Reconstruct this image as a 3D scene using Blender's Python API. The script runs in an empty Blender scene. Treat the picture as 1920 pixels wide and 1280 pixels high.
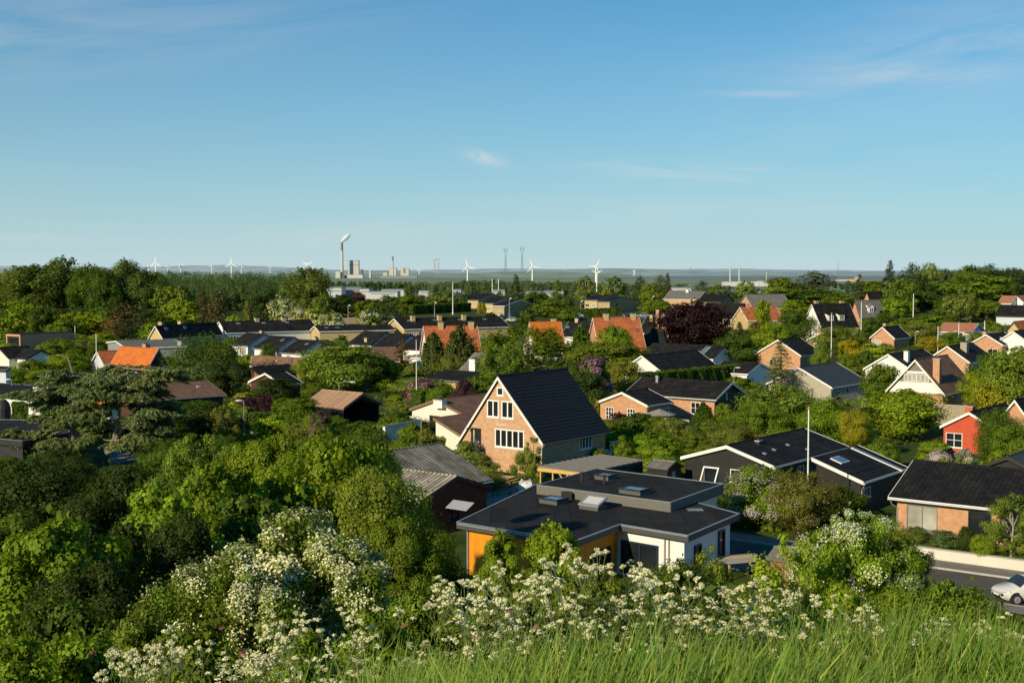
import bpy, math, random
import numpy as np
from mathutils import Vector, Matrix
R = math.radians
sc = bpy.context.scene
COL = sc.collection
rnd = random.Random(7)
# ------------------------------------------------------------------ camera geometry
F = 2400.0; H = 18.5; TH = math.atan(130.0 / F)
CT, ST = math.cos(TH), math.sin(TH)
def ray(px, py):
    x = (px - 960) / F; u = (640 - py) / F
    d = Vector((x, CT + u * ST, -ST + u * CT))
    return d / d.y
def at(px, py, Y):
    d = ray(px, py)
    return Vector((d.x * Y, Y, H + d.z * Y))
def sstep(a, b, x):
    t = min(1, max(0, (x - a) / (b - a))); return t * t * (3 - 2 * t)
HK = [(-30, 17.3), (0, 16.9), (4, 16.6), (6, 16.1), (9, 15.0), (14, 12.4), (20, 9.2), (30, 4.9), (40, 1.9), (50, .3), (56, 0)]
TK = [(0, 0), (230, 0), (350, 2.0), (392, 4.2), (450, 5.0), (520, 4.0), (700, -1), (1000, -2), (1500, -5), (3000, -10), (7000, -12), (30000, -12)]
def interp(K, v):
    if v <= K[0][0]: return K[0][1]
    for (a, za), (b, zb) in zip(K, K[1:]):
        if v <= b: return za + (zb - za) * (v - a) / (b - a)
    return K[-1][1]
def T(x, y):
    z = interp(TK, y)
    if 170 < y < 900:
        z += 2.8 * sstep(20, 85, x) * sstep(180, 290, y) * (1 - sstep(500, 900, y))
        z += 3.0 * sstep(60, 140, x) * sstep(290, 400, y) * (1 - sstep(500, 900, y))
    if y < 56:
        z += interp(HK, y + max(0, -x - .6) * .9)
    return z
def on(px, py, h=0, y0=58):
    d = ray(px, py); y = y0; step = 1.0
    while y < 20000:
        if H + d.z * y <= T(d.x * y, y) + h:
            a, b = y - step, y
            for _ in range(30):
                m = (a + b) / 2
                if H + d.z * m <= T(d.x * m, m) + h: b = m
                else: a = m
            return Vector((d.x * b, b, H + d.z * b))
        step = max(1.0, y * .01); y += step
    return Vector((d.x * y, y, H + d.z * y))
def plane(px, py, z):
    d = ray(px, py); y = (z - H) / d.z
    return Vector((d.x * y, y, z))
def solve_x(p, u, X):
    """distance along u (horizontal) from p at which the picture column is X"""
    k = (X - 960) / F
    dep = p.y * CT - (p.z - H) * ST
    return (k * dep - p.x) / (u.x - k * u.y * CT)
def solve_z(p, py):
    k = (640 - py) / F
    return H + p.y * (k * CT - ST) / (CT + k * ST)
# ------------------------------------------------------------------ materials
MATS = {}
def nt(name):
    m = bpy.data.materials.new(name); m.use_nodes = True
    return m, m.node_tree.nodes, m.node_tree.links, m.node_tree.nodes['Principled BSDF']
def mat(name, col, rough=.7, spec=.3, metal=0, noise=.12, nscale=3.0, bump=0, bscale=40, obj_color=False, stretch=None):
    if name in MATS: return MATS[name]
    m, N, L, b = nt(name)
    b.inputs['Roughness'].default_value = rough
    b.inputs['Specular IOR Level'].default_value = spec
    b.inputs['Metallic'].default_value = metal
    tc = N.new('ShaderNodeTexCoord')
    src = tc.outputs['Object']
    if stretch:
        mp = N.new('ShaderNodeMapping'); mp.inputs['Scale'].default_value = stretch
        L.new(src, mp.inputs['Vector']); src = mp.outputs['Vector']
    n = N.new('ShaderNodeTexNoise'); n.inputs['Scale'].default_value = nscale; n.inputs['Detail'].default_value = 5
    L.new(src, n.inputs['Vector'])
    mx = N.new('ShaderNodeMix'); mx.data_type = 'RGBA'
    mx.inputs['A'].default_value = (*[c * (1 - noise) for c in col], 1)
    mx.inputs['B'].default_value = (*[min(1, c * (1 + noise)) for c in col], 1)
    L.new(n.outputs['Fac'], mx.inputs['Factor'])
    out = mx.outputs['Result']
    if obj_color:
        oi = N.new('ShaderNodeObjectInfo'); m2 = N.new('ShaderNodeMix'); m2.data_type = 'RGBA'; m2.blend_type = 'MULTIPLY'
        m2.inputs['Factor'].default_value = 1; L.new(out, m2.inputs['A']); L.new(oi.outputs['Color'], m2.inputs['B']); out = m2.outputs['Result']
    L.new(out, b.inputs['Base Color'])
    if bump:
        n2 = N.new('ShaderNodeTexNoise'); n2.inputs['Scale'].default_value = bscale
        L.new(tc.outputs['Object'], n2.inputs['Vector'])
        bp = N.new('ShaderNodeBump'); bp.inputs['Strength'].default_value = bump; bp.inputs['Distance'].default_value = .02
        L.new(n2.outputs['Fac'], bp.inputs['Height']); L.new(bp.outputs['Normal'], b.inputs['Normal'])
    MATS[name] = m
    return m
def brick(name, c1, c2, mortar, scale=1.0):
    if name in MATS: return MATS[name]
    m, N, L, b = nt(name)
    uv = N.new('ShaderNodeUVMap')
    t = N.new('ShaderNodeTexBrick'); t.inputs['Scale'].default_value = 1
    t.inputs['Brick Width'].default_value = .25 * scale; t.inputs['Row Height'].default_value = .075 * scale
    t.inputs['Mortar Size'].default_value = .010 * scale
    t.inputs['Color1'].default_value = (*c1, 1); t.inputs['Color2'].default_value = (*c2, 1); t.inputs['Mortar'].default_value = (*mortar, 1)
    L.new(uv.outputs['UV'], t.inputs['Vector'])
    n = N.new('ShaderNodeTexNoise'); n.inputs['Scale'].default_value = 2.2; n.inputs['Detail'].default_value = 8; n.inputs['Roughness'].default_value = .7
    L.new(uv.outputs['UV'], n.inputs['Vector'])
    mr = N.new('ShaderNodeMapRange'); mr.inputs['To Min'].default_value = .5; mr.inputs['To Max'].default_value = 1.45
    L.new(n.outputs['Fac'], mr.inputs['Value'])
    mx = N.new('ShaderNodeVectorMath'); mx.operation = 'SCALE'
    L.new(t.outputs['Color'], mx.inputs[0]); L.new(mr.outputs['Result'], mx.inputs['Scale'])
    L.new(mx.outputs['Vector'], b.inputs['Base Color']); b.inputs['Roughness'].default_value = .85
    b.inputs['Specular IOR Level'].default_value = .15
    bp = N.new('ShaderNodeBump'); bp.inputs['Strength'].default_value = .4; bp.inputs['Distance'].default_value = .01
    L.new(t.outputs['Fac'], bp.inputs['Height']); bp.invert = True; L.new(bp.outputs['Normal'], b.inputs['Normal'])
    MATS[name] = m
    return m
def banded(name, col, pu=0, pv=0, depth=.5, var=.2, rough=.7, spec=.3, col2=None, sharp=False):
    """a surface with ribs across u (period pu) and courses along v (period pv): tiles, planks, corrugated sheets, seams"""
    if name in MATS: return MATS[name]
    m, N, L, b = nt(name)
    uv = N.new('ShaderNodeUVMap'); sp = N.new('ShaderNodeSeparateXYZ'); L.new(uv.outputs['UV'], sp.inputs[0])
    def M(op, a, bb):
        x = N.new('ShaderNodeMath'); x.operation = op
        for i, v in enumerate((a, bb)):
            if v is None: continue
            if isinstance(v, (int, float)): x.inputs[i].default_value = v
            else: L.new(v, x.inputs[i])
        return x.outputs[0]
    hs = []
    if pu:
        fr = M('FRACT', M('DIVIDE', sp.outputs['X'], pu), None)
        if sharp: hs.append(M('GREATER_THAN', fr, .08))
        else: hs.append(M('POWER', M('ABSOLUTE', M('SINE', M('MULTIPLY', fr, math.pi), None), None), .7))
    if pv:
        fr = M('FRACT', M('DIVIDE', sp.outputs['Y'], pv), None)
        hs.append(M('SUBTRACT', 1.0, M('POWER', fr, 3.0)) if not sharp else M('GREATER_THAN', fr, .07))
    hgt = hs[0] if len(hs) == 1 else M('MULTIPLY', hs[0], hs[1])
    n = N.new('ShaderNodeTexNoise'); n.inputs['Scale'].default_value = 1.3; n.inputs['Detail'].default_value = 8; n.inputs['Roughness'].default_value = .7
    L.new(uv.outputs['UV'], n.inputs['Vector'])
    # per tile variation
    vt = N.new('ShaderNodeTexWhiteNoise'); vt.noise_dimensions = '2D'
    cb = N.new('ShaderNodeCombineXYZ')
    L.new(M('FLOOR', M('DIVIDE', sp.outputs['X'], (pu or .4)), None), cb.inputs[0]); L.new(M('FLOOR', M('DIVIDE', sp.outputs['Y'], (pv or 5)), None), cb.inputs[1])
    L.new(cb.outputs[0], vt.inputs['Vector'])
    fac = M('ADD', M('MULTIPLY', M('SUBTRACT', n.outputs['Fac'], .5), var * 3.0), M('MULTIPLY', M('SUBTRACT', vt.outputs['Value'], .5), var))
    gain = M('MULTIPLY', M('ADD', 1.0, fac), M('ADD', 1 - depth, M('MULTIPLY', hgt, depth)))
    base = N.new('ShaderNodeMix'); base.data_type = 'RGBA'
    base.inputs['A'].default_value = (*col, 1); base.inputs['B'].default_value = (*(col2 or col), 1)
    n3 = N.new('ShaderNodeTexNoise'); n3.inputs['Scale'].default_value = .45; n3.inputs['Detail'].default_value = 7; L.new(uv.outputs['UV'], n3.inputs['Vector'])
    rp = N.new('ShaderNodeMapRange'); rp.inputs['From Min'].default_value = .45; rp.inputs['From Max'].default_value = .65; L.new(n3.outputs['Fac'], rp.inputs['Value'])
    L.new(rp.outputs['Result'], base.inputs['Factor'])
    mx = N.new('ShaderNodeVectorMath'); mx.operation = 'SCALE'
    L.new(base.outputs['Result'], mx.inputs[0]); L.new(gain, mx.inputs['Scale'])
    L.new(mx.outputs['Vector'], b.inputs['Base Color'])
    b.inputs['Roughness'].default_value = rough; b.inputs['Specular IOR Level'].default_value = spec
    bp = N.new('ShaderNodeBump'); bp.inputs['Strength'].default_value = .6; bp.inputs['Distance'].default_value = .03
    L.new(hgt, bp.inputs['Height']); L.new(bp.outputs['Normal'], b.inputs['Normal'])
    MATS[name] = m
    return m
def glass(name='window_glass', col=(.012, .016, .02), rough=.06):
    if name in MATS: return MATS[name]
    m, N, L, b = nt(name)
    tc = N.new('ShaderNodeTexCoord'); n = N.new('ShaderNodeTexNoise'); n.inputs['Scale'].default_value = .8
    L.new(tc.outputs['Object'], n.inputs['Vector'])
    mx = N.new('ShaderNodeMix'); mx.data_type = 'RGBA'; mx.inputs['A'].default_value = (*[c * .4 for c in col], 1); mx.inputs['B'].default_value = (*[min(1, c * 1.9) for c in col], 1)
    L.new(n.outputs['Fac'], mx.inputs['Factor']); L.new(mx.outputs['Result'], b.inputs['Base Color'])
    b.inputs['Roughness'].default_value = rough; b.inputs['Specular IOR Level'].default_value = .55
    MATS[name] = m
    return m
def foliage(name='leaf_green', trans=.38, warm=(1.5, 1.35, .55), gloss=.012):
    if name in MATS: return MATS[name]
    m = bpy.data.materials.new(name); m.use_nodes = True
    N, L = m.node_tree.nodes, m.node_tree.links; N.clear()
    out = N.new('ShaderNodeOutputMaterial'); oi = N.new('ShaderNodeObjectInfo')
    a = N.new('ShaderNodeAttribute'); a.attribute_name = 'tint'
    mu = N.new('ShaderNodeMix'); mu.data_type = 'RGBA'; mu.blend_type = 'MULTIPLY'; mu.inputs['Factor'].default_value = 1
    L.new(oi.outputs['Color'], mu.inputs['A']); L.new(a.outputs['Color'], mu.inputs['B'])
    d = N.new('ShaderNodeBsdfDiffuse'); t = N.new('ShaderNodeBsdfTranslucent'); L.new(mu.outputs['Result'], d.inputs['Color'])
    w = N.new('ShaderNodeMix'); w.data_type = 'RGBA'; w.blend_type = 'MULTIPLY'; w.inputs['Factor'].default_value = 1; w.inputs['B'].default_value = (*warm, 1)
    L.new(mu.outputs['Result'], w.inputs['A']); L.new(w.outputs['Result'], t.inputs['Color'])
    mx = N.new('ShaderNodeMixShader'); mx.inputs['Fac'].default_value = trans
    L.new(d.outputs[0], mx.inputs[1]); L.new(t.outputs[0], mx.inputs[2])
    g = N.new('ShaderNodeBsdfGlossy'); g.inputs['Roughness'].default_value = .6
    mg = N.new('ShaderNodeMixShader'); mg.inputs['Fac'].default_value = gloss
    L.new(mx.outputs[0], mg.inputs[1]); L.new(g.outputs[0], mg.inputs[2]); L.new(mg.outputs[0], out.inputs['Surface'])
    MATS[name] = m
    return m
WHITE = mat('white_paint', (.78, .77, .74), .5, noise=.06, nscale=1.5)
CREAM = mat('cream_render', (.74, .70, .60), .85, noise=.08, nscale=.8, bump=.2)
RENDER = mat('white_render', (.80, .79, .76), .85, noise=.06, nscale=.7, bump=.2)
DARK = mat('dark_paint', (.03, .03, .032), .6, noise=.2)
GREYP = mat('grey_paint', (.2, .21, .22), .6, noise=.1)
ZINC = mat('zinc_sheet', (.42, .44, .45), .4, .5, metal=.5, noise=.1)
CONC = mat('concrete', (.42, .40, .36), .9, noise=.18, nscale=1.6, bump=.3)
TIMBER = mat('bare_timber', (.50, .34, .14), .75, noise=.2, nscale=2, stretch=(1, 1, 12))
GLASS = glass()
GLASS_SKY = glass('rooflight_glass', (.10, .16, .22), .04)
CURTAIN = glass('curtained_glass', (.32, .31, .26), .25)
WALL = dict(
    brick=brick('warm_brick', (.50, .25, .125), (.63, .35, .185), (.52, .42, .32)),
    orange=brick('orange_brick', (.54, .25, .12), (.62, .32, .16), (.45, .33, .24)),
    yellow=brick('yellow_brick', (.52, .36, .13), (.60, .44, .18), (.5, .42, .28)),
    dull=brick('dull_yellow_brick', (.40, .30, .13), (.46, .35, .17), (.42, .36, .25)),
    darkbrick=brick('dark_brick', (.075, .036, .026), (.10, .048, .032), (.08, .06, .05)),
    white=RENDER, cream=CREAM,
    red=banded('red_boards', (.60, .10, .045), 0, .16, .35, .12, .6),
    black=banded('black_boards', (.030, .030, .030), 0, .16, .45, .2, .6),
    amber=banded('amber_boards', (.72, .275, .016), .14, 0, .25, .25, .5, sharp=True),
    grey=banded('grey_boards', (.30, .31, .31), .18, 0, .3, .15, .7, sharp=True),
    dark=DARK, pale=mat('pale_blue_render', (.55, .60, .66), .8, noise=.06))
ROOF = dict(
    black=banded('black_roofing', (.016, .0155, .0150), 0, 1.0, .3, .6, .8, .14, (.026, .025, .023)),
    slate=banded('black_tiles', (.022, .024, .028), .30, .35, .6, .3, .6, .25),
    shingle=banded('black_shingles', (.020, .020, .020), .33, .14, .55, .7, .8, .14, (.030, .029, .026)),
    felt=banded('roofing_felt', (.025, .025, .0245), 1.0, 0, .22, .45, .9, .12, (.032, .031, .029), True),
    red=banded('red_clay_tiles', (.58, .175, .065), .28, .34, .5, .3, .75, .25, (.47, .14, .06)),
    orange=banded('orange_clay_tiles', (.72, .20, .035), .28, .34, .45, .2, .7, .25, (.62, .16, .035)),
    salmon=banded('salmon_tiles', (.50, .22, .13), .3, .36, .4, .25, .8, .2),
    brown=banded('brown_concrete_tiles', (.27, .155, .105), .32, .36, .5, .3, .85, .15, (.20, .12, .085)),
    tan=banded('tan_sheet_roof', (.42, .26, .165), .9, 0, .2, .15, .8, .2),
    grey=banded('grey_roofing', (.19, .18, .165), .9, .9, .25, .25, .85, .2),
    moss=banded('mossy_corrugated_sheets', (.37, .34, .28), .38, 0, .9, .6, .95, .1, (.21, .18, .12)),
    metal=banded('seamed_metal_roof', (.06, .061, .062), .45, 0, .6, .15, .6, .25, sharp=True),
    stripe=banded('felt_batten_roof', (.15, .145, .13), .9, 0, .6, .2, .85, .2, sharp=True))
CLAY = WALL['orange']
# ------------------------------------------------------------------ mesh building
class MB:
    def __init__(s): s.v = []; s.f = []; s.m = []
    def face(s, pts, m=0):
        k = len(s.v); s.v += [tuple(p) for p in pts]; s.f.append(list(range(k, k + len(pts)))); s.m.append(m); return s
    def box(s, lo, hi, m=0):
        (a, b, c), (d, e, f) = lo, hi
        k = len(s.v); s.v += [(a, b, c), (d, b, c), (d, e, c), (a, e, c), (a, b, f), (d, b, f), (d, e, f), (a, e, f)]
        for q in ((0, 3, 2, 1), (4, 5, 6, 7), (0, 1, 5, 4), (1, 2, 6, 5), (2, 3, 7, 6), (3, 0, 4, 7)): s.f.append([k + i for i in q]); s.m.append(m)
        return s
    def obox(s, o, a, b, c, m=0):
        """box from corner o with edge vectors a, b, c"""
        o, a, b, c = map(Vector, (o, a, b, c)); k = len(s.v)
        for z in (Vector(), c):
            for p in (o, o + a, o + a + b, o + b): s.v.append(tuple(p + z))
        for q in ((0, 3, 2, 1), (4, 5, 6, 7), (0, 1, 5, 4), (1, 2, 6, 5), (2, 3, 7, 6), (3, 0, 4, 7)): s.f.append([k + i for i in q]); s.m.append(m)
        return s
    def slab(s, pts, th, m=0, me=None):
        """polygon (top) with thickness th downwards"""
        n = len(pts); k = len(s.v); s.v += [tuple(p) for p in pts] + [(p[0], p[1], p[2] - th) for p in pts]
        s.f.append(list(range(k, k + n))); s.m.append(m); s.f.append([k + n + i for i in reversed(range(n))]); s.m.append(m if me is None else me)
        for i in range(n):
            j = (i + 1) % n; s.f.append([k + i, k + n + i, k + n + j, k + j]); s.m.append(m if me is None else me)
        return s
    def tube(s, path, rad, n=6, m=0, cap=True):
        k0 = len(s.v); P = [Vector(p) for p in path]
        for i, p in enumerate(P):
            d = (P[min(i + 1, len(P) - 1)] - P[max(i - 1, 0)]).normalized()
            a = d.cross(Vector((.13, .97, .2)) if abs(d.y) < .9 else Vector((1, 0, 0))).normalized(); b = d.cross(a)
            r = rad[i] if isinstance(rad, (list, tuple)) else rad
            for j in range(n):
                t = 2 * math.pi * j / n; s.v.append(tuple(p + a * math.cos(t) * r + b * math.sin(t) * r))
        for i in range(len(P) - 1):
            for j in range(n):
                q = k0 + i * n; s.f.append([q + j, q + (j + 1) % n, q + n + (j + 1) % n, q + n + j]); s.m.append(m)
        if cap:
            s.f.append([k0 + j for j in reversed(range(n))]); s.m.append(m); q = k0 + (len(P) - 1) * n; s.f.append([q + j for j in range(n)]); s.m.append(m)
        return s
    def cyl(s, x, y, z0, z1, r0, r1=None, n=12, m=0): return s.tube([(x, y, z0), (x, y, z1)], [r0, r0 if r1 is None else r1], n, m)
    def mesh(s, name, mats, smooth=False):
        me = bpy.data.meshes.new(name); me.from_pydata(s.v, [], s.f)
        for x in (mats if isinstance(mats, (list, tuple)) else [mats]): me.materials.append(x)
        me.polygons.foreach_set('material_index', s.m)
        if smooth: me.polygons.foreach_set('use_smooth', [True] * len(s.f))
        nl = len(me.loops)
        if nl and nl < 200000:
            uvl = me.uv_layers.new(name='UVMap'); uv = np.zeros((nl, 2), np.float32)
            co = me.vertices
            for p in me.polygons:
                n = p.normal
                if abs(n.z) > .995: t = Vector((1, 0, 0)); b = Vector((0, 1, 0))
                else: t = Vector((-n.y, n.x, 0)).normalized(); b = n.cross(t)
                for li in p.loop_indices:
                    c = co[me.loops[li].vertex_index].co; uv[li] = (c.dot(t), c.dot(b))
            uvl.data.foreach_set('uv', uv.ravel())
        me.update()
        return me
    def obj(s, name, mats, parent=None, smooth=False): return put(name, s.mesh(name, mats, smooth), parent)
def put(name, me, parent=None):
    o = bpy.data.objects.new(name, me); COL.objects.link(o)
    if parent: o.parent = parent
    return o
def tag(o, label, cat, group=None):
    o['label'] = label; o['category'] = cat
    if group: o['group'] = group
    return o
def thing(name, label, cat, loc, rz=0, group=None):
    o = bpy.data.objects.new(name, None); COL.objects.link(o); o.empty_display_size = .1
    o.location = loc; o.rotation_euler = (0, 0, rz)
    return tag(o, label, cat, group)
def kind(o, k): o['kind'] = k; return o
def dup(root, loc, rz=0, scale=None, label=None):
    """a copy of a thing with copies of its parts and sub-parts"""
    r = root.copy(); COL.objects.link(r); r.location = loc; r.rotation_euler = (0, 0, rz)
    if scale: r.scale = scale
    if label: r['label'] = label
    for ch in list(root.children):
        c = ch.copy(); COL.objects.link(c); c.parent = r
        for g in ch.children:
            d = g.copy(); COL.objects.link(d); d.parent = c
    return r
# ------------------------------------------------------------------ houses
FOOT = []
def clip(poly, a, b, c):
    """keep a*s + b*z <= c of a convex polygon of (s, z)"""
    out = []
    for i, p in enumerate(poly):
        q = poly[(i + 1) % len(poly)]; dp = a * p[0] + b * p[1] - c; dq = a * q[0] + b * q[1] - c
        if dp <= 0: out.append(p)
        if (dp < 0 < dq) or (dq < 0 < dp):
            t = dp / (dp - dq); out.append((p[0] + (q[0] - p[0]) * t, p[1] + (q[1] - p[1]) * t))
    return out
def wall_face(mb, fn, poly, holes, m=0):
    """wall in a plane: fn maps (s, z) to a point; poly convex; holes are rectangles (s0, z0, s1, z1)"""
    area = sum(p[0] * q[1] - q[0] * p[1] for p, q in zip(poly, poly[1:] + poly[:1]))
    if area < 0: poly = poly[::-1]
    xs = sorted({min(p[0] for p in poly), max(p[0] for p in poly), *[h[0] for h in holes], *[h[2] for h in holes]})
    zs = sorted({min(p[1] for p in poly), max(p[1] for p in poly), *[h[1] for h in holes], *[h[3] for h in holes]})
    if not holes: mb.face([fn(*p) for p in poly], m); return
    for x0, x1 in zip(xs, xs[1:]):
        for z0, z1 in zip(zs, zs[1:]):
            cx, cz = (x0 + x1) / 2, (z0 + z1) / 2
            if any(h[0] < cx < h[2] and h[1] < cz < h[3] for h in holes): continue
            q = [(x0, z0), (x1, z0), (x1, z1), (x0, z1)]
            for p, r in zip(poly, poly[1:] + poly[:1]):
                nx, nz = r[1] - p[1], -(r[0] - p[0])
                q = clip(q, nx, nz, nx * p[0] + nz * p[1])
                if len(q) < 3: break
            if len(q) >= 3: mb.face([fn(*p) for p in q], m)
def window(root, fn, nrm, s, z, w, h, cols=2, rows=1, frame=None, pane=None, name='window', sill=True, fw=.07, rec=.09):
    """frame with mullions in a reveal of depth rec, its pane a child; fn(s, z, out) gives points"""
    frame = frame or WHITE; mb = MB()
    def bar(a, b, c, d, o0=-rec, o1=-rec + .06):
        P = [fn(a, b, o0), fn(c, b, o0), fn(a, d, o0), fn(a, b, o1)]
        mb.obox(P[0], P[1] - P[0], P[2] - P[0], P[3] - P[0])
    bar(s, z, s + fw, z + h, -rec, .02); bar(s + w - fw, z, s + w, z + h, -rec, .02)
    bar(s + fw, z, s + w - fw, z + fw, -rec, .022); bar(s + fw, z + h - fw, s + w - fw, z + h, -rec, .022)
    for i in range(1, cols): x = s + w * i / cols; bar(x - fw * .55, z + fw, x + fw * .55, z + h - fw, -rec, -.01)
    for i in range(1, rows): y = z + h * i / rows; bar(s + fw, y - .025, s + w - fw, y + .025, -rec + .005, -.015)
    if sill: bar(s - .05, z - .07, s + w + .05, z - .004, -.02, .07)
    o = mb.obj(name, frame, root)
    p = MB().face([fn(s + .02, z + .02, -rec + .02), fn(s + w - .02, z + .02, -rec + .02), fn(s + w - .02, z + h - .02, -rec + .02), fn(s + .02, z + h - .02, -rec + .02)])
    p.obj('pane', pane or GLASS, o)
    return o
def house(label, c, u, L, W, rise, ze=2.5, side=1, wall='brick', roof='black', trim=None, wins=(), chim=(), sky=(), ov=.3, rt=.5, ze1=None,
          zb=None, name='house', cat='house', group=None, fascia=True, doors=(), open_front=False, rth=.14, gable=None, gutter=None):
    """gabled house; c = picture point of one roof corner at the eaves, u = ridge heading (degrees or a second eave point), L, W in metres or a
    picture column, rise in metres or ('y', picture row of the ridge end)"""
    p = plane(c[0], c[1], zb + ze) if zb is not None else on(c[0], c[1], ze)
    g = (zb if zb is not None else T(p.x, p.y))
    if isinstance(u, tuple):
        q = plane(u[0], u[1], p.z); d = (q - p); d.z = 0; ang = math.atan2(d.y, d.x)
        if L is None: L = d.length
    else: ang = R(u)
    uv = Vector((math.cos(ang), math.sin(ang), 0)); vv = Vector((-uv.y, uv.x, 0)) * side
    if isinstance(L, tuple): L = solve_x(p, uv, L[1])
    if isinstance(W, tuple): W = solve_x(p, vv, W[1])
    L = max(2.0, min(60, L)); W = max(1.5, min(24, W))
    if isinstance(rise, tuple): rise = solve_z(p + vv * W * rt, rise[1]) - p.z
    rise = max(.15, rise)
    if ze1 is None: ze1 = ze
    else: ze1 = min(ze1, ze + rise - .2)
    zr = ze + rise; tr = W * rt
    root = thing(name, label, cat, (p.x, p.y, g), ang, group)
    root['dims'] = [L, W, rise]; FOOT.append((p.x, p.y, ang, L, W, side, label))
    def P(s, t, z): return Vector((s, t * side, z))
    def roofz(t):
        if t <= tr: return ze + (zr - ze) * t / max(tr, 1e-3)
        return zr + (ze1 - zr) * (t - tr) / max(W - tr, 1e-3)
    a0, b0, a1, b1 = ov, L - ov, ov, W - ov
    low = -1.2
    wm = WALL[wall] if isinstance(wall, str) else wall
    gm = WALL[gable] if gable else wm
    fns = {'F': lambda s, z, o=0: P(s, a1 - o, z), 'B': lambda s, z, o=0: P(s, b1 + o, z),
           'G': lambda t, z, o=0: P(a0 - o, t, z), 'E': lambda t, z, o=0: P(b0 + o, t, z)}
    polys = {'F': [(a0, low), (b0, low), (b0, roofz(a1)), (a0, roofz(a1))], 'B': [(a0, low), (b0, low), (b0, roofz(b1)), (a0, roofz(b1))]}
    gp = [(a1, low), (b1, low), (b1, roofz(b1))] + ([(tr, zr)] if a1 < tr < b1 else []) + [(a1, roofz(a1))]
    polys['G'] = gp; polys['E'] = gp
    def fit(w):      # keep an opening inside its wall
        k, s, z, ww, hh = w[:5]; lo, hi = (a0 + .25, b0 - .25 - ww) if k in 'FB' else (a1 + .25, b1 - .25 - ww)
        return None if hi < lo else (k, min(max(s, lo), hi), z, ww, hh) + tuple(w[5:])
    wins = [x for x in map(fit, wins) if x]; doors = [x for x in map(fit, doors) if x]
    if gutter is None: gutter = p.y < 190 and cat == 'house' and trim != 'none'
    mb = MB(); holes = {k: [] for k in 'FBGE'}
    for w in wins: holes[w[0]].append((w[1], w[2], w[1] + w[3], w[2] + w[4]))
    for d in doors: holes[d[0]].append((d[1], d[2], d[1] + d[3], d[2] + d[4]))
    for k in 'FBGE':
        if open_front and k in open_front: continue
        wall_face(mb, fns[k], polys[k], holes[k], 1 if (k in 'GE' and gable) else 0)
        for h in holes[k]:   # reveals
            for (s0, z0, s1, z1) in ((h[0], h[1], h[2], h[1]), (h[0], h[3], h[2], h[3]), (h[0], h[1], h[0], h[3]), (h[2], h[1], h[2], h[3])):
                mb.face([fns[k](s0, z0, 0), fns[k](s1, z1, 0), fns[k](s1, z1, -.16), fns[k](s0, z0, -.16)])
    mb.obj('wall', [wm, gm], root)
    rm = ROOF[roof] if isinstance(roof, str) else roof
    rb = MB(); h = rth
    rb.slab([P(0, 0, ze + h), P(L, 0, ze + h), P(L, tr, zr + h), P(0, tr, zr + h)], h)
    if tr < W - .05: rb.slab([P(0, tr + .004, zr + h), P(L, tr + .004, zr + h), P(L, W, ze1 + h), P(0, W, ze1 + h)], h)
    if tr < W - .05: rb.tube([P(-.01, tr, zr + h), P(L + .01, tr, zr + h)], .09, 6)
    ro = rb.obj('roof', rm, root)
    tm = {'white': WHITE, 'dark': DARK, 'grey': GREYP, 'brown': mat('brown_trim', (.22, .14, .09)), 'cream': CREAM, 'blue': mat('pale_blue_paint', (.42, .48, .56)), 'none': WHITE, None: WHITE}[trim]
    if trim != 'none':
        for s0 in (-.045, L + .005):
            vb = MB()
            for (t0, z0, t1, z1) in ((0, ze, tr, zr), (W, ze1, tr, zr)):
                if abs(t1 - t0) < .1: continue
                a, b = P(s0, t0, z0 - .12), P(s0, t1, z1 - .12)
                vb.obox(a, b - a, Vector((0, 0, h + .15)), Vector((.04, 0, 0)))
            vb.obj('verge_board', tm, root)
        if fascia:
            for (t0, zz, dt) in ((-.03, ze, 1), (W + .03, ze1, -1)):
                a = P(0, t0, zz - .1); fb = MB().obox(a, Vector((L, 0, 0)), Vector((0, .028 * dt * side, 0)), Vector((0, 0, h + .06)))
                fb.obj('fascia', tm, root)
        if gutter:
            MB().tube([P(-.02, -.1, ze - .02), P(L + .02, -.1, ze - .02)], .07, 8).obj('gutter', ZINC, root)
            MB().tube([P(.12, -.1, ze - .03), P(.2, .12, ze - .4), P(a0 + .02, a1 - .05, ze - .6), P(a0 + .02, a1 - .05, 0)], .045, 8).obj('downpipe', ZINC, root)
    for w in wins:
        k, s, z, ww, hh = w[:5]; cols = w[5] if len(w) > 5 else 2; rows = w[6] if len(w) > 6 else 1
        fm = w[7] if len(w) > 7 else None; pm = w[8] if len(w) > 8 else None
        window(root, fns[k], None, s, z, ww, hh, cols, rows, fm, pm)
    for d in doors:
        k, s, z, ww, hh = d[:5]; dm = d[5] if len(d) > 5 else DARK
        fn = fns[k]; A = fn(s, z, -.14); db = MB(); db.obox(A, fn(s + ww, z, -.14) - A, fn(s, z + hh, -.14) - A, fn(s, z, -.08) - A)
        do = db.obj('door', dm, root)
        A = fn(s + ww * .82, z + 1.0, -.08); MB().obox(A, fn(s + ww * .86, z + 1.0, -.08) - A, fn(s + ww * .82, z + 1.14, -.08) - A, fn(s + ww * .82, z + 1.0, -.03) - A).obj('handle', ZINC, do)
    for ch in chim:
        s, t, w, d, top = ch[:5]; cm = ch[5] if len(ch) > 5 else CLAY
        cb = MB(); zt = zr + top; cb.box((s - w / 2, t * side - d / 2, roofz(t) - .5), (s + w / 2, t * side + d / 2, zt))
        co = cb.obj('chimney', cm, ro)
        MB().box((s - w / 2 - .06, t * side - d / 2 - .06, zt), (s + w / 2 + .06, t * side + d / 2 + .06, zt + .1)).box((s - w / 4, t * side - d / 4, zt + .1), (s + w / 4, t * side + d / 4, zt + .28), 1).obj('chimney_cap', [CONC, DARK], co)
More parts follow.
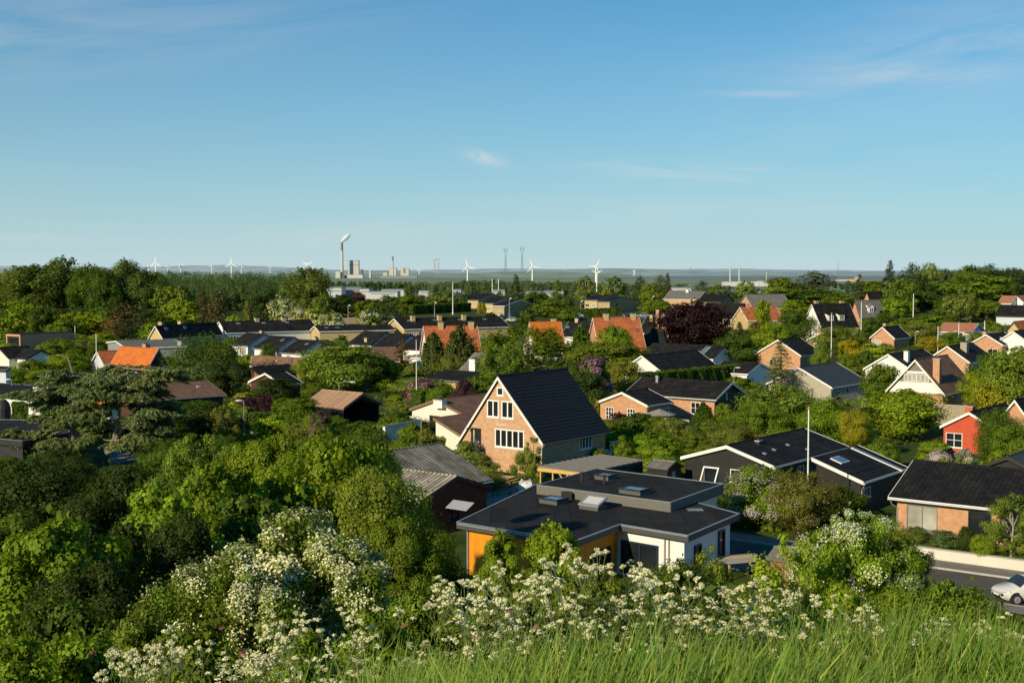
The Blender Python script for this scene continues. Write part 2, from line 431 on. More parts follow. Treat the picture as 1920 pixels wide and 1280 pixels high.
    for sk in sky:
        s, f, w, hh = sk[:4]; face = sk[4] if len(sk) > 4 else 'F'
        t0, t1 = (0, tr) if face == 'F' else (W, tr)
        zz0, zz1 = (ze, zr) if face == 'F' else (ze1, zr)
        ln = math.hypot(t1 - t0, zz1 - zz0); dt, dz = (t1 - t0) / ln, (zz1 - zz0) / ln
        c0 = P(s, t0 + dt * f * ln, zz0 + dz * f * ln + h); up = P(0, dt, dz); n = Vector((0, -dz * side * (1 if face == 'F' else -1), abs(dt)))
        A = c0 - Vector((w / 2, 0, 0)) - up * hh / 2; sb = MB(); sb.obox(A - n * .02, Vector((w, 0, 0)), up * hh, n * .1)
        so = sb.obj('skylight', sk[5] if len(sk) > 5 else GREYP, ro)
        B = A + n * .084 + up * .06 + Vector((.06, 0, 0)); MB().face([B, B + Vector((w - .12, 0, 0)), B + Vector((w - .12, 0, 0)) + up * (hh - .12), B + up * (hh - .12)]).obj('pane', GLASS_SKY, so)
    return root
def flat_block(root, poly, z0, z1, wm, rm, over=.35, fas=.35, fm=None, roof_name='roof', wall_name='wall'):
    """flat-roofed block: poly of roof corners in local coordinates, walls set in by over"""
    n = len(poly); P2 = [Vector((p[0], p[1], 0)) for p in poly]
    area = sum(P2[i].x * P2[(i + 1) % n].y - P2[(i + 1) % n].x * P2[i].y for i in range(n))
    if area < 0: P2 = P2[::-1]
    ins = []
    for i in range(n):
        a, b, c = P2[i - 1], P2[i], P2[(i + 1) % n]
        d1, d2 = (b - a).normalized(), (c - b).normalized(); n1, n2 = Vector((-d1.y, d1.x, 0)), Vector((-d2.y, d2.x, 0))
        m = (n1 + n2).normalized(); ins.append(b + m * over / max(.3, m.dot(n1)))
    mb = MB()
    for i in range(n):
        a, b = ins[i], ins[(i + 1) % n]; mb.face([(a.x, a.y, z0), (b.x, b.y, z0), (b.x, b.y, z1 - .02), (a.x, a.y, z1 - .02)], i if isinstance(wm, list) else 0)
    mb.obj(wall_name, wm, root)
    ro = MB().slab([(p.x, p.y, z1 + .06) for p in P2], .08).obj(roof_name, rm, root)
    fb = MB()
    for i in range(n):
        a, b = P2[i], P2[(i + 1) % n]; d = (b - a).normalized(); nn = Vector((d.y, -d.x, 0))
        fb.obox(Vector((a.x, a.y, z1 - fas)) + nn * .004, b - a, nn * .03, Vector((0, 0, fas + .1)))
    fb.obj('fascia', fm or DARK, ro)
    tb = MB()
    for i in range(n):
        a, b = P2[i], P2[(i + 1) % n]; d = (b - a).normalized(); nn = Vector((d.y, -d.x, 0)); tb.obox(Vector((a.x, a.y, z1 + .075)) + nn * -.06, b - a, nn * .11, Vector((0, 0, .035)))
    tb.obj('edge_trim', ZINC, ro)
    return P2, ins
# ------------------------------------------------------------------ vegetation
LEAF = foliage()
NEEDLE = foliage('needle_green', .18, (1.3, 1.25, .7), .03)
PETAL = foliage('flower_petal', .25, (1.1, 1.05, .8), .02)
BARK = mat('bark', (.12, .095, .07), .9, noise=.35, nscale=6, bump=.5)
BARKPALE = mat('pale_bark', (.36, .33, .27), .9, noise=.3, nscale=4)
def unit(v): return v / np.maximum(np.linalg.norm(v, axis=1, keepdims=True), 1e-6)
class Leaves:
    def __init__(s): s.P = []; s.N = []; s.S = []; s.C = []; s.A = []; s.M = []; s.D = []
    def add(s, P, N, S, C, aspect=.6, m=0, D=None):
        n = len(P)
        if not n: return s
        s.P.append(P); s.N.append(N); s.S.append(np.broadcast_to(S, n).astype(float)); s.C.append(C); s.A.append(np.full(n, aspect)); s.M.append(np.full(n, m))
        s.D.append(D if D is not None else np.full((n, 3), np.nan)); return s
    def mesh(s, name, mats, rg):
        P, N, S, C, A, M, D = (np.concatenate(x) for x in (s.P, s.N, s.S, s.C, s.A, s.M, s.D))
        n = len(P); N = unit(N); Rn = rg.normal(size=(n, 3))
        t = np.where(np.isnan(D), np.cross(N, Rn), np.nan_to_num(D)); t = unit(t - N * (t * N).sum(1, keepdims=True)); b = np.cross(N, t)
        a = (S * .5)[:, None]; k = (S * A * .5)[:, None]
        bend = N * (S * .12)[:, None]
        V = np.stack([P + t * a - bend, P + b * k + bend * .5, P - t * a - bend * .3, P - b * k + bend * .5], 1).reshape(-1, 3)
        me = bpy.data.meshes.new(name)
        me.vertices.add(4 * n); me.loops.add(4 * n); me.polygons.add(n)
        me.vertices.foreach_set('co', V.astype(np.float32).ravel())
        me.loops.foreach_set('vertex_index', np.arange(4 * n, dtype=np.int32))
        me.polygons.foreach_set('loop_start', np.arange(0, 4 * n, 4, dtype=np.int32))
        try: me.polygons.foreach_set('loop_total', np.full(n, 4, np.int32))
        except Exception: pass
        for x in mats: me.materials.append(x)
        me.polygons.foreach_set('material_index', M.astype(np.int32))
        me.update(calc_edges=True)
        ca = me.color_attributes.new('tint', 'FLOAT_COLOR', 'POINT')
        ca.data.foreach_set('color', np.repeat(np.concatenate([C, np.ones((n, 1))], 1), 4, 0).astype(np.float32).ravel())
        return me
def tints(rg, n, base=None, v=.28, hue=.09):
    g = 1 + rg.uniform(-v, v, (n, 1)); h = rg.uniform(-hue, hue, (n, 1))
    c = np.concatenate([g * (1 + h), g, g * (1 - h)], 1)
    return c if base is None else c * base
def clumps(rg, n, base, prof, cr, lobes=.2, fill=.4, zpow=1.0):
    """clump centres (unit height 1, unit diameter 1), radii"""
    h = rg.random(n) ** zpow; th = rg.random(n) * 2 * math.pi
    ph = rg.random(4) * 6.28
    rr = np.array([prof(x) for x in h]) * .5
    lob = 1 + lobes * (np.sin(2 * th + ph[0] + 3 * h) * .6 + np.sin(3 * th + ph[1]) * .5 + np.sin(5 * th + 6 * h + ph[2]) * .35)
    r = rr * lob * np.sqrt(fill + (1 - fill) * rg.random(n))
    c = cr * (.6 + .7 * rg.random(n)) * np.clip(rr * 2, .35, 1)
    r = np.maximum(0, r - c * .6)
    return np.stack([r * np.cos(th), r * np.sin(th), base + (1 - base) * h * (1 - cr * .5)], 1), c
def crown(rg, w, h, nleaf, leaf, ncl=60, base=.12, prof=None, cr=.17, lobes=.22, squash=.75, up=.16, shell=.55, v=.26, aspect=.62, droop=0, tintv=.22, fill=.4, zpow=1.0, inner=.12):
    prof = prof or (lambda x: max(0, 1 - abs(2 * x - .85) ** 2.6 / (1.4 if x > .42 else 1.0)) ** .5 if 0 <= x <= 1 else 0)
    C, c = clumps(rg, ncl, base, prof, cr, lobes, fill, zpow)
    wgt = c ** 2; idx = rg.choice(ncl, nleaf, p=wgt / wgt.sum())
    d = unit(rg.normal(size=(nleaf, 3))); rad = (shell + (1 - shell) * rg.random(nleaf) ** .7) * c[idx]
    rad *= 1 + .22 * np.sin(7 * d[:, 0] + idx) * np.sin(6 * d[:, 1] + 2 * idx)
    rad *= np.where(rg.random(nleaf) < .09, rg.uniform(1.15, 1.55, nleaf), 1)
    off = d * rad[:, None]; off[:, 2] *= squash
    P = C[idx] + off; P[:, 2] -= droop * np.hypot(P[:, 0], P[:, 1])
    P0 = unit(P - np.array([0, 0, base + (1 - base) * .4])); P = P * np.array([w, w, h])
    N = d * 1.0 + np.array([0, 0, up]) + rg.normal(size=(nleaf, 3)) * .34 + P0 * .5
    cv = (1 + rg.uniform(-tintv, tintv, ncl))[idx][:, None]; ch = rg.uniform(-.06, .06, ncl)[idx][:, None]
    col = tints(rg, nleaf, None, v) * cv * np.concatenate([1 + ch, np.ones_like(ch), 1 - ch], 1)
    P[:, 2] = np.maximum(P[:, 2], .02)
    L = Leaves().add(P, N, leaf * rg.uniform(.45, 1.45, nleaf), col, aspect)
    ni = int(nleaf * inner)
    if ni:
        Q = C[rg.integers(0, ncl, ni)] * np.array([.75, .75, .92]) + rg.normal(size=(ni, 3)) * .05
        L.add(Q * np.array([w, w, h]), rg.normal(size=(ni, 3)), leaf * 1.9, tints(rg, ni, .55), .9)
    return L, C * np.array([w, w, h]), c * w
def trunk_mesh(rg, name, h, r, C, nl=9, material=None, top=.75, fork=None, lean=.03, n=7):
    mb = MB(); P = [Vector((0, 0, -.4))]
    for i in range(1, 6):
        P.append(Vector((rg.normal() * lean * h * i / 5, rg.normal() * lean * h * i / 5, h * top * i / 5)))
    mb.tube(P, [r * (1.25 if i == 0 else 1 - .16 * i) for i in range(6)], n)
    for j in rg.choice(len(C), min(nl, len(C)), replace=False):
        e = Vector(C[j]); k = 1 + int(min(.9, max(.05, e.z / (h * top) * .6)) * 4); s = P[min(k, 4)]
        m = (s + e) / 2 + Vector((rg.normal() * .05 * h, rg.normal() * .05 * h, -.02 * h))
        mb.tube([s, m, e], [r * .42, r * .26, r * .08], 5)
    return mb.mesh(name, material or BARK)
PROTO = {}
def proto(kd, lod, seed):
    """(crown mesh, trunk mesh, other parts, nominal width, nominal height)"""
    key = (kd, lod, seed)
    if key in PROTO: return PROTO[key]
    rg = np.random.default_rng(hash((len(kd) * 7 + ord(kd[0]) + ord(kd[-1]), lod, seed)) % 2**32)
    #            far   mid   near  close
    q = [1, 1, 1, 1]
    if kd in ('broad', 'loose', 'birch', 'willow', 'shrub', 'light', 'maple', 'thorn'):
        w, h = {'broad': (8, 8.5), 'loose': (7, 8), 'birch': (7, 11), 'willow': (11, 15), 'shrub': (4, 3), 'light': (3, 4), 'maple': (3, 4), 'thorn': (4.5, 5)}[kd]
        area = w * h * 3.0
        leaf = {0: .42, 1: .25, 2: .15, 3: .145}[lod] * {'willow': .85, 'shrub': .8, 'light': .8, 'maple': .56, 'thorn': .5}.get(kd, 1)
        nl = int(min({0: 5200 if kd != 'willow' else 15000, 1: 12000, 2: 34000, 3: 60000}[lod], area * {0: 3.0, 1: 3.0, 2: 2.9, 3: 2.6}[lod] / (leaf * leaf * .31)))
        kw = dict(broad=dict(ncl=85, cr=.145, lobes=.30, fill=.3), loose=dict(ncl=80, cr=.115, shell=.15, up=.25, lobes=.3, base=.1, inner=.03),
                  birch=dict(ncl=90, cr=.10, shell=.1, lobes=.3, squash=1.5, up=.1, base=.15, inner=.02), willow=dict(ncl=130, cr=.115, squash=1.1, lobes=.26, base=.04),
                  shrub=dict(ncl=45, cr=.2, base=0.0, lobes=.25, prof=lambda x: (1 - x ** 2.4) ** .5), maple=dict(ncl=70, cr=.13, shell=.2, lobes=.3, squash=.55, up=.7, base=.02, aspect=.85, inner=.05), thorn=dict(ncl=110, cr=.12, shell=.45, lobes=.3, squash=.6, up=.5, base=.0, inner=.08), light=dict(ncl=32, cr=.15, shell=.05, lobes=.35, base=.05, inner=0))[kd]
        if kd in ('loose', 'light'): nl = int(nl * (.7 if kd == 'loose' or lod < 3 else .22))
        L, C, c = crown(rg, w, h, nl, leaf, **kw)
        me = L.mesh(kd + '_crown', [LEAF], rg)
        tr = trunk_mesh(rg, kd + '_trunk', h, .022 * h if kd != 'shrub' else .04, C, 14 if kd in ('loose', 'birch', 'light') else 8, BARKPALE if kd in ('birch', 'loose') else BARK)
    elif kd in ('cypress', 'ball'):
        w, h = (3, 5) if kd == 'cypress' else (3, 3)
        leaf = {0: .34, 1: .2, 2: .12, 3: .08}[lod]; nl = {0: 1800, 1: 6000, 2: 14000, 3: 24000}[lod]
        pr = (lambda x: (min(1, (x + .12) * 3) ** .5) * max(0, 1 - x ** 2.2) ** .6) if kd == 'cypress' else (lambda x: max(0, 1 - (2 * x - .9) ** 2 / 1.25) ** .5)
        L, C, c = crown(rg, w, h, nl, leaf, ncl=110, base=0.0, cr=.13, prof=pr, lobes=.07, squash=1.3, up=.25, shell=.6, fill=.6, tintv=.12)
        me = L.mesh(kd + '_crown', [LEAF], rg); tr = trunk_mesh(rg, kd + '_trunk', h, .09, C, 4, BARK, .5)
    elif kd in ('spruce', 'pine', 'bluespruce'):
        w, h = (5.5, 10) if kd == 'spruce' else ((7, 10) if kd == 'pine' else (7, 9.5))
        leaf = {0: .55, 1: .36, 2: .24, 3: .16}[lod]; per = {0: 14, 1: 34, 2: 60, 3: 90}[lod]
        P, N, C, S, D = [], [], [], [], []; ends = []
        nlev = {'spruce': 20, 'pine': 13, 'bluespruce': 17}[kd]
        for i in range(nlev):
            f = i / nlev; z = h * (.06 + .92 * f) if kd != 'pine' else h * (.16 + .8 * f)
            Rr = w / 2 * ((1 - f) ** .85 + .03) if kd != 'pine' else w / 2 * max(.15, (1 - (1.5 * f - .5) ** 2)) ** .8
            nb = int(10 - 4 * f) if kd != 'pine' else 7
            for j in range(nb):
                a = rg.random() * 6.283; ln = Rr * rg.uniform(.65, 1.12); tv = rg.uniform(.72, 1.2)
                n_ = max(3, int(per * (.3 + ln / (w / 2))))
                t = rg.random(n_) ** .7; dirv = np.array([math.cos(a), math.sin(a), 0])
                dro = -.18 if kd != 'pine' else .18
                pos = np.array([0, 0, z]) + np.outer(t * ln, dirv); pos[:, 2] += dro * ln * t ** 1.5 + (.25 * ln * t ** 3 if kd == 'spruce' else 0)
                sw = .12 * w * (.35 + .65 * np.sin(np.pi * np.clip(t * .85 + .12, 0, 1)))
                if kd == 'pine': sw = .16 * w * (.2 + .8 * t)
                side = np.array([-dirv[1], dirv[0], 0]); o = rg.normal(size=n_) * .5
                pos += np.outer(o * sw, side); pos[:, 2] += rg.normal(size=n_) * (.02 if kd != 'pine' else .055) * h * .6 - np.abs(o) * sw * .3
                P.append(pos); N.append(np.outer(np.ones(n_), [dirv[0] * .35, dirv[1] * .35, .9]) + rg.normal(size=(n_, 3)) * .35)
                D.append(np.outer(np.ones(n_), dirv) + np.outer(np.sign(o) * .6, side) + rg.normal(size=(n_, 3)) * .25 - np.array([0, 0, .25]))
                C.append(tints(rg, n_, tv, .2, .08)); S.append(leaf * rg.uniform(.7, 1.3, n_)); ends.append((z, a, ln * .7, dro))
        L = Leaves().add(np.concatenate(P), np.concatenate(N), np.concatenate(S), np.concatenate(C), .34 if kd != 'pine' else .5, 0, np.concatenate(D))
        me = L.mesh(kd + '_crown', [NEEDLE], rg)
        mb = MB().tube([(0, 0, -.4), (0, 0, h * .5), (0, 0, h * .99)], [.2, .12, .015], 7)
        for (z, a, ln, dro) in ends[::2]: mb.tube([(0, 0, z), (math.cos(a) * ln, math.sin(a) * ln, z + dro * ln * .6)], [.05, .012], 4, cap=False)
        tr = mb.mesh(kd + '_trunk', BARK)
    PROTO[key] = (me, tr, w, h)
    return PROTO[key]
GREEN = dict(mid=(.085, .125, .020), deep=(.050, .085, .018), dark=(.030, .048, .016), fresh=(.110, .165, .020), lime=(.150, .200, .022), olive=(.098, .135, .030), grey=(.085, .115, .046),
             yellow=(.19, .19, .025), gold=(.18, .17, .02), brown=(.052, .044, .024), rust=(.125, .075, .04), beech=(.042, .017, .018), pine=(.045, .062, .028), blue=(.085, .105, .062), sage=(.115, .145, .055), grove=(.066, .098, .036),
             plum=(.10, .04, .05), autumn=(.105, .115, .03))
GREEN = {k: tuple(min(.5, x * m_) for x, m_ in zip(v, (2.05, 2.02, 1.0) if k not in ('beech', 'plum') else (1.1, 1.1, 1.1))) for k, v in GREEN.items()}
NTREE = 0
def lod_of(Y): return 0 if Y > 300 else 1 if Y > 130 else 2 if Y > 55 else 3
NAMES = dict(broad='broadleaf_tree', loose='airy_tree', birch='birch_tree', willow='tall_broadleaf_tree', shrub='shrub', light='young_tree', cypress='cypress_tree', ball='clipped_shrub', maple='maple_tree', thorn='hawthorn_tree', spruce='spruce_tree', pine='pine_tree', bluespruce='fir_tree')
CATS = dict(shrub='shrub', ball='shrub')
def tree(kd, px, top, Y, wpx, col, label, hmin=1.0, blossom=None, group=None, name=None, z0=None, seed=None, lod=None):
    """a tree whose top shows at (px, top), at distance Y, its crown wpx picture columns wide"""
    global NTREE
    NTREE += 1
    p = at(px, top, Y); g = T(p.x, p.y) if z0 is None else z0
    h = max(hmin, p.z - g); w = wpx * Y / F * 1.27
    rv = random.Random(NTREE * 31 + 5)
    me, tr, w0, h0 = proto(kd, lod_of(Y) if lod is None else lod, (NTREE if seed is None else seed) % (3 if kd in ('broad', 'loose', 'willow', 'shrub') else 2))
    root = thing(name or NAMES[kd], label, CATS.get(kd, 'tree'), (p.x, p.y, g), rv.random() * 6.28, group)
    s_ = w / w0; hc = min(h, s_ * h0 * 1.30)          # a crown keeps its proportions; a taller tree shows more stem
    c = GREEN[col] if isinstance(col, str) else col
    k = rv.uniform(.88, 1.14); hs = rv.uniform(.93, 1.08)
    o = put('crown', me, root); o.color = (c[0] * k * hs, c[1] * k, c[2] * k / hs, 1); o.scale = (s_, s_, hc / h0); o.location = (0, 0, h - hc)
    t_ = put('trunk', tr, root); t_.scale = (s_, s_, h / h0)
    if blossom:
        bc, dens = blossom; b = blossom_mesh(kd, me, lod_of(Y), dens, NTREE); bo = put('blossom', b, root); bo.color = (*bc, 1); bo.scale = o.scale; bo.location = o.location
    return root
BLO = {}
def blossom_mesh(kd, me, lod, dens, seed):
    key = (me.name, dens)
    if key in BLO: return BLO[key]
    rg = np.random.default_rng(seed + 99)
    n = len(me.vertices); co = np.zeros(n * 3, np.float32); me.vertices.foreach_get('co', co); co = co.reshape(-1, 4, 3).mean(1)
    # flowers gather in sprays on the outside of the crown
    cen = np.array([0, 0, co[:, 2].mean() * .7]); d = co - cen; ext = np.abs(co).max(0); rr = np.linalg.norm(d / ext, axis=1)
    s = np.sin(co[:, 0] * 2.6 + 1) * np.sin(co[:, 1] * 2.3 + seed) + np.sin(co[:, 2] * 3.1) * .7
    ok = np.where((rr > np.quantile(rr, .4)) & (s + rg.normal(size=len(s)) * .35 > .0))[0]
    k = min(len(ok), int(len(co) * dens)); idx = rg.choice(ok, k, replace=False)
    S = {0: .40, 1: .24, 2: .13, 3: .06}[lod]
    P = co[idx] + unit(d[idx]) * S * .5; 
    L = Leaves().add(P, unit(d[idx]) * 1.2 + rg.normal(size=(k, 3)) * .35 + np.array([0, 0, .25]), S * rg.uniform(.7, 1.3, k), tints(rg, k, None, .18, .03), .85)
    BLO[key] = L.mesh('blossom', [PETAL], rg)
    return BLO[key]
def hedge(label, a, b, w, h, col='deep', name='hedge', group=None, res=.16):
    """clipped hedge between two ground points"""
    a, b = Vector(a), Vector(b); d = b - a; ln = math.hypot(d.x, d.y); ang = math.atan2(d.y, d.x); Y = (a.y + b.y) / 2
    rg = np.random.default_rng(int(abs(a.x * 31 + a.y * 17)) + 3)
    leaf = {0: .38, 1: .24, 2: .15, 3: .1}[lod_of(Y)]
    n = int(min(26000, (ln * h * 2 + ln * w + 2 * w * h) * 2.3 / (leaf * leaf * .32)))
    f = rg.random(n); P = np.zeros((n, 3)); N = np.zeros((n, 3))
    A = np.array([ln * w, ln * h, ln * h, w * h, w * h]); k = rg.choice(5, n, p=A / A.sum()); u, v = rg.random(n), rg.random(n)
    for i in range(5):
        q = k == i
        if i == 0: P[q] = np.stack([u[q] * ln, (v[q] - .5) * w, np.full(q.sum(), h)], 1); N[q] = (0, 0, 1)
        elif i < 3: sgn = 1 if i == 1 else -1; P[q] = np.stack([u[q] * ln, np.full(q.sum(), sgn * w / 2), v[q] * h], 1); N[q] = (0, sgn, .25)
        else: x = 0 if i == 3 else ln; P[q] = np.stack([np.full(q.sum(), x), (u[q] - .5) * w, v[q] * h], 1); N[q] = (-1 if i == 3 else 1, 0, .2)
    wob = .10 * np.sin(P[:, 0] * 2.1) + .07 * np.sin(P[:, 0] * 5.3 + P[:, 2] * 3)
    P += N * (wob + rg.normal(size=n) * .05)[:, None]
    gz = np.array([T(a.x + d.x * t, a.y + d.y * t) for t in np.linspace(0, 1, 12)])
    P[:, 2] += np.interp(P[:, 0] / ln, np.linspace(0, 1, 12), gz) - gz[0]
    L = Leaves().add(P, N + rg.normal(size=(n, 3)) * .55, leaf * rg.uniform(.7, 1.3, n), tints(rg, n) * (1 + .18 * np.sin(P[:, :1] * 1.3)), .65)
    me = L.mesh('hedge', [LEAF], rg)
    root = thing(name, label, 'hedge', (a.x, a.y, gz[0]), ang, group)
    o = put('foliage', me, root); c = GREEN[col] if isinstance(col, str) else col; o.color = (*c, 1)
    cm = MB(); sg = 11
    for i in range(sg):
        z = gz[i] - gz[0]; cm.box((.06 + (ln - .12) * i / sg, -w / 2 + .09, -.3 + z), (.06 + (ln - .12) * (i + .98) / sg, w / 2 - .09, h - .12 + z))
    cm.obj('dark_core', mat('hedge_inside', (.02, .025, .01), .95), root)  # added near-black boxes fill the hedge behind its leaves
    return root
def mass(name, label, spots, col, lodn=0, kd='willow', cat=None):
    """a far wood that reads as one mass: many crowns in one object"""
    rg = np.random.default_rng(len(label)); P, N, S, C = [], [], [], []
    for (px, top, Y, wpx) in spots:
        p = at(px, top, Y); g = T(p.x, p.y); h = max(2, p.z - g); w = wpx * Y / F
        leaf = max(.42, Y / F * 2.0); n = int(min(3800, w * h * 9 / (leaf * leaf) + 80))
        L, cc, c = crown(rg, w, h, n, leaf, ncl=36, base=.02, cr=.17, squash=1.0, inner=0)
        P.append(L.P[0] + np.array([p.x, p.y, g])); N.append(L.N[0]); S.append(L.S[0]); C.append(L.C[0] * rg.uniform(.8, 1.2) * np.array([[rg.uniform(.88, 1.04), 1, 1]]))
    L = Leaves().add(np.concatenate(P), np.concatenate(N), np.concatenate(S), np.concatenate(C), .75)
    o = put(name, L.mesh(name, [LEAF], rg)); o['kind'] = 'stuff'; o['label'] = label
    c = GREEN[col] if isinstance(col, str) else [x * 1.35 for x in col]; o.color = (*c, 1)
    return o
# ------------------------------------------------------------------ camera, sky, sun
cam = bpy.data.cameras.new('camera'); co_ = bpy.data.objects.new('camera', cam); COL.objects.link(co_)
co_.location = (0, 0, H); co_.rotation_euler = (math.pi / 2 - TH, 0, 0)
cam.sensor_width = 36; cam.lens = 36 * F / 1920; cam.clip_start = .1; cam.clip_end = 60000
sc.camera = co_
SUN_AZ = math.atan2(-.64, -.77); SUN_EL = R(23)
sl = bpy.data.lights.new('sun', 'SUN'); sl.energy = 5.0; sl.angle = R(.53); sl.color = (1.0, .84, .56)
so = bpy.data.objects.new('sun', sl); COL.objects.link(so)
sd = Vector((math.sin(SUN_AZ) * math.cos(SUN_EL), math.cos(SUN_AZ) * math.cos(SUN_EL), math.sin(SUN_EL)))
so.rotation_euler = sd.to_track_quat('Z', 'Y').to_euler(); so.location = (-60, -40, 60)
w = bpy.data.worlds.new('World'); sc.world = w; w.use_nodes = True
N, L = w.node_tree.nodes, w.node_tree.links; bg = N['Background']
sk = N.new('ShaderNodeTexSky'); sk.sky_type = 'NISHITA'; sk.sun_disc = False; sk.sun_elevation = SUN_EL; sk.sun_rotation = SUN_AZ
sk.altitude = 50; sk.air_density = 1.0; sk.dust_density = .15; sk.ozone_density = 2.0
def WM(op, *a):
    x = N.new('ShaderNodeMath'); x.operation = op
    for i, v in enumerate(a):
        if isinstance(v, (int, float)): x.inputs[i].default_value = v
        else: L.new(v, x.inputs[i])
    return x.outputs[0]
tc = N.new('ShaderNodeTexCoord'); sp = N.new('ShaderNodeSeparateXYZ'); L.new(tc.outputs['Generated'], sp.inputs[0])
az = WM('ARCTAN2', sp.outputs['X'], sp.outputs['Y']); el = WM('ARCSINE', sp.outputs['Z'])
def cloud(px, py, rx, ry, tilt, sx, sy, lo, hi, amt, seed):
    """a wisp of cirrus centred on a heading and height in the sky, torn by stretched noise"""
    d = ray(px, py).normalized(); a0, e0 = math.atan2(d.x, d.y), math.asin(d.z)
    da, de = WM('SUBTRACT', az, a0), WM('SUBTRACT', el, e0)
    c, s = math.cos(R(tilt)), math.sin(R(tilt))
    u = WM('ADD', WM('MULTIPLY', da, c), WM('MULTIPLY', de, s)); v = WM('SUBTRACT', WM('MULTIPLY', de, c), WM('MULTIPLY', da, s))
    rx, ry = rx / F, ry / F
    g = WM('EXPONENT', WM('MULTIPLY', WM('ADD', WM('POWER', WM('ABSOLUTE', WM('DIVIDE', u, rx)), 2.0), WM('POWER', WM('ABSOLUTE', WM('DIVIDE', v, ry)), 2.0)), -1.0))
    cb = N.new('ShaderNodeCombineXYZ'); L.new(WM('MULTIPLY', u, sx), cb.inputs[0]); L.new(WM('MULTIPLY', v, sy), cb.inputs[1]); cb.inputs[2].default_value = seed
    n = N.new('ShaderNodeTexNoise'); n.inputs['Scale'].default_value = 1; n.inputs['Detail'].default_value = 7; n.inputs['Roughness'].default_value = .62; n.inputs['Distortion'].default_value = .6
    L.new(cb.outputs[0], n.inputs['Vector'])
    mr = N.new('ShaderNodeMapRange'); mr.inputs['From Min'].default_value = lo; mr.inputs['From Max'].default_value = hi; mr.clamp = True
    L.new(n.outputs['Fac'], mr.inputs['Value'])
    return WM('MULTIPLY', WM('MULTIPLY', g, mr.outputs['Result']), amt)
cl = [cloud(1840, 90, 330, 95, 9, 9, 45, .3, .85, .42, 1.3), cloud(1660, 140, 210, 22, -3, 10, 80, .3, .7, .35, 4.1), cloud(1420, 176, 90, 6, -2, 12, 90, .2, .6, .3, 9.1),
      cloud(905, 296, 34, 11, -14, 38, 90, .30, .6, .75, 2.7), cloud(1270, 320, 190, 15, -3, 12, 110, .35, .7, .45, 5.2), cloud(60, 60, 520, 70, 7, 5, 40, .35, .75, .35, 7.7),
      cloud(1300, 395, 460, 30, 1, 5, 60, .35, .75, .22, 8.4), cloud(660, 440, 240, 24, 4, 7, 60, .3, .7, .24, 3.3), cloud(60, 445, 160, 8, 0, 7, 60, .3, .7, .3, 6.3), cloud(1700, 330, 420, 90, 4, 5, 30, .4, .8, .16, 11.3)]
tot = cl[0]
for c in cl[1:]: tot = WM('ADD', tot, c)
mx = N.new('ShaderNodeMix'); mx.data_type = 'RGBA'; mx.inputs['B'].default_value = (7.2, 7.3, 7.2, 1)
hs = N.new('ShaderNodeHueSaturation'); hs.inputs['Saturation'].default_value = 1.07; hs.inputs['Value'].default_value = 1.0
gr = N.new('ShaderNodeMix'); gr.data_type = 'RGBA'; gr.blend_type = 'MULTIPLY'; gr.inputs['Factor'].default_value = 1; gr.inputs['B'].default_value = (.13, .66, .93, 1)
L.new(sk.outputs[0], gr.inputs['A']); hz = N.new('ShaderNodeMix'); hz.data_type = 'RGBA'; hz.inputs['B'].default_value = (5.7, 6.9, 7.3, 1)   # pale haze low in the sky
L.new(WM('MULTIPLY', WM('EXPONENT', WM('MULTIPLY', WM('MAXIMUM', el, 0.0), -7.0)), .93), hz.inputs['Factor']); L.new(gr.outputs['Result'], hz.inputs['A']); L.new(hz.outputs['Result'], hs.inputs['Color'])
L.new(WM('MINIMUM', tot, .9), mx.inputs['Factor']); L.new(hs.outputs['Color'], mx.inputs['A']); L.new(mx.outputs['Result'], bg.inputs['Color'])
bg.inputs['Strength'].default_value = .100
sc.view_settings.view_transform = 'Standard'; sc.view_settings.look = 'None'; sc.view_settings.exposure = 0
sc.render.film_transparent = False
sc.cycles.max_bounces = 6; sc.cycles.diffuse_bounces = 3; sc.cycles.glossy_bounces = 2; sc.cycles.transmission_bounces = 3; sc.cycles.transparent_max_bounces = 6
sc.cycles.volume_bounces = 8
sc.cycles.use_denoising = True
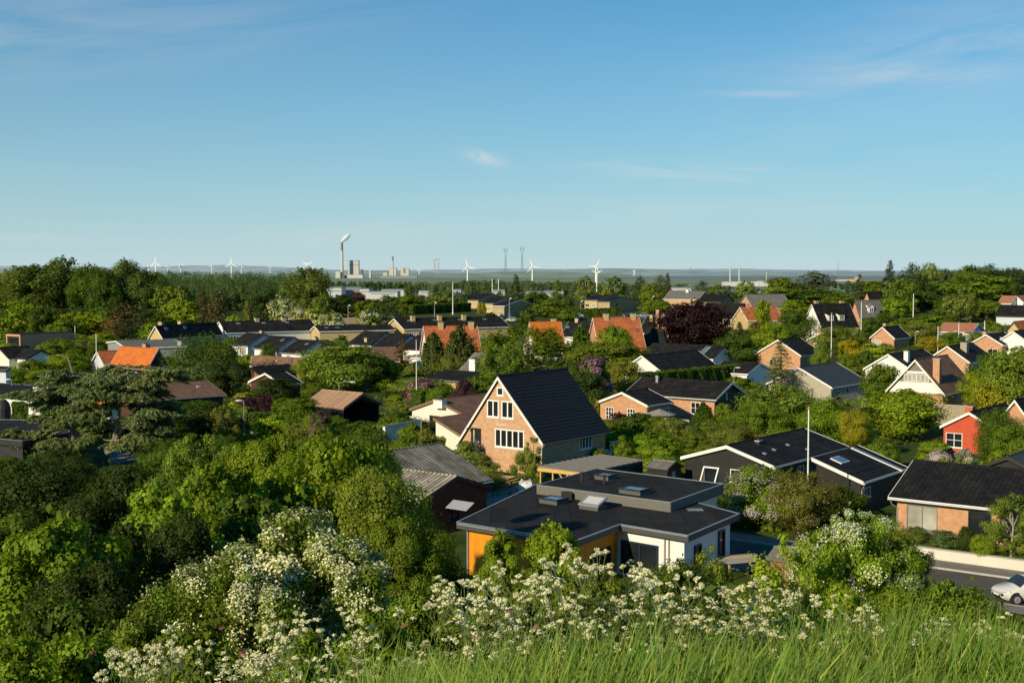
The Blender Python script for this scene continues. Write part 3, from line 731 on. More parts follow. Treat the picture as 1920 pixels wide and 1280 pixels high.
# ------------------------------------------------------------------ ground
ys = list(np.arange(-12, 60, 1.0)) + list(np.arange(60, 240, 6.0)) + list(np.arange(240, 560, 10.0)) + list(np.geomspace(560, 26000, 40))
nx = 120; gv = []; gf = []
for y in ys:
    hw = 34 + abs(y) * .62
    for i in range(nx + 1):
        x = (i / nx * 2 - 1) * hw; gv.append((x, y, T(x, y)))
for j in range(len(ys) - 1):
    for i in range(nx): k = j * (nx + 1) + i; gf.append((k, k + 1, k + nx + 2, k + nx + 1))
gm = bpy.data.meshes.new('ground'); gm.from_pydata(gv, [], gf)
def ground_mat():
    m, N, L, b = nt('ground_grass'); b.inputs['Roughness'].default_value = .95; b.inputs['Specular IOR Level'].default_value = .1
    tc = N.new('ShaderNodeTexCoord')
    def noise(s, d=6):
        n = N.new('ShaderNodeTexNoise'); n.inputs['Scale'].default_value = s; n.inputs['Detail'].default_value = d; L.new(tc.outputs['Object'], n.inputs['Vector']); return n.outputs['Fac']
    def ramp(f, pts):
        r = N.new('ShaderNodeValToRGB'); L.new(f, r.inputs[0]); e = r.color_ramp.elements
        e[0].position, e[0].color = pts[0][0], (*pts[0][1], 1); e[1].position, e[1].color = pts[-1][0], (*pts[-1][1], 1)
        for p, c in pts[1:-1]: x = e.new(p); x.color = (*c, 1)
        return r.outputs['Color']
    a = ramp(noise(.35), [(.3, (.030, .048, .012)), (.5, (.060, .095, .018)), (.68, (.095, .125, .026)), (.8, (.13, .12, .05))])
    bcol = ramp(noise(9, 8), [(.3, (.55, .55, .55)), (.7, (1.3, 1.3, 1.3))])
    mu = N.new('ShaderNodeMix'); mu.data_type = 'RGBA'; mu.blend_type = 'MULTIPLY'; mu.inputs['Factor'].default_value = 1; L.new(a, mu.inputs['A']); L.new(bcol, mu.inputs['B'])
    far = ramp(noise(.0022, 4), [(.38, (.19, .25, .18)), (.5, (.24, .29, .19)), (.6, (.33, .33, .22)), (.68, (.21, .27, .19))])  # haze of distance mixed into these far field colours
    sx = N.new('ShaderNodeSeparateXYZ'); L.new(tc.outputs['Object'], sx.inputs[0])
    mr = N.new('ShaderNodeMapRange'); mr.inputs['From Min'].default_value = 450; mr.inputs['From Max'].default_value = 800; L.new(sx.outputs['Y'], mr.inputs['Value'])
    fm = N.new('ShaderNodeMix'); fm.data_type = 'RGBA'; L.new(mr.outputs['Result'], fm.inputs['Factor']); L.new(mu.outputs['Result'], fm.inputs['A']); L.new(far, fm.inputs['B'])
    L.new(fm.outputs['Result'], b.inputs['Base Color'])
    return m
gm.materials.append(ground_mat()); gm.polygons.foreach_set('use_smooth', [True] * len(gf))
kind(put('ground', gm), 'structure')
ASPH = mat('asphalt', (.125, .115, .100), .95, .1, noise=.4, nscale=.5, bump=.4, bscale=30)
PAVE = mat('pavement', (.23, .21, .18), .9, .2, noise=.2, nscale=1.2, bump=.3)
LAWN = mat('lawn', (.085, .135, .018), .95, .1, noise=.35, nscale=2.2, bump=.6, bscale=25)
SANDY = mat('stubble_field', (.42, .30, .17), .95, .1, noise=.25, nscale=.06)
def patch(name, A, B, C_, D, m, off=.05, n=10, k=10, kd='structure'):
    """sheet over four ground points A B C D, lying just above the ground"""
    A, B, C_, D = (Vector((p[0], p[1], 0)) for p in (A, B, C_, D)); v = []; f = []
    for j in range(k + 1):
        for i in range(n + 1):
            p = (A.lerp(B, i / n)).lerp(D.lerp(C_, i / n), j / k); v.append((p.x, p.y, T(p.x, p.y) + off))
    for j in range(k):
        for i in range(n): q = j * (n + 1) + i; f.append((q, q + 1, q + n + 2, q + n + 1))
    me = bpy.data.meshes.new(name); me.from_pydata(v, [], f); me.materials.append(m); me.update(); o = put(name, me); o['kind'] = kd; return o
def pg(px, py, h=0): return on(px, py, h)
def G(a): return Vector((math.cos(R(a)), math.sin(R(a)), 0))
# the street below the hill, its pavements with kerbs
UR, VR = G(-37), G(53)                       # along the street, away from it
s0 = pg(1880, 1108)
for nm, lo, hi, m, off in (('road', -3.2, 3.2, ASPH, .03), ('pavement', 3.2, 5.3, PAVE, .13), ('pavement', -5.0, -3.2, PAVE, .13)):
    a, b = s0 + UR * 30 + VR * lo, s0 + UR * 30 + VR * hi; c, d = s0 - UR * 62 + VR * hi, s0 - UR * 62 + VR * lo
    patch(nm, a, b, c, d, m, off, 3, 40)
for s in (3.2, -3.2):
    a = s0 + UR * 30 + VR * s; kb = MB().obox(Vector((a.x, a.y, -.2)), -UR * 92, VR * (.14 if s > 0 else -.14), Vector((0, 0, .345))); kind(kb.obj('kerb', CONC), 'structure')
# yard between the flat-roofed house and the brick house, drive behind, field, far parking
patch('yard_pavement', pg(902, 948), pg(1010, 935), pg(1000, 900), pg(905, 890), PAVE, .035)
patch('driveway_pavement', pg(1385, 725), pg(1440, 708), pg(1500, 690), pg(1395, 715), PAVE, .04)
patch('driveway_pavement', pg(1420, 700), pg(1510, 690), pg(1625, 668), pg(1590, 670), PAVE, .045)
patch('road', pg(210, 870), pg(420, 842), pg(420, 818), pg(200, 838), PAVE, .04)
patch('field', at(560, 600, 372), at(760, 596, 372), at(720, 580, 432), at(560, 582, 432), SANDY, .25)
patch('parking_pavement', pg(1150, 601), pg(1250, 596), pg(1250, 588), pg(1130, 596), PAVE, .2)
patch('lawn', pg(1140, 850), pg(1280, 850), pg(1262, 826), pg(1150, 830), LAWN, .05)
patch('lawn', pg(430, 812), pg(470, 815), pg(560, 790), pg(450, 786), LAWN, .05)
patch('lawn', pg(1585, 735), pg(1680, 735), pg(1640, 712), pg(1585, 712), LAWN, .05)
patch('lawn', pg(40, 788), pg(190, 788), pg(190, 765), pg(40, 770), LAWN, .05)
patch('field', at(-60, 530, 1500), at(40, 530, 1500), at(60, 520, 2300), at(-60, 520, 2300), SANDY, .4)
# water of the fjord and the hills behind it
WATER = mat('fjord_water', (.20, .27, .31), .5, .2, noise=.05, nscale=.002)
wm_ = MB().face([(700, 6300, -11.2), (2100, 6300, -11.2), (4200, 13500, -11.2), (-1500, 13500, -11.2)]); kind(wm_.obj('water', WATER), 'structure')
def hills(name, Y, pts, col, seed, zb=-20, nz=5.0, depth=1500):
    rg = random.Random(seed); m = mat(name + '_hazed_cover%d' % seed, col, .95, .05, noise=.45, nscale=.006, stretch=(1, .15, 8))  # col carries the aerial haze of each range in its base colour
    v = []; f = []; n = 260; xs = [pts[0][0] + (pts[-1][0] - pts[0][0]) * i / n for i in range(n + 1)]
    for i, px in enumerate(xs):
        py = interp(pts, px); p = at(px, py, Y); b = sum(math.sin(px * k * .013 + seed * k) / k for k in (1, 2.3, 5.1, 9.7)) * nz
        v += [(p.x, Y - depth, zb), (p.x, Y - depth * .5, (zb + p.z) * .5 + b * .4 + 4), (p.x, Y, p.z + b + rg.uniform(-1, 1) * nz * .25), (p.x, Y + 700, zb)]
    for i in range(n):
        for k in range(3): q = i * 4 + k; f.append((q, q + 4, q + 5, q + 1))
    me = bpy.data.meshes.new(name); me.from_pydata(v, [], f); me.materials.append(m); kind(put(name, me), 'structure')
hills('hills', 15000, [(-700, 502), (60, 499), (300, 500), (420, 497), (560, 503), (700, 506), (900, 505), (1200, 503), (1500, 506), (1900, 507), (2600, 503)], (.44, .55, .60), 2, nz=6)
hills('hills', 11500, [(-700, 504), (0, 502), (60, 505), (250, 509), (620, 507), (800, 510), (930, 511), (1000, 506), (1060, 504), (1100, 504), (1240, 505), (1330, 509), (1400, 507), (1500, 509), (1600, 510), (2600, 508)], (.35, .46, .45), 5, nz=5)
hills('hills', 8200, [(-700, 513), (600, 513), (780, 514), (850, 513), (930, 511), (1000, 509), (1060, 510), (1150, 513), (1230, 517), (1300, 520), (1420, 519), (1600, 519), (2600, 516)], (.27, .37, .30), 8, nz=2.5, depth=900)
# ------------------------------------------------------------------ main brick house with the steep roof
def main_house():
    c = on(1015, 893, 0); ang = R(52); u = G(52); v = G(142)
    W_ = 10.2; Lh = 10.4; gabz = 0
    root = thing('brick_house', 'tall warm brick house with steep black tile roof and white lettering on its gable', 'house', (c.x, c.y, T(c.x, c.y)), ang)
    P = lambda s, t, z: Vector((s, t, z))
    tr, zr, e0, e1 = 4.85, 8.75, 3.35, 2.0
    t1 = 10.0
    fG = lambda t, z, o=0: P(-o, t, z); fF = lambda s, z, o=0: P(s, -o, z); fE = lambda t, z, o=0: P(Lh + o, t, z)
    poly = [(0, -1), (9.4, -1), (9.4, 2.55), (tr, zr - .12), (0, 3.3)]
    ppm = 1 / 20.3   # metres per picture column near the gable
    hw = []  # windows on the gable: t, z, w, h, cols
    wins = [(4.38, 7.05, .78, .82, 1), (4.92, 5.0, 1.42, 1.62, 2), (3.2, 5.0, 1.42, 1.62, 2), (1.95, 2.28, 3.45, 1.72, 5)]
    door = (7.05, 1.55, 1.25, 2.28)
    holes = [(a, b, a + w_, b + h_) for a, b, w_, h_, n in wins] + [(door[0], door[1], door[0] + door[2], door[1] + door[3]), (8.62, -.1, 9.3, 1.75)]
    mb = MB(); wall_face(mb, fG, poly, holes)
    for h in holes:
        for (a, b, a2, b2) in ((h[0], h[1], h[2], h[1]), (h[0], h[3], h[2], h[3]), (h[0], h[1], h[0], h[3]), (h[2], h[1], h[2], h[3])):
            mb.face([fG(a, b), fG(a2, b2), fG(a2, b2, -.25), fG(a, b, -.25)])
    swin = (6.0, 1.75, 2.1, 1.5)
    wall_face(mb, fF, [(0, -1), (Lh, -1), (Lh, 3.3), (0, 3.3)], [(swin[0], swin[1], swin[0] + swin[2], swin[1] + swin[3])])
    wall_face(mb, fE, poly, []); mb.face([P(0, 9.4, -1), P(Lh, 9.4, -1), P(Lh, 9.4, 2.5), P(0, 9.4, 2.5)])
    mb.face([P(.8, 8.5, -.1), P(.8, 9.4, -.1), P(.8, 9.4, 2), P(.8, 8.5, 2)])
    wo = mb.obj('wall', WALL['brick'], root)
    MB().obox(P(-.012, 0, -.9), P(0, 9.4, 0), P(0, 0, 1.0), P(.011, 0, 0)).obj('plinth', mat('pale_plinth', (.50, .37, .24), .9, bump=.2), root)
    # lettering: small pale raised characters over the lower windows, too small to read
    lb = MB(); rr = random.Random(4)
    x = 5.15
    for i in range(8):
        hh = .26 if i == 0 else .17; ww = .09
        lb.obox(P(-.02, x, 4.32 - (.06 if i > 5 else 0)), P(0, -.03, 0), P(0, 0, hh), P(.018, 0, 0)); lb.obox(P(-.02, x - .03, 4.32 + (hh - .04) * rr.choice((0, .5, 1))), P(0, -ww + .03, 0), P(0, 0, .04), P(.018, 0, 0))
        lb.obox(P(-.02, x - ww + .01, 4.32), P(0, -.028, 0), P(0, 0, hh * rr.uniform(.5, 1)), P(.018, 0, 0)); x -= .135
    lb.obj('lettering', WHITE, root)
    for a, b, w_, h_, n in wins: window(root, fG, None, a, b, w_, h_, n, 1, fw=.125, rec=.05)
    window(root, fF, None, *swin, 4, 1, fw=.10)
    d = door; dm = mat('black_door', (.02, .022, .022), .4, noise=.1)
    do = MB().obox(fG(d[0] + .02, d[1], -.2), P(0, d[2] - .04, 0), P(0, 0, d[3] - .03), P(.05, 0, 0)).obj('door', dm, root)
    MB().obox(fG(d[0] + d[2] - .33, d[1] + .15, -.145), P(0, .18, 0), P(0, 0, d[3] - .35), P(-.01, 0, 0)).obj('pane', CURTAIN, do)
    MB().obox(fG(d[0] + .72, d[1] + 1.0, -.14), P(0, .05, 0), P(0, 0, .2), P(-.06, 0, 0)).obj('handle', ZINC, do)
    MB().obox(fG(8.7, 0, -.2), P(0, .55, 0), P(0, 0, 1.3), P(.05, 0, 0)).obj('door', DARK, root)
    # roof
    o = .35; k0 = (zr - e0) / tr; k1 = (zr - e1) / (t1 - tr); h = .16
    rb = MB()
    a = P(-.25, -o, e0 - k0 * o + h); 
    rb.slab([P(-.25, -o, e0 - k0 * o + h), P(Lh + .3, -o, e0 - k0 * o + h), P(Lh + .3, tr, zr + h), P(-.25, tr, zr + h)], .16)
    rb.slab([P(-.25, tr + .004, zr + h), P(Lh + .3, tr + .004, zr + h), P(Lh + .3, t1, e1 + h), P(-.25, t1, e1 + h)], .16)
    # tile courses as real steps on the slope that shows
    nC = 20; up = P(0, tr + o, zr - (e0 - k0 * o)); n = up.cross(P(-1, 0, 0)).normalized(); n = n if n.z > 0 else -n
    for i in range(nC):
        b = P(-.25, -o, e0 - k0 * o + h) + up * (i / nC); rb.obox(b + n * .005, P(Lh + .55, 0, 0), up * (.98 / nC) - n * .03, n * .045)
    rb.tube([P(-.28, tr, zr + h + .02), P(Lh + .32, tr, zr + h + .02)], .12, 8)
    rb.obj('roof', ROOF['slate'], root)
    vb = MB()
    for (ta, za, tb, zb_) in ((-o, e0 - k0 * o, tr, zr), (t1, e1, tr, zr)):
        A, B = P(-.30, ta, za - .2), P(-.30, tb, zb_ - .2); vb.obox(A, B - A, P(0, 0, .32), P(.06, 0, 0))
    vb.obj('verge_board', WHITE, root)
    for i in range(14): s = .2 + i * .75; MB().obox(P(s, -o + .03, e0 - k0 * o - .10), P(.09, 0, 0), P(0, o, 0), P(0, 0, .13)).obj('rafter', WHITE, root)
    MB().tube([P(-.2, -o - .07, e0 - k0 * o + .02), P(Lh + .25, -o - .07, e0 - k0 * o + .02)], .065, 8).obj('gutter', mat('dark_gutter', (.12, .13, .14), .4), root)
    MB().tube([P(-.08, -o - .07, e0 - k0 * o), P(-.08, -.08, 2.6), P(-.08, -.08, 0)], .055, 8).obj('downpipe', WHITE, root)
    # entrance steps with a curved side
    st = MB(); cy = 7.65
    st.box((-1.7, cy - 1.0, -.2), (-.01, cy + 1.1, 1.5))
    for i in range(5): st.box((-1.7 - .3 * (5 - i), cy - .9 + .0, -.2), (-1.7 - .3 * (4 - i) - .002, cy + 1.1, 1.48 - .28 * (5 - i)))
    n = 10
    for i in range(n):   # curved parapet sweeping down
        f0, f1 = i / n, (i + 1) / n
        x0, x1 = -.02 - 3.2 * f0, -.02 - 3.2 * f1; z0, z1 = 1.72 - 1.15 * f0 ** 2.0, 1.72 - 1.15 * f1 ** 2.0
        st.face([(x0, cy - 1.02, -.2), (x1, cy - 1.02, -.2), (x1, cy - 1.02, z1), (x0, cy - 1.02, z0)]); st.face([(x0, cy - 1.02, z0), (x1, cy - 1.02, z1), (x1, cy - .86, z1), (x0, cy - .86, z0)])
        st.face([(x0, cy - .86, z0), (x1, cy - .86, z1), (x1, cy - .86, -.2), (x0, cy - .86, -.2)])
    st.cyl(-3.25, cy - .94, -.2, .85, .13, n=10)
    st.obj('entrance_steps', mat('sandy_concrete', (.50, .42, .29), .9, noise=.15, bump=.3), root)
    ab = MB(); pts = [(-.03 - 1.5 * math.sin(math.pi * .5 * i / 8), 1.05 * math.cos(math.pi * .5 * i / 8)) for i in range(9)]
    ab.face([(-.03, cy - 1.028, -.25)] + [(x, cy - 1.028, z) for x, z in pts] + [(pts[-1][0], cy - 1.028, -.25)]); ab.obj('arch_shade', mat('deep_shade', (.012, .012, .011), 1), root)  # flat near-black sheet painted as the shade inside the arch
    MB().tube([P(-.02, 8.35, 3.75), P(-.45, 8.3, 3.85)], .03, 6).tube([P(-.45, 8.3, 3.85), P(-.5, 8.3, 3.7)], [.11, .14], 8).obj('wall_lamp', DARK, root)
    # white stair rail behind
    sb = MB()
    sb.box((Lh, -.5, .9), (Lh + 2.0, 1.2, 1.05))
    for i in range(6): sb.box((Lh + .1 + i * .36, -.54, 1.05), (Lh + .16 + i * .36, -.48, 2.0))
    sb.obox(P(Lh + .05, -.545, 2.0), P(2.0, 0, 0), P(0, .09, 0), P(0, 0, .08)); sb.obox(P(Lh + .1, -.52, 1.1), P(.8, 0, .85), P(0, .03, 0), P(0, 0, .07)); sb.obox(P(Lh + .1, -.515, 1.95), P(.8, 0, -.85), P(0, .03, 0), P(0, 0, .07))
    for i in range(4): sb.box((Lh + 2.0 + i * .3, -.5, .0), (Lh + 2.3 + i * .3 - .01, 1.2, .82 - .22 * i))
    sb.obox(P(Lh + 2.05, -.545, 2.0), P(1.4, 0, -1.0), P(0, .09, 0), P(0, 0, .08))
    for i in range(5): sb.box((Lh + 2.1 + i * .3, -.54, .4), (Lh + 2.15 + i * .3, -.48, 1.95 - .21 * i))
    sb.obj('stair_rail', mat('white_blue_paint', (.66, .70, .74), .6), root)
    g0 = T(c.x, c.y)
    for k, (t, lab) in enumerate(((8.3, 'dark green planter by the steps post, beside the wall lamp'), (6.85, 'dark green planter of white flowers under the lower gable windows'))):
        w0 = c + u * -.8 + v * (t if k == 0 else 6.85); q = thing('planter', lab, 'planter', (w0.x, w0.y, g0 + 1.5), 0, 'planters beside the front door')
        MB().tube([(0, 0, 0), (0, 0, .62), (0, 0, .66)], [.21, .30, .33], 12).obj('pot', mat('green_pot', (.06, .085, .07), .5), q)
        rg = np.random.default_rng(k + 50); Pn = rg.normal(size=(160, 3)) * .15 + np.array([0, 0, .82])
        lo = put('foliage', Leaves().add(Pn, rg.normal(size=(160, 3)), .12, tints(rg, 160), .6).mesh('planter_leaf', [LEAF], rg), q); lo.color = (.10, .13, .07, 1)
        lo = put('blossom', Leaves().add(Pn[:50] + np.array([0, 0, .1]), rg.normal(size=(50, 3)), .1, tints(rg, 50), .9).mesh('planter_flower', [PETAL], rg), q); lo.color = (.7, .62, .68, 1)
    return root
main_house()
# ------------------------------------------------------------------ flat-roofed new house below the hill
def flat_house():
    zl = 3.15; zu = 3.75
    A = [plane(857, 981, zl), plane(1077, 1017, zl), plane(1163, 985, zl), plane(1290, 1006, zl), plane(1386, 965, zl), plane(1300, 942, zl), plane(1010, 908, zl)]
    o = A[0]; root = thing('flat_roofed_house', 'new flat-roofed house with black roof, amber boarded wing and white wing below the hill', 'house', (o.x, o.y, 0), 0)
    loc = [Vector((p.x - o.x, p.y - o.y, 0)) for p in A]
    am, wh = WALL['amber'], WALL['white']
    ordr = loc
    area = sum(loc[i].x * loc[(i + 1) % len(loc)].y - loc[(i + 1) % len(loc)].x * loc[i].y for i in range(len(loc)))
    mats = [am, am, wh, wh, wh, wh, am]
    P2, ins = flat_block(root, loc, -.6, zl, mats if area > 0 else mats[::-1], ROOF['felt'], .5, .3, mat('dark_fascia', (.07, .07, .072), .6, noise=.15))
    B = [plane(1007, 911, zu), plane(1257, 944, zu), plane(1356, 909, zu), plane(1120, 880, zu)]
    lb = [Vector((p.x - o.x, p.y - o.y, 0)) for p in B]
    flat_block(root, lb, -.6, zu, wh, ROOF['felt'], .35, .62, mat('grey_fascia', (.15, .145, .13), .7, noise=.15), 'upper_roof', 'upper_wall')
    def fnof(i):
        a, b = ins[i], ins[(i + 1) % len(ins)]; d = (b - a).normalized(); n = Vector((d.y, -d.x, 0)); ln = (b - a).length
        return (lambda s, z, oo=0: Vector((a.x, a.y, z)) + d * s + n * (oo + .10)), ln
    navy = mat('navy_window_frame', (.018, .028, .06), .35)
    def idx_of(k): return min(range(len(ins)), key=lambda i: (P2[i] - loc[k]).length)
    def wall_fn(k):   # wall running from roof corner k to k+1 of the original list
        i, j = idx_of(k), idx_of((k + 1) % len(loc))
        a, b = (ins[i], ins[j]); d = (b - a).normalized(); n = Vector((d.y, -d.x, 0)); mid = (a + b) / 2; cen = sum((p for p in ins), Vector()) / len(ins)
        m2 = Vector((d.y, -d.x, 0)); 
        if (P2[i] - a).dot(n) + (P2[j] - b).dot(n) < 0: n = -n
        return (lambda s, z, oo=0: Vector((a.x, a.y, z)) + d * s + n * (oo + .10)), (b - a).length
    f, ln = wall_fn(0); window(root, f, None, ln * .31, .1, 1.15, 2.35, 1, 2, DARK, None, fw=.1, sill=False)
    window(root, f, None, ln * .62, .5, 1.3, 1.6, 1, 1, DARK, None, fw=.1, sill=False)
    f, ln = wall_fn(1); window(root, f, None, ln * .40, 1.0, ln * .42, .95, 2, 1, DARK, None, fw=.09, sill=False)
    f, ln = wall_fn(2); window(root, f, None, .35, .2, ln * .56, 2.0, 2, 1, navy, None, fw=.11, sill=False)
    for dx in (1.35, 1.05):
        MB().tube([f(ln - dx, -.1, -.03), f(ln - dx, 2.86, -.03)], .05, 8).obj('downpipe', mat('grey_pipe', (.32, .31, .29), .45), root)
    f, ln = wall_fn(3)
    window(root, f, None, ln * .20, .7, .95, 1.5, 1, 1, navy, None, fw=.1, sill=False); window(root, f, None, ln * .72, .7, .95, 1.75, 1, 1, navy, None, fw=.1, sill=False)
    f, ln = wall_fn(0); MB().tube([f(.12, -.2, -.03), f(.12, 2.9, -.03)], .06, 8).obj('downpipe', ZINC, root)
    MB().tube([Vector((loc[0].x, loc[0].y, zl - .02)) + Vector((.0, -.06, 0)), Vector((loc[1].x, loc[1].y, zl - .02)) + Vector((0, -.06, 0))], .05, 6).obj('gutter', ZINC, root)
    MB().tube([Vector((loc[2].x, loc[2].y, zl + .02)) + Vector((.05, -.06, 0)), Vector((loc[3].x, loc[3].y, zl + .02)) + Vector((-.02, -.06, 0))], .045, 6).obj('gutter', ZINC, root)
    # rooflights: curb, frame, pane
    def rooflight(px, py, z, L_, W_, opened=False, lab=None):
        p = plane(px, py, z + .3); a = R(-40)
        cb = MB(); t = Matrix.Rotation(a, 4, 'Z'); q = Vector((p.x - o.x, p.y - o.y, z))
        def X(x, y, zz): v = t @ Vector((x, y, 0)); return Vector((q.x + v.x, q.y + v.y, q.z + zz))
        cb.obox(X(-L_ / 2, -W_ / 2, .0), X(L_, 0, 0) - X(0, 0, 0), X(0, W_, 0) - X(0, 0, 0), Vector((0, 0, .26)))
        r = cb.obj('rooflight', mat('rooflight_curb', (.10, .10, .10), .6), root)
        fb = MB(); tilt = .42 if opened else 0
        zz = .265
        for (x0, y0, x1, y1) in ((-L_ / 2 - .05, -W_ / 2 - .05, L_ / 2 + .05, -W_ / 2 + .1), (-L_ / 2 - .05, W_ / 2 - .1, L_ / 2 + .05, W_ / 2 + .05), (-L_ / 2 - .05, -W_ / 2 + .1, -L_ / 2 + .1, W_ / 2 - .1), (L_ / 2 - .1, -W_ / 2 + .1, L_ / 2 + .05, W_ / 2 - .1)):
            h0 = zz + tilt * (y0 + W_ / 2) / W_; h1 = zz + tilt * (y1 + W_ / 2) / W_
            fb.obox(X(x0, y0, h0), X(x1 - x0, 0, 0) - X(0, 0, 0), X(0, y1 - y0, h1 - h0) - X(0, 0, 0), Vector((0, 0, .10)))
        fb.obj('sash', DARK if not opened else ZINC, r)
        MB().face([X(-L_ / 2 + .09, -W_ / 2 + .09, zz + .07), X(L_ / 2 - .09, -W_ / 2 + .09, zz + .07), X(L_ / 2 - .09, W_ / 2 - .09, zz + .07 + tilt * .9), X(-L_ / 2 + .09, W_ / 2 - .09, zz + .07 + tilt * .9)]).obj('pane', GLASS_SKY if not opened else mat('rooflight_blind', (.55, .56, .56), .4), r)
    rooflight(1038, 934, zl + .06, 1.5, 1.2); rooflight(1112, 945, zl + .06, 1.5, 1.0, True); rooflight(1135, 890, zu + .06, 1.2, 1.0); rooflight(1190, 916, zu + .06, 1.7, 1.2)
    p = plane(1062, 926, zl + .4); MB().box((p.x - o.x - .35, p.y - o.y - .3, zl + .06), (p.x - o.x + .35, p.y - o.y + .3, zl + .55)).obj('vent_box', DARK, root)
    for (px, py) in ((1133, 898), (1091, 893)):
        p = plane(px, py, zu + .4); MB().cyl(p.x - o.x, p.y - o.y, zu + .05, zu + .62, .09, n=8).cyl(p.x - o.x, p.y - o.y, zu + .62, zu + .70, .14, n=8).obj('vent_pipe', DARK, root)
    p = plane(1303, 954, zl + .1); MB().box((p.x - o.x - .5, p.y - o.y - .35, zl + .06), (p.x - o.x + .5, p.y - o.y + .35, zl + .10)).obj('roof_plate', ZINC, root)
flat_house()
# grey corrugated house with dark front wing
house('house with mossy corrugated grey roof behind the bush, facing the steep brick house', (775, 932), 52, ('x', 923), 10.5, ('y', 857), 2.5, 1, 'darkbrick', 'moss', 'dark', fascia=False, wins=[('E', 2, .9, 1.6, 1.1, 2)])
house('low dark brick wing with mossy roof and an awning over its window', (787, 944), 142, 5.5, ('x', 923), ('y', 896), 2.6, -1, 'darkbrick', 'moss', 'dark', fascia=False, wins=[('G', 3.2, .7, 1.4, 1.15, 2, 1, DARK)])
p = plane(868, 948, 2.3); a = thing('window_awning', 'pale metal awning over the window of the dark brick wing', 'awning', (p.x, p.y, 2.2), R(-38))
MB().slab([(-.95, -.75, .0), (.95, -.75, .0), (.95, .1, .42), (-.95, .1, .42)], .04).obj('sheet', mat('pale_metal', (.5, .52, .54), .35, metal=.3), a); [MB().tube([(x, -.7, -.03), (x, .1, -.4)], .02, 5).obj('bracket', DARK, a) for x in (-.9, .9)]
# carport and shed
def carport():
    z = 2.45; A = [plane(1027, 873, z), plane(1094, 886, z), plane(1206, 863, z), plane(1153, 848, z)]; o = A[1]; ax = (A[2] - A[1]).normalized(); ang = math.atan2(ax.y, ax.x)
    root = thing('carport', 'open timber carport with ribbed grey roof between the brick house and flat roofs', 'carport', (o.x, o.y, T(o.x, o.y)), ang)
    Ln = (A[2] - A[1]).length; Wd = (A[0] - A[1]).length
    rb = MB().slab([(0, 0, z), (Ln, 0, z), (Ln, Wd, z + .1), (0, Wd, z + .1)], .1)
    for i in range(12): rb.obox((i * Ln / 11 - .03, 0, z + .003), (.06, 0, 0), (0, Wd, .1), (0, 0, .05))
    rb.obj('roof', mat('grey_felt', (.22, .21, .19), .85, noise=.2), root)
    MB().box((-.06, -.02, z - .30), (-.005, Wd + .02, z - .02)).obj('fascia', mat('new_timber', (.62, .40, .12), .7, noise=.2), root)
    MB().box((.3, .05, -.3), (Ln, .12, z - .12)).obj('back_wall', WALL['black'], root)
    tm = mat('new_timber', (.62, .40, .12))
    for (x, y) in ((.08, .12), (.08, Wd * .36), (.08, Wd * .68), (.08, Wd - .2), (Ln * .5, Wd - .2), (Ln - .2, Wd - .2)): MB().box((x - .06, y - .06, -.2), (x + .06, y + .06, z - .12)).obj('post', tm, root)
    MB().obox((.1, Wd * .36, 1.2), (0, .9, 1.0), (.06, 0, 0), (0, .07, -.07)).obj('brace', tm, root)
carport()
house('small grey garden shed with felt roof behind the flat-roofed house', (1252, 881), 142, ('x', 1210), ('x', 1281), ('y', 867), 2.0, -1, 'grey' if False else 'black', ROOF['grey'], 'dark', name='garden_shed', cat='shed', ov=.12, rth=.08, doors=[('G', .9, 0, .75, 1.75, mat('pale_shed_door', (.40, .42, .44)))])
# cream house with brown roofs
house('cream rendered house with brown tile roof and white chimney block, beside the steep brick house', (866, 777), 52, 15, ('x', 767), ('y', 751), 2.6, 1, 'cream', 'brown', 'brown', chim=[(-.0, 3.2, .9, 1.3, .1, RENDER)], wins=[('G', 3.5, .3, 1.6, 1.9, 1, 1, mat('beige_frame', (.35, .32, .26)))], ov=.25)
house('low cream annex with brown lean-to roof beside the steep brick house', (864, 818), 52, 11, ('x', 812), ('y', 785), 2.0, 1, 'cream', 'brown', 'brown', rt=.995, name='annex', ov=.2)
a_, b_ = plane(722, 800, 2.2), plane(790, 788, 2.2); d_ = (b_ - a_); d_.z = 0
wl = thing('garden_wall', 'white rendered garden wall with a small square opening beside the cream house', 'wall', (a_.x, a_.y, T(a_.x, a_.y)), math.atan2(d_.y, d_.x))
MB().box((0, -.02, -.5), (d_.length, .30, 2.2)).obj('wall', RENDER, wl); MB().box((-.04, -.07, 2.2), (d_.length + .04, .35, 2.27)).obj('coping', GREYP, wl); MB().box((d_.length * .40, -.035, .85), (d_.length * .40 + .8, -.021, 1.25)).obj('vent', DARK, wl)
# ------------------------------------------------------------------ right-hand houses near the street
house('brick bungalow with black shingle roof above the white retaining wall', (1666, 934), -37, 17, 9.5, ('y', 866), 2.5, 1, 'orange', 'shingle', 'white', zb=.7, gutter=True, chim=[],
      wins=[('F', 1.1, .55, 2.1, 1.65, 2, 1, GREYP, CURTAIN), ('F', 5.2, .45, 1.5, 1.75, 1, 1, DARK), ('F', 7.2, .45, 2.4, 1.75, 2, 1, DARK, CURTAIN), ('G', 3, .8, 1.5, 1.2)], ov=.45)
house('black timber house with white gable boards and an open white window', (1452, 877), 52, 15, ('x', 1276), ('y', 838), 2.5, 1, 'black', 'black', 'white', chim=[(4.2, 3.6, .5, .35, .12, DARK)], wins=[('G', 5.2, .55, 1.5, 1.45, 1), ('G', 2.4, .9, 1.8, 1.1, 2), ('F', 5, .9, 1.2, 1.1)],
      sky=[(2.2, .45, .35, .35, 'F', ZINC), (4.4, .5, .35, .35, 'F', ZINC), (7.5, .55, .35, .35, 'F', ZINC), (8.6, .25, .35, .35, 'F', ZINC)])
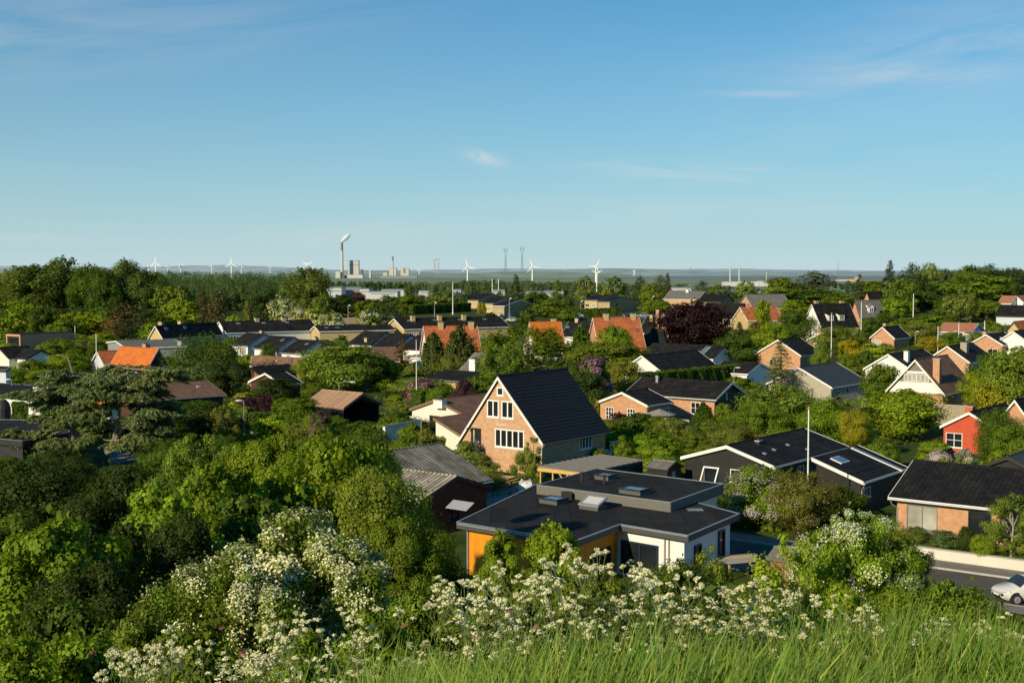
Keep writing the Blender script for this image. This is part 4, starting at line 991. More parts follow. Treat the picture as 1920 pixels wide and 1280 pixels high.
house('lean-to black timber wing with a long roof window strip, beside the flagpole', (1619, 906), 52, ('x', 1702), ('x', 1521), ('y', 861), 2.5, 1, 'black', 'black', 'white', rt=.995, name='house_wing', wins=[('F', .8, 1.2, 1.3, .8, 2)], sky=[(7.4, .46, .5, 4.6, 'F', WHITE), (2.6, .72, 1.6, 1.0, 'F', WHITE)])
bh = [o for o in bpy.data.objects if o.get('label', '').startswith('black timber house')][0]
cs = MB()
for (a, b, c_, d_) in ((5.2, .55, 6.7, .65), (5.2, 1.9, 6.7, 2.0), (5.2, .65, 5.32, 1.9), (6.58, .65, 6.7, 1.9)):
    f_ = lambda t, z: Vector((.22 - (2.0 - z) * .55, t, z))
    cs.obox(f_(a, b), f_(c_, b) - f_(a, b), f_(a, d_) - f_(a, b), Vector((-.05, 0, 0)))
cs.obj('open_sash', WHITE, bh)
# retaining wall and lawn bank
ra, rb_ = s0 - UR * 12 + VR * 5.4, s0 + UR * 30 + VR * 5.4
rw = thing('retaining_wall', 'long white rendered retaining wall between the pavement and the bungalow lawn', 'wall', (ra.x, ra.y, 0), R(-37))
MB().box((0, 0, -.3), (42, .25, .76)).obj('wall', mat('stained_white_wall', (.66, .63, .55), .9, noise=.2, nscale=.6, bump=.3), rw); MB().box((-.03, -.05, .76), (42.03, .30, .82)).obj('coping', CONC, rw)
lw = MB(); 
def Q(s, t, z): v_ = s0 + UR * s + VR * t; return (v_.x, v_.y, z)
lw.face([Q(-11.9, 5.66, .70), Q(30, 5.66, .70), Q(30, 30, .70), Q(-11.9, 30, .70)]); lw.face([Q(-11.9, 5.66, .70), Q(-11.9, 30, .70), Q(-13.5, 30, -.1), Q(-13.5, 5.66, -.1)])
kind(lw.obj('lawn', LAWN), 'structure')
# brick L-shaped house beyond the garden
house('orange brick house with long black roof, white-barred windows and a metal flue', (1342, 751), 142, ('x', 1170), ('x', 1403), ('y', 719), 2.5, -1, 'orange', 'black', 'white', gable='black', gutter=True,  # end gable coloured black to paint in its shaded side
      wins=[('F', 1.8, .6, 1.9, 1.5, 3, 2), ('F', 6.6, .1, 1.7, 2.2, 2, 4), ('G', 3.2, 2.4, .3, .8, 1)], chim=[(10.5, 3.3, .35, .35, .45, ZINC)])
house('orange brick wing with gable front and two white-barred windows', (1214, 762), 52, ('x', 1262), ('x', 1119), ('y', 737), 2.5, 1, 'orange', 'black', 'white', name='house_wing', gutter=True,
      wins=[('G', 1.9, .55, 1.15, 1.5, 3, 3), ('G', 5.0, .55, 1.15, 1.5, 3, 3), ('F', 4.2, .7, 2.0, 1.2, 3, 2)])
p = on(1264, 800, .0); tw = thing('terrace_wall', 'low orange brick terrace wall before the barred windows', 'wall', (p.x, p.y, 0), R(-37)); MB().box((-3.2, 0, -.2), (2.0, .3, .9)).obj('wall', CLAY, tw); MB().box((-3.22, -.03, .9), (2.02, .33, .97)).obj('coping', CONC, tw)
# black-roofed white house behind the hedge
house('white house with wide black roof behind the long hedge', (1243, 700), 52, ('x', 1347), ('x', 1163), ('y', 668), 2.3, 1, 'white', 'black', 'white', chim=[(6, 4.2, .4, .3, -.5, DARK), (8, 4.4, .3, .3, -.5, DARK)])
house('rear black roof of the hedge house with a bright glazed valley', (1338, 672), 142, ('x', 1200), 9, ('y', 650), 2.5, -1, 'white', 'black', 'none', sky=[(3.2, .5, 1.0, 3.6, 'F', WHITE)], name='house_wing')
house('white house wing with black roof, right beside the blue fir', (1402, 702), 142, ('x', 1330), 9, 1.4, 2.4, -1, 'white', 'black', 'white', name='house_wing', wins=[('F', 1.5, .8, 2, 1.2, 3)])
# A-frame white gable with tall chimney
house('white-gabled house with brown tile roof and a tall orange chimney stack', (1771, 741), 52, ('x', 1830), ('x', 1660), ('y', 676), 3.1, 1, 'orange', 'brown', 'white', gable=None, gutter=True, ov=.4,
      wins=[('G', 1.1, .9, 1.3, 1.2, 1)], chim=[(1.5, 1.5, .85, .85, .25, CLAY)])
def white_gable():
    r = [o for o in bpy.data.objects if o.get('label', '').startswith('white-gabled house')][0]; Lh, Wh, rs = r['dims']
    f = lambda t, z, o=0: Vector((.33 - o, t, z))
    z0 = 3.2; zr = 3.1 + rs; tr = Wh / 2
    hw = lambda z: tr * (zr - .35 - z) / rs
    g = MB(); A = hw(z0); B = hw(z0 + 1.35); g.face([f(tr - A, z0), f(tr + A, z0), f(tr + B, z0 + 1.35), f(tr - B, z0 + 1.35)]); g.face([f(tr - B, z0 + 1.35, .0), f(tr + B, z0 + 1.35, .0), f(tr, zr - .4, .0)], 1)
    g.obj('gable_panel', [mat('white_boards', (.78, .77, .73), .6), mat('gable_shade', (.20, .19, .16), .8)], r)
    k = hw(z0 + 2.6); MB().obox(f(tr - k - .4, z0 + 2.45, .03), Vector((0, 2 * k + .8, 0)), Vector((0, 0, .28)), Vector((-.06, 0, 0))).obj('tie_beam', WHITE, r)
    for i in range(3): window(r, lambda t, z, o=0: Vector((.22 - o, t, z)), None, tr - 1.75 + i * 1.1, z0 + 1.42, 1.05, .95, 2, 1, None, CURTAIN, sill=False, rec=.04)
white_gable()
p = on(1790, 800, 0); fw = thing('board_fence', 'weathered grey board fence joining the white-gabled house', 'fence', (p.x - 1, p.y + 3, T(p.x, p.y)), R(-37)); 
for i in range(9): MB().box((-2.4, 0, .05 + i * .27), (3.2, .03, .05 + i * .27 + .25)).obj('board', mat('weathered_board', (.36, .31, .23), .9, noise=.2), fw)
for x in (-2.4, .4, 3.1): MB().box((x, .032, -.2), (x + .1, .13, 2.5)).obj('post', mat('weathered_board', (.36, .31, .23)), fw)
house('bright red house gable with white boards and a barred window', (1872, 809), 52, 12, ('x', 1762), ('y', 775), 2.5, 1, 'red', 'black', 'white', wins=[('G', 6.2, .5, 1.7, 1.5, 2, 2)], chim=[(3.4, 4.0, .8, .8, .35, mat('red_chimney', (.55, .12, .06)))], fascia=True)
house('black-roofed house behind the dark green tree at the edge', (1945, 812), 52, 12, ('x', 1858), ('y', 752), 2.6, 1, 'orange', 'black', 'white')
house('low house with dark blue-black roof behind the bungalow', (1950, 890), 52, 10, ('x', 1828), ('y', 859), 2.3, 1, 'black', 'metal', 'dark')
p = on(1776, 873, 0); ph = house('tiny timber playhouse between two pale lilac bushes', (1787, 863), 52, 1.6, 1.7, .8, 1.0, 1, TIMBER, 'black', 'none', name='playhouse', cat='playhouse', ov=.1, rth=.06, wins=[('G', .5, .2, .6, .5, 1)])
# ------------------------------------------------------------------ middle distance, right
house('grey rendered house with seamed dark metal roof and white verge', (1560, 728), 52, ('x', 1628), ('x', 1436), ('y', 690), 2.4, 1, mat('shade_darkened_cream', (.40, .37, .30), .9), 'metal', 'white', wins=[('F', 2.0, .8, 1.6, 1.0), ('F', 5.5, .2, 1, 1.9, 1)])  # cream render darkened for the shade this wall stands in
house('low grey-roofed garage before the seamed metal roof', (1612, 768), 52, 5, ('x', 1535), 1.5, 2.1, 1, 'black', 'grey', 'dark', name='garage', cat='garage')
house('white gabled house with black roof left of the white-gabled chimney house', (1712, 697), 52, 16, ('x', 1618), ('y', 665), 2.4, 1, 'white', 'black', 'white', chim=[(3, 2.2, .9, .7, .5, RENDER)])
house('tan brick house with black roof, stone chimney and glazed corner', (1819, 681), 52, ('x', 1866), ('x', 1733), ('y', 650), 2.5, 1, 'brick', 'black', 'white', chim=[(4.5, 2.5, 1.1, 1.1, .5, mat('stone_chimney', (.35, .31, .23)))], wins=[('F', 3, .6, 2.6, 1.7, 4)])
house('orange brick gable house with small twin window and black roof', (1881, 648), 52, 11, ('x', 1816), ('y', 628), 2.5, 1, 'orange', 'black', 'white', wins=[('G', 1.1, .5, 1.9, 1.3, 2)], sky=[(5, .5, 1.2, .9, 'F', WHITE)], chim=[(1.5, 4, .7, .7, .5)])
house('white walled house with black roof at the edge behind the orange gable', (1936, 648), 52, 12, ('x', 1862), ('y', 622), 2.6, 1, 'white', 'black', 'white')
house('yellow gable house with orange tile roof at the edge', (1914, 622), 52, 10, ('x', 1886), ('y', 604), 2.5, 1, 'yellow', 'orange', 'dark')
house('dark hipped house before the wooded hill', (1930, 594), 142, ('x', 1865), 9, ('y', 574), 2.4, -1, 'pale', 'black', 'dark')
house('salmon tile roof among the wooded hill trees', (1896, 570), 142, ('x', 1870), 9, ('y', 556), 2.3, -1, 'white', 'salmon', 'white')
house('second salmon tile roof by the hill trees, end gable to the street', (1920, 568), 52, 9, ('x', 1888), ('y', 555), 2.3, 1, 'white', 'salmon', 'white')
house('long low house with salmon roof by the yellow shrub', (1822, 624), 142, ('x', 1756), 9, 1.7, 2.3, -1, 'pale', 'salmon', 'white')
house('white flat carport joined to the salmon-roofed house', (1872, 628), 142, ('x', 1806), 5, .3, 2.3, -1, 'white', 'grey', 'white', name='carport', cat='carport')
house('grey-roofed brick house with white porch gable and dark side wall', (1678, 636), 52, ('x', 1708), ('x', 1630), ('y', 614), 2.5, 1, 'orange', 'grey' if False else 'black', 'white', wins=[('G', 4.5, .2, 1.8, 2.0, 3, 1, None, CURTAIN)], chim=[(3.5, 3.5, .8, .6, .6)])
house('orange gable house with two chimneys and dark roof behind the gold bush', (1568, 640), 52, ('x', 1612), ('x', 1512), ('y', 624), 2.5, 1, 'orange', 'black', 'white', chim=[(1, 4, .8, .8, .7), (8, 4.5, .8, .8, .7)], wins=[('G', 3, .6, 1.2, 1.2)])
house('orange brick gable beside the blue fir with dark blue-black roof', (1502, 668), 52, ('x', 1543), ('x', 1415), ('y', 638), 2.5, 1, 'orange', 'black', 'white', wins=[('G', 5, .6, 1.4, 1.2), ('F', 2, .5, 1.2, 1.6)])
DH = house('black-roofed house with two white catslide dormers', (1541, 617), 28, ('x', 1612), ('x', 1502), ('y', 571), 2.4, 1, 'white', 'black', 'white', chim=[(2.0, 4.2, .9, .7, .7), (9.5, 4.2, .9, .7, .6)])
GH = house('grey-roofed house with a pointed white dormer and brick end gable', (1613, 598), 28, ('x', 1661), ('x', 1591), ('y', 564), 2.6, 1, 'orange', 'grey', 'dark', chim=[])
def dormers(r, spots, pointed=False):
    Lh, Wh, rs = r['dims']; ze = 2.4 if not pointed else 2.6; tr = Wh / 2
    for s in spots:
        f0 = .30; t0 = tr * f0; z0 = ze + rs * f0 + .14; w_ = 1.9
        z1 = z0 + 1.35; t1 = tr * min(.98, (z1 + (.7 if pointed else .35) - ze - .14) / rs)
        mb = MB(); mb.face([(s, t0, z0), (s + w_, t0, z0), (s + w_, t0, z1), (s, t0, z1)]); zt = ze + rs * t1 / tr + .14
        for x in (s, s + w_): mb.face([(x, t0, z0), (x, t1, zt), (x, t0, z1)])
        d = mb.obj('dormer', WHITE, r)
        if pointed: MB().face([(s - .15, t0 - .15, z1 - .1), (s + w_ / 2, t0 - .15, z1 + .9), (s + w_ / 2, t1, z1 + .9), (s - .15, t1 - .3, z1 - .1)]).face([(s + w_ + .15, t0 - .15, z1 - .1), (s + w_ / 2, t0 - .15, z1 + .9), (s + w_ / 2, t1, z1 + .9), (s + w_ + .15, t1 - .3, z1 - .1)]).face([(s, t0 - .01, z1), (s + w_, t0 - .01, z1), (s + w_ / 2, t0 - .01, z1 + .8)], 1).obj('dormer_roof', [ROOF['grey'], WHITE], d)
        else: MB().slab([(s - .1, t0 - .2, z1 + .05), (s + w_ + .1, t0 - .2, z1 + .05), (s + w_ + .1, t1, zt + .06), (s - .1, t1, zt + .06)], .08).obj('dormer_roof', ROOF['black'], d)
        window(d, lambda x, z, o=0: Vector((x, t0 - .12 - o, z)), None, s + .3, z0 + .25, w_ - .6, .95, 2, 1, sill=False)
dormers(DH, [2.6, 5.8]); dormers(GH, [3.2], True)
house('black-roofed house with stone gable above the grey dormer house', (1632, 567), 28, ('x', 1662), ('x', 1617), ('y', 548), 2.6, 1, 'brick', 'black', 'dark')
house('red tile roof with yellow gable among firs, behind the copper beech', (1402, 602), 20, ('x', 1470), ('x', 1372), ('y', 577), 2.4, 1, 'yellow', 'red', 'white', chim=[(2.5, 4.2, .8, .8, .7), (9, 4.2, .8, .8, .7)], sky=[(1.6, .6, .5, .6, 'F', DARK)])
house('grey hipped house on yellow brick, behind the red tile roof', (1410, 574), 18, ('x', 1484), ('x', 1384), ('y', 553), 3.0, 1, 'brick', 'grey', 'grey')
house('low dark house beside the copper beech', (1382, 596), 142, ('x', 1310), 9, ('y', 570), 2.6, -1, 'dull', 'black', 'dark', wins=[('F', 2, .6, 2.2, 1.4, 3)])
house('pale grey shallow-roofed house beyond the parking place', (1310, 562), 150, ('x', 1243), 11, ('y', 547), 2.6, -1, 'brick', ROOF['grey'], 'white', chim=[(6, 5, .9, .9, .7, RENDER)])
house('dark-roofed house with pale chimney beyond the parking place', (1262, 556), 150, ('x', 1222), 9, ('y', 546), 2.8, -1, 'dull', 'black', 'white', chim=[(3, 4, .9, .9, .8, WALL['yellow'])])
house('dull yellow gable house behind garden trees, beyond the copper beech', (1352, 566), 150, 8, ('x', 1378), ('y', 553), 3.0, -1, 'dull', 'black', 'dark')
# ------------------------------------------------------------------ yellow brick gable rows
YW = [('F', 1.0, 1.2, 1.5, 1.2, 2, 1, None, CURTAIN), ('F', 3.6, 1.2, 1.5, 1.2, 2)]
house('yellow brick end house with gable window and white garage door', (946, 574), 150, ('x', 921), ('x', 1003), ('y', 563), 3.9, -1, 'dull', 'black', 'white', wins=YW[:1] + [('G', 4.6, 2.2, 1.2, 1.1, 1)], doors=[('G', 2.3, -.2, 2.4, 2.0, WHITE)], group='stepped yellow brick row houses')
house('middle yellow brick house of the stepped row, beside the white garage house', (925, 569), 150, ('x', 896), ('x', 975), ('y', 557), 3.6, -1, 'yellow', 'black', 'grey', wins=YW, group='stepped yellow brick row houses')
house('last yellow brick house of the stepped row, behind the flowering gold shrub', (897, 563), 150, ('x', 858), ('x', 952), ('y', 551), 3.2, -1, 'yellow', 'black', 'grey', wins=YW, group='stepped yellow brick row houses')
house('yellow brick end house with dark gable window behind the parked cars', (1144, 566), 150, ('x', 1119), ('x', 1197), ('y', 557), 4.0, -1, 'dull', 'black', 'grey', wins=YW[:1] + [('G', 5.0, 2.2, 1.3, 1.3, 1, 1, DARK)], group='stepped yellow brick row houses')
house('middle yellow brick house with brown door behind the parked cars', (1121, 563), 150, ('x', 1094), ('x', 1170), ('y', 552), 3.6, -1, 'yellow', 'black', 'grey', wins=YW, group='stepped yellow brick row houses')
house('grey-roofed yellow brick house ending the row behind the parked cars', (1096, 558), 150, ('x', 1066), ('x', 1140), ('y', 546), 3.4, -1, 'yellow', 'grey', 'grey', wins=YW, group='stepped yellow brick row houses')
# ------------------------------------------------------------------ red and orange roofs in the middle
house('red tiled house with white verge half hidden by two cypresses', (802, 672), 14, ('x', 905), ('x', 786), ('y', 613), 2.4, 1, 'white', 'red', 'white', chim=[(3.3, 4.5, .9, .9, .8, WALL['yellow']), (9.2, 4.5, .9, .9, .8, WALL['yellow'])], sky=[(2.2, .55, .5, .6, 'F', DARK), (9.5, .6, .5, .6, 'F', DARK)])
house('bright orange tiled house behind the tall birch', (1000, 655), 14, ('x', 1060), ('x', 985), ('y', 605), 2.4, 1, 'white', 'orange', 'white', chim=[(5.5, 4.5, .9, .9, .6, WALL['yellow'])])
house('long red tiled house with white verges and two chimneys behind the round ivy-green tree', (1124, 662), 14, ('x', 1213), ('x', 1098), ('y', 597), 2.4, 1, 'orange', 'red', 'white', chim=[(2.8, 4.6, .9, .9, .8, WALL['yellow']), (8.5, 4.6, .9, .9, .8, WALL['yellow'])], wins=[('G', 2.2, .5, 1.3, 1.4)], sky=[(2.8, .6, .5, .6, 'F', ZINC), (8.8, .62, .5, .6, 'F', DARK)])
house('pink brick gable house tucked against the copper beech', (1254, 634), 52, 6, ('x', 1235), ('y', 588), 2.6, 1, 'orange', 'red', 'white', wins=[('G', 1.2, 2.4, 1.0, 1.4, 1)], chim=[(1.2, 3.5, .8, .8, .7)])
house('black-roofed house between the orange roof and the round tree', (1098, 633), 150, ('x', 1050), 9, ('y', 604), 2.5, -1, 'white', 'black', 'white', chim=[(4.5, 4.5, .8, .8, .7, WALL['yellow'])], sky=[(3, .7, .9, .7), (6, .6, .9, .7)], wins=[('F', 1, .4, 2.2, 1.6, 3)])
house('black-roofed house beside the white flagpole, before the parking place', (1246, 626), 150, ('x', 1196), 10, ('y', 596), 2.5, -1, 'yellow', 'black', 'white', chim=[(5, 4, .8, .8, .6, WALL['yellow'])])
house('black sheds roof below the pink gable', (1234, 655), 142, ('x', 1200), ('x', 1256), ('y', 618), 2.3, -1, 'dull', 'black', 'dark', name='shed', cat='shed')
# ------------------------------------------------------------------ terraces on the left
TS = lambda n, st, f=.75: [(st * (i + .5), f, 1.0, .8) for i in range(n)]
house('terrace row with yellow gable end and white eaves, nearest the wood', (305, 636), (419, 628), None, ('x', 277), ('y', 612), 2.9, 1, 'yellow', 'black', 'white', sky=TS(2, 6.3), chim=[(4.5, 4.2, .9, .9, .7, WALL['yellow']), (11, 4.2, .9, .9, .7, WALL['yellow'])], group='black-roofed terraces')
house('longest black-roofed terrace with three roof windows and white panels', (424, 625), (597, 620), None, 8.6, ('y', 604), 2.9, 1, 'white', 'black', 'white', sky=[(4.5, .78, 1, .8), (11, .78, 1, .8), (17.2, .78, 1, .8)], chim=[(9.6, 4.2, 1, .9, .7, WALL['yellow']), (16.6, 4.2, 1, .9, .7, WALL['yellow'])], wins=[('F', 8.8, .3, 3, 2.0, 4, 1, None, CURTAIN), ('F', 1.2, .4, 2.2, 1.8, 3)], group='black-roofed terraces')
house('low black-roofed terrace with plain yellow wall before the sandy field', (598, 622), (742, 619), None, 7.5, ('y', 612), 2.9, 1, 'yellow', 'black', 'white', sky=[(2.6, .6, 1, .8), (5.4, .6, 1, .8)], chim=[(15.5, 4, .9, .9, .5, WALL['yellow'])], group='black-roofed terraces')
house('black-roofed terrace with yellow gable and white glazed front behind the red house', (757, 618), (957, 613), None, ('x', 721), ('y', 598), 2.9, 1, 'yellow', 'black', 'white', sky=TS(4, 7.2), chim=[(4.5, 4.2, 1, .9, .7, WALL['yellow']), (12, 4.2, 1, .9, .7, WALL['yellow']), (19, 4.2, 1, .9, .7, WALL['yellow'])], wins=[('F', 1.0, .2, 2.6, 2.2, 4, 1, None, CURTAIN), ('F', 4.3, .2, 2.6, 2.2, 4)], group='black-roofed terraces')
CH = [('first chain house, black roof with white eaves beside the leafy tree', (464, 649), 428), ('second chain house, its black roof between two grey verges', (519, 656), 473), ('third chain house, widest black roof with a yellow chimney', (565, 664), 524), ('last chain house, black roof partly behind the olive tree', (604, 672), 572)]
for i, (lb, c, x) in enumerate(CH):
    house(lb, c, 140, ('x', x), 9.6, 2.3, 2.3, -1, 'white', 'black', 'grey', wins=[('F', .8, .5, 2.2, 1.5, 3, 1, None, CURTAIN)] if i != 2 else [], chim=[(2, 5.5, .8, .8, .6, WALL['yellow'])] if i in (0, 2) else [], group='chain houses with grey verge strips', sky=[(2.2, .7, .9, .7)] if i in (1, 2) else [])
CH = [('black-roofed chain house with white eaves above the dark red roof', (696, 647), 652), ('second black-roofed chain house behind the dead brown conifer', (741, 652), 700), ('black-roofed chain house squeezed behind the red house', (790, 656), 752)]
for i, (lb, c, x) in enumerate(CH):
    house(lb, c, 140, ('x', x), 9.6, 2.5, 2.3, -1, 'white', 'black', 'dark', wins=[('F', .8, .5, 2.2, 1.5, 3)] if i < 2 else [], chim=[(2.6, 1.2, .8, .8, -1.2, WALL['yellow'])] if i == 0 else [], group='chain houses behind the dead conifer')
house('brown tiled house with small orange gable before the chain houses', (468, 687), (590, 694), None, ('x', 448), ('y', 668), 2.4, 1, 'orange', 'brown', 'white', sky=[(6, .6, .3, .3, 'F', WHITE), (9, .75, .5, .4, 'F', DARK)])
house('yellow gable house with broad white verges beside the olive tree', (644, 690), 52, 12, ('x', 545), ('y', 658), 2.4, 1, 'yellow', 'brown', 'white')
house('dark red tiled house behind the olive tree', (750, 678), (655, 680), None, 9, ('y', 652), 2.4, -1, 'white', 'brown', 'white')
house('black-roofed house in tree shade with white zigzag verges', (530, 722), 52, ('x', 568), ('x', 465), ('y', 701), 2.4, 1, 'darkbrick', 'black', 'white')
house('small black gable roof beside the leafy tree', (490, 706), 52, 8, ('x', 452), ('y', 690), 2.3, 1, 'orange', 'black', 'dark')
house('tan-roofed open carport with dark interior above the hedges', (644, 767), 142, ('x', 566), ('x', 717), ('y', 739), 2.3, -1, 'dark', 'tan', 'brown', name='carport', cat='carport', open_front='G')
house('dark brown tiled house beside the cedar', (272, 752), (424, 741), None, 10, ('y', 724), 2.4, 1, 'darkbrick', 'brown', 'brown', sky=[(9, .6, .5, .35, 'F', WHITE)])
house('bright orange tiled house with dark gable, blue-white verges and brick chimney', (273, 699), 142, 10.5, ('x', 323), ('y', 655), 2.2, -1, 'dark', 'orange', 'blue', chim=[(4.4, 3.4, .9, .9, .6)], wins=[('G', 3.2, 2.0, 1.6, 1.0, 2, 1, WHITE, CURTAIN)])
house('red tiled wing with white gable before the orange roof', (194, 684), 40, ('x', 246), ('x', 170), ('y', 660), 2.2, 1, 'pale', 'red', 'white', name='house_wing')
house('long grey-roofed house with pale gable behind the orange roof', (236, 653), (350, 650), None, ('x', 199), ('y', 640), 2.6, 1, 'grey', 'grey', 'white', chim=[(11, 1.2, .6, .6, .3, WHITE)], wins=[('G', 2, .6, 3.2, 1.0, 4), ('F', 12, .5, 1.8, 1.5, 3)])
house('black-roofed house with white gable and cream end below the clipped bushes', (50, 673), 142, 9, ('x', 106), ('y', 657), 2.5, -1, 'white', 'black', 'dark')
house('cream gable end with black roof at the edge of the village', (16, 672), 52, 6, 6.5, 1.8, 2.5, 1, 'cream', 'black', 'dark')
house('small orange tile roof glimpsed under the cedar', (205, 771), 142, ('x', 160), ('x', 224), ('y', 741), 2.3, -1, 'white', 'orange', 'dark')
house('grey-roofed house with white chimney behind the main brick house', (880, 702), 142, ('x', 856), 9, ('y', 664), 2.5, -1, 'white', 'grey', 'white', chim=[(-.2, 1.0, 1.2, 1.2, -.6, RENDER)])
house('low black-roofed house with yellow end wall near the plum bush', (872, 716), 142, ('x', 796), 9, 1.0, 2.4, -1, 'yellow', 'black', 'dark')
house('white beam-fronted low house beside the flagpole by the red roof', (796, 672), 142, ('x', 762), 5, .3, 2.3, -1, 'white', 'grey', 'white', name='shelter', cat='shelter')
# modern boxes at the left edge
def box_house(label, corners, z, wall, over=.25, fas=.35, fm=None, rm=None, extra=None, name='flat_roofed_house'):
    A = [on(c[0], c[1], z) for c in corners]; z0 = T(A[0].x, A[0].y); A = [plane(c[0], c[1], z0 + z) for c in corners]; o = A[0]
    root = thing(name, label, 'house', (o.x, o.y, z0), 0); loc = [Vector((p.x - o.x, p.y - o.y, 0)) for p in A]
    P2, ins = flat_block(root, loc, -1, z, WALL[wall], rm or ROOF['felt'], over, fas, fm)
    if extra: extra(root, loc, ins, o, z)
    return root
def wb_extra(root, loc, ins, o, z):
    for (px, py) in ((47, 735), (58, 740)):
        p = plane(px, py, z + .3); mb = MB(); mb.tube([(p.x - o.x, p.y - o.y, z + .06), (p.x - o.x, p.y - o.y, z + .3), (p.x - o.x, p.y - o.y, z + .5)], [.7, .65, .3], 12); mb.obj('roof_dome', mat('frosted_dome', (.55, .6, .65), .2), root)
    a, b = loc[0], loc[1]; d = (b - a).normalized(); n = Vector((d.y, -d.x, 0))
    for f in (.62, .9): window(root, lambda s, zz, oo=0: a + d * s + n * (oo - .15) + Vector((0, 0, zz)), None, (b - a).length * f - .7, 1.0, 1.4, .9, 2, 1, GREYP, sill=False)
box_house('white flat-roofed bungalow with two roof domes beside the cedar', [(-30, 738), (78, 750), (108, 727), (-10, 718)], 3.0, 'white', .15, .3, DARK, None, wb_extra)
box_house('white rendered cube rising behind the domed flat roof', [(62, 727), (92, 727), (98, 720), (70, 720)], 4.1, 'white', .05, .08, WHITE)
box_house('pale blue-grey box house at the edge, above the domed roof', [(-40, 692), (12, 694), (20, 688), (-30, 686)], 4.5, 'pale', .1, .3, DARK)
box_house('wide black flat roof with white edge strip under the cedar branches', [(-60, 818), (42, 828), (128, 812), (140, 788), (-60, 788)], 2.7, 'black', .35, .5, DARK)
p = plane(10, 830, 0); rt_ = thing('round_tower', 'dark round-topped chimney tower at the edge behind the black flat roof', 'tower', (at(5, 790, 150).x, 150, 0)); MB().cyl(0, 0, -.2, 2.5, .95, n=16).tube([(0, 0, 2.5), (0, 0, 3.1), (0, 0, 3.5), (0, 0, 3.65)], [.95, .8, .45, .05], 16).obj('shaft', DARK, rt_)
def frame_house():
    A = on(12, 656, 0); root = thing('frame_house', 'dark modern house with a salmon-lit frame around its glazed end', 'house', (A.x, A.y, T(A.x, A.y)), R(-37))
    s = A.y / F; W_, h, D = 37 * s / .8, 3.6, 14
    MB().box((.35, .3, -1), (W_ - .35, D, h - .35)).obj('wall', WALL['darkbrick'], root)
    MB().box((0, 0, -.8), (.4, D, h)).box((W_ - .4, 0, -.8), (W_, D, h)).box((.4, 0, h - .42), (W_ - .4, D, h)).obj('outer_frame', [mat('salmon_render', (.56, .31, .18), .8)], root)
    window(root, lambda t, z, o=0: Vector((t, .28 - o, z)), None, .6, .2, W_ - 1.2, h - .9, 3, 1, DARK, sill=False, rec=.02)
    MB().box((-.05, .02, h + .002), (W_ + .05, D + .1, h + .1)).obj('roof', ROOF['felt'], root)
frame_house()
# ------------------------------------------------------------------ poles and lamps
def pole(label, px, top, bot, Y=None, r=.06, col=WHITE, kd='flagpole', knob=True, group='white flagpoles in the gardens'):
    if Y is None: p = on(px, bot, 0); 
    else: p = at(px, bot, Y)
    z0 = T(p.x, p.y); zt = solve_z(p, top); h = max(2, zt - z0)
    k = max(1.0, p.y / 190)
    root = thing(kd, label, kd.replace('_', ' '), (p.x, p.y, z0), 0, group)
    MB().tube([(0, 0, -.1), (0, 0, h * .5), (0, 0, h)], [r * 1.25 * k, r * k, r * .75 * k], 8).obj('pole', col, root)
    MB().tube([(0, 0, .0), (0, 0, .9)], [r * 2.0 * k, r * 1.7 * k], 8).obj('base', col if kd != 'street_lamp' else GREYP, root)
    if knob: MB().tube([(0, 0, h), (0, 0, h + .12), (0, 0, h + .24)], [r * .7 * k, r * 1.6 * k, r * .3 * k], 8).obj('knob', mat('pole_knob', (.6, .25, .12), .4) , root)
    return root, h
for a in (('white flagpole with a red knob before the black timber house', 1515, 768, 880, 92), ('white flagpole in front of the orange roof, rising over the cedar', 183, 627, 790, None), ('white flagpole beside the dead brown conifer', 781, 639, 758, None),
          ('white flagpole before the pink gable at the copper beech', 1240, 594, 646, None), ('tall white flagpole in front of the black house with dormers', 1614, 566, 655, None), ('shorter white flagpole right before the white dormers', 1559, 588, 622, 250),
          ('flagpole with drooping pennant beside the wooded hill', 1712, 551, 602, None), ('white flagpole before the salmon roof, tallest of the pair by the gold shrub', 1797, 606, 660, None), ('white flagpole left of the gold shrub beside the salmon roof', 1758, 612, 668, None),
          ('pale flagpole over the yellow houses, by the far white halls', 849, 529, 575, 420), ('flagpole in the bushes behind the black-roofed house', 141, 612, 640, 300), ('flagpole between the salmon roof and the dark hipped house', 1846, 602, 622, None),
          ('left one of two slim flagpoles beyond the yellow houses', 923, 523, 548, 700), ('middle slim pole of three beyond the yellow houses', 935, 523, 548, 700)):
    pole(*a)
def lamp(label, px, top, bot, Y=None, arm=1, al=1.4):
    r_, h = pole(label, px, top, bot, Y, .05, mat('lamp_grey', (.30, .31, .31), .5), 'street_lamp', False, 'street lamps')
    k = max(1, r_.location.y / 190)
    MB().tube([(0, 0, h - .1), (arm * al * .5, 0, h + .12), (arm * al, 0, h + .1)], .035 * k, 6).obj('arm', mat('lamp_grey', (.3, .31, .31)), r_)
    MB().tube([(arm * (al - .1), 0, h + .08), (arm * (al + .25), 0, h + .06), (arm * (al + .6), 0, h + .08)], [.06 * k, .13 * k, .05 * k], 8).obj('lamp_head', mat('lamp_head', (.55, .56, .55), .4), r_)
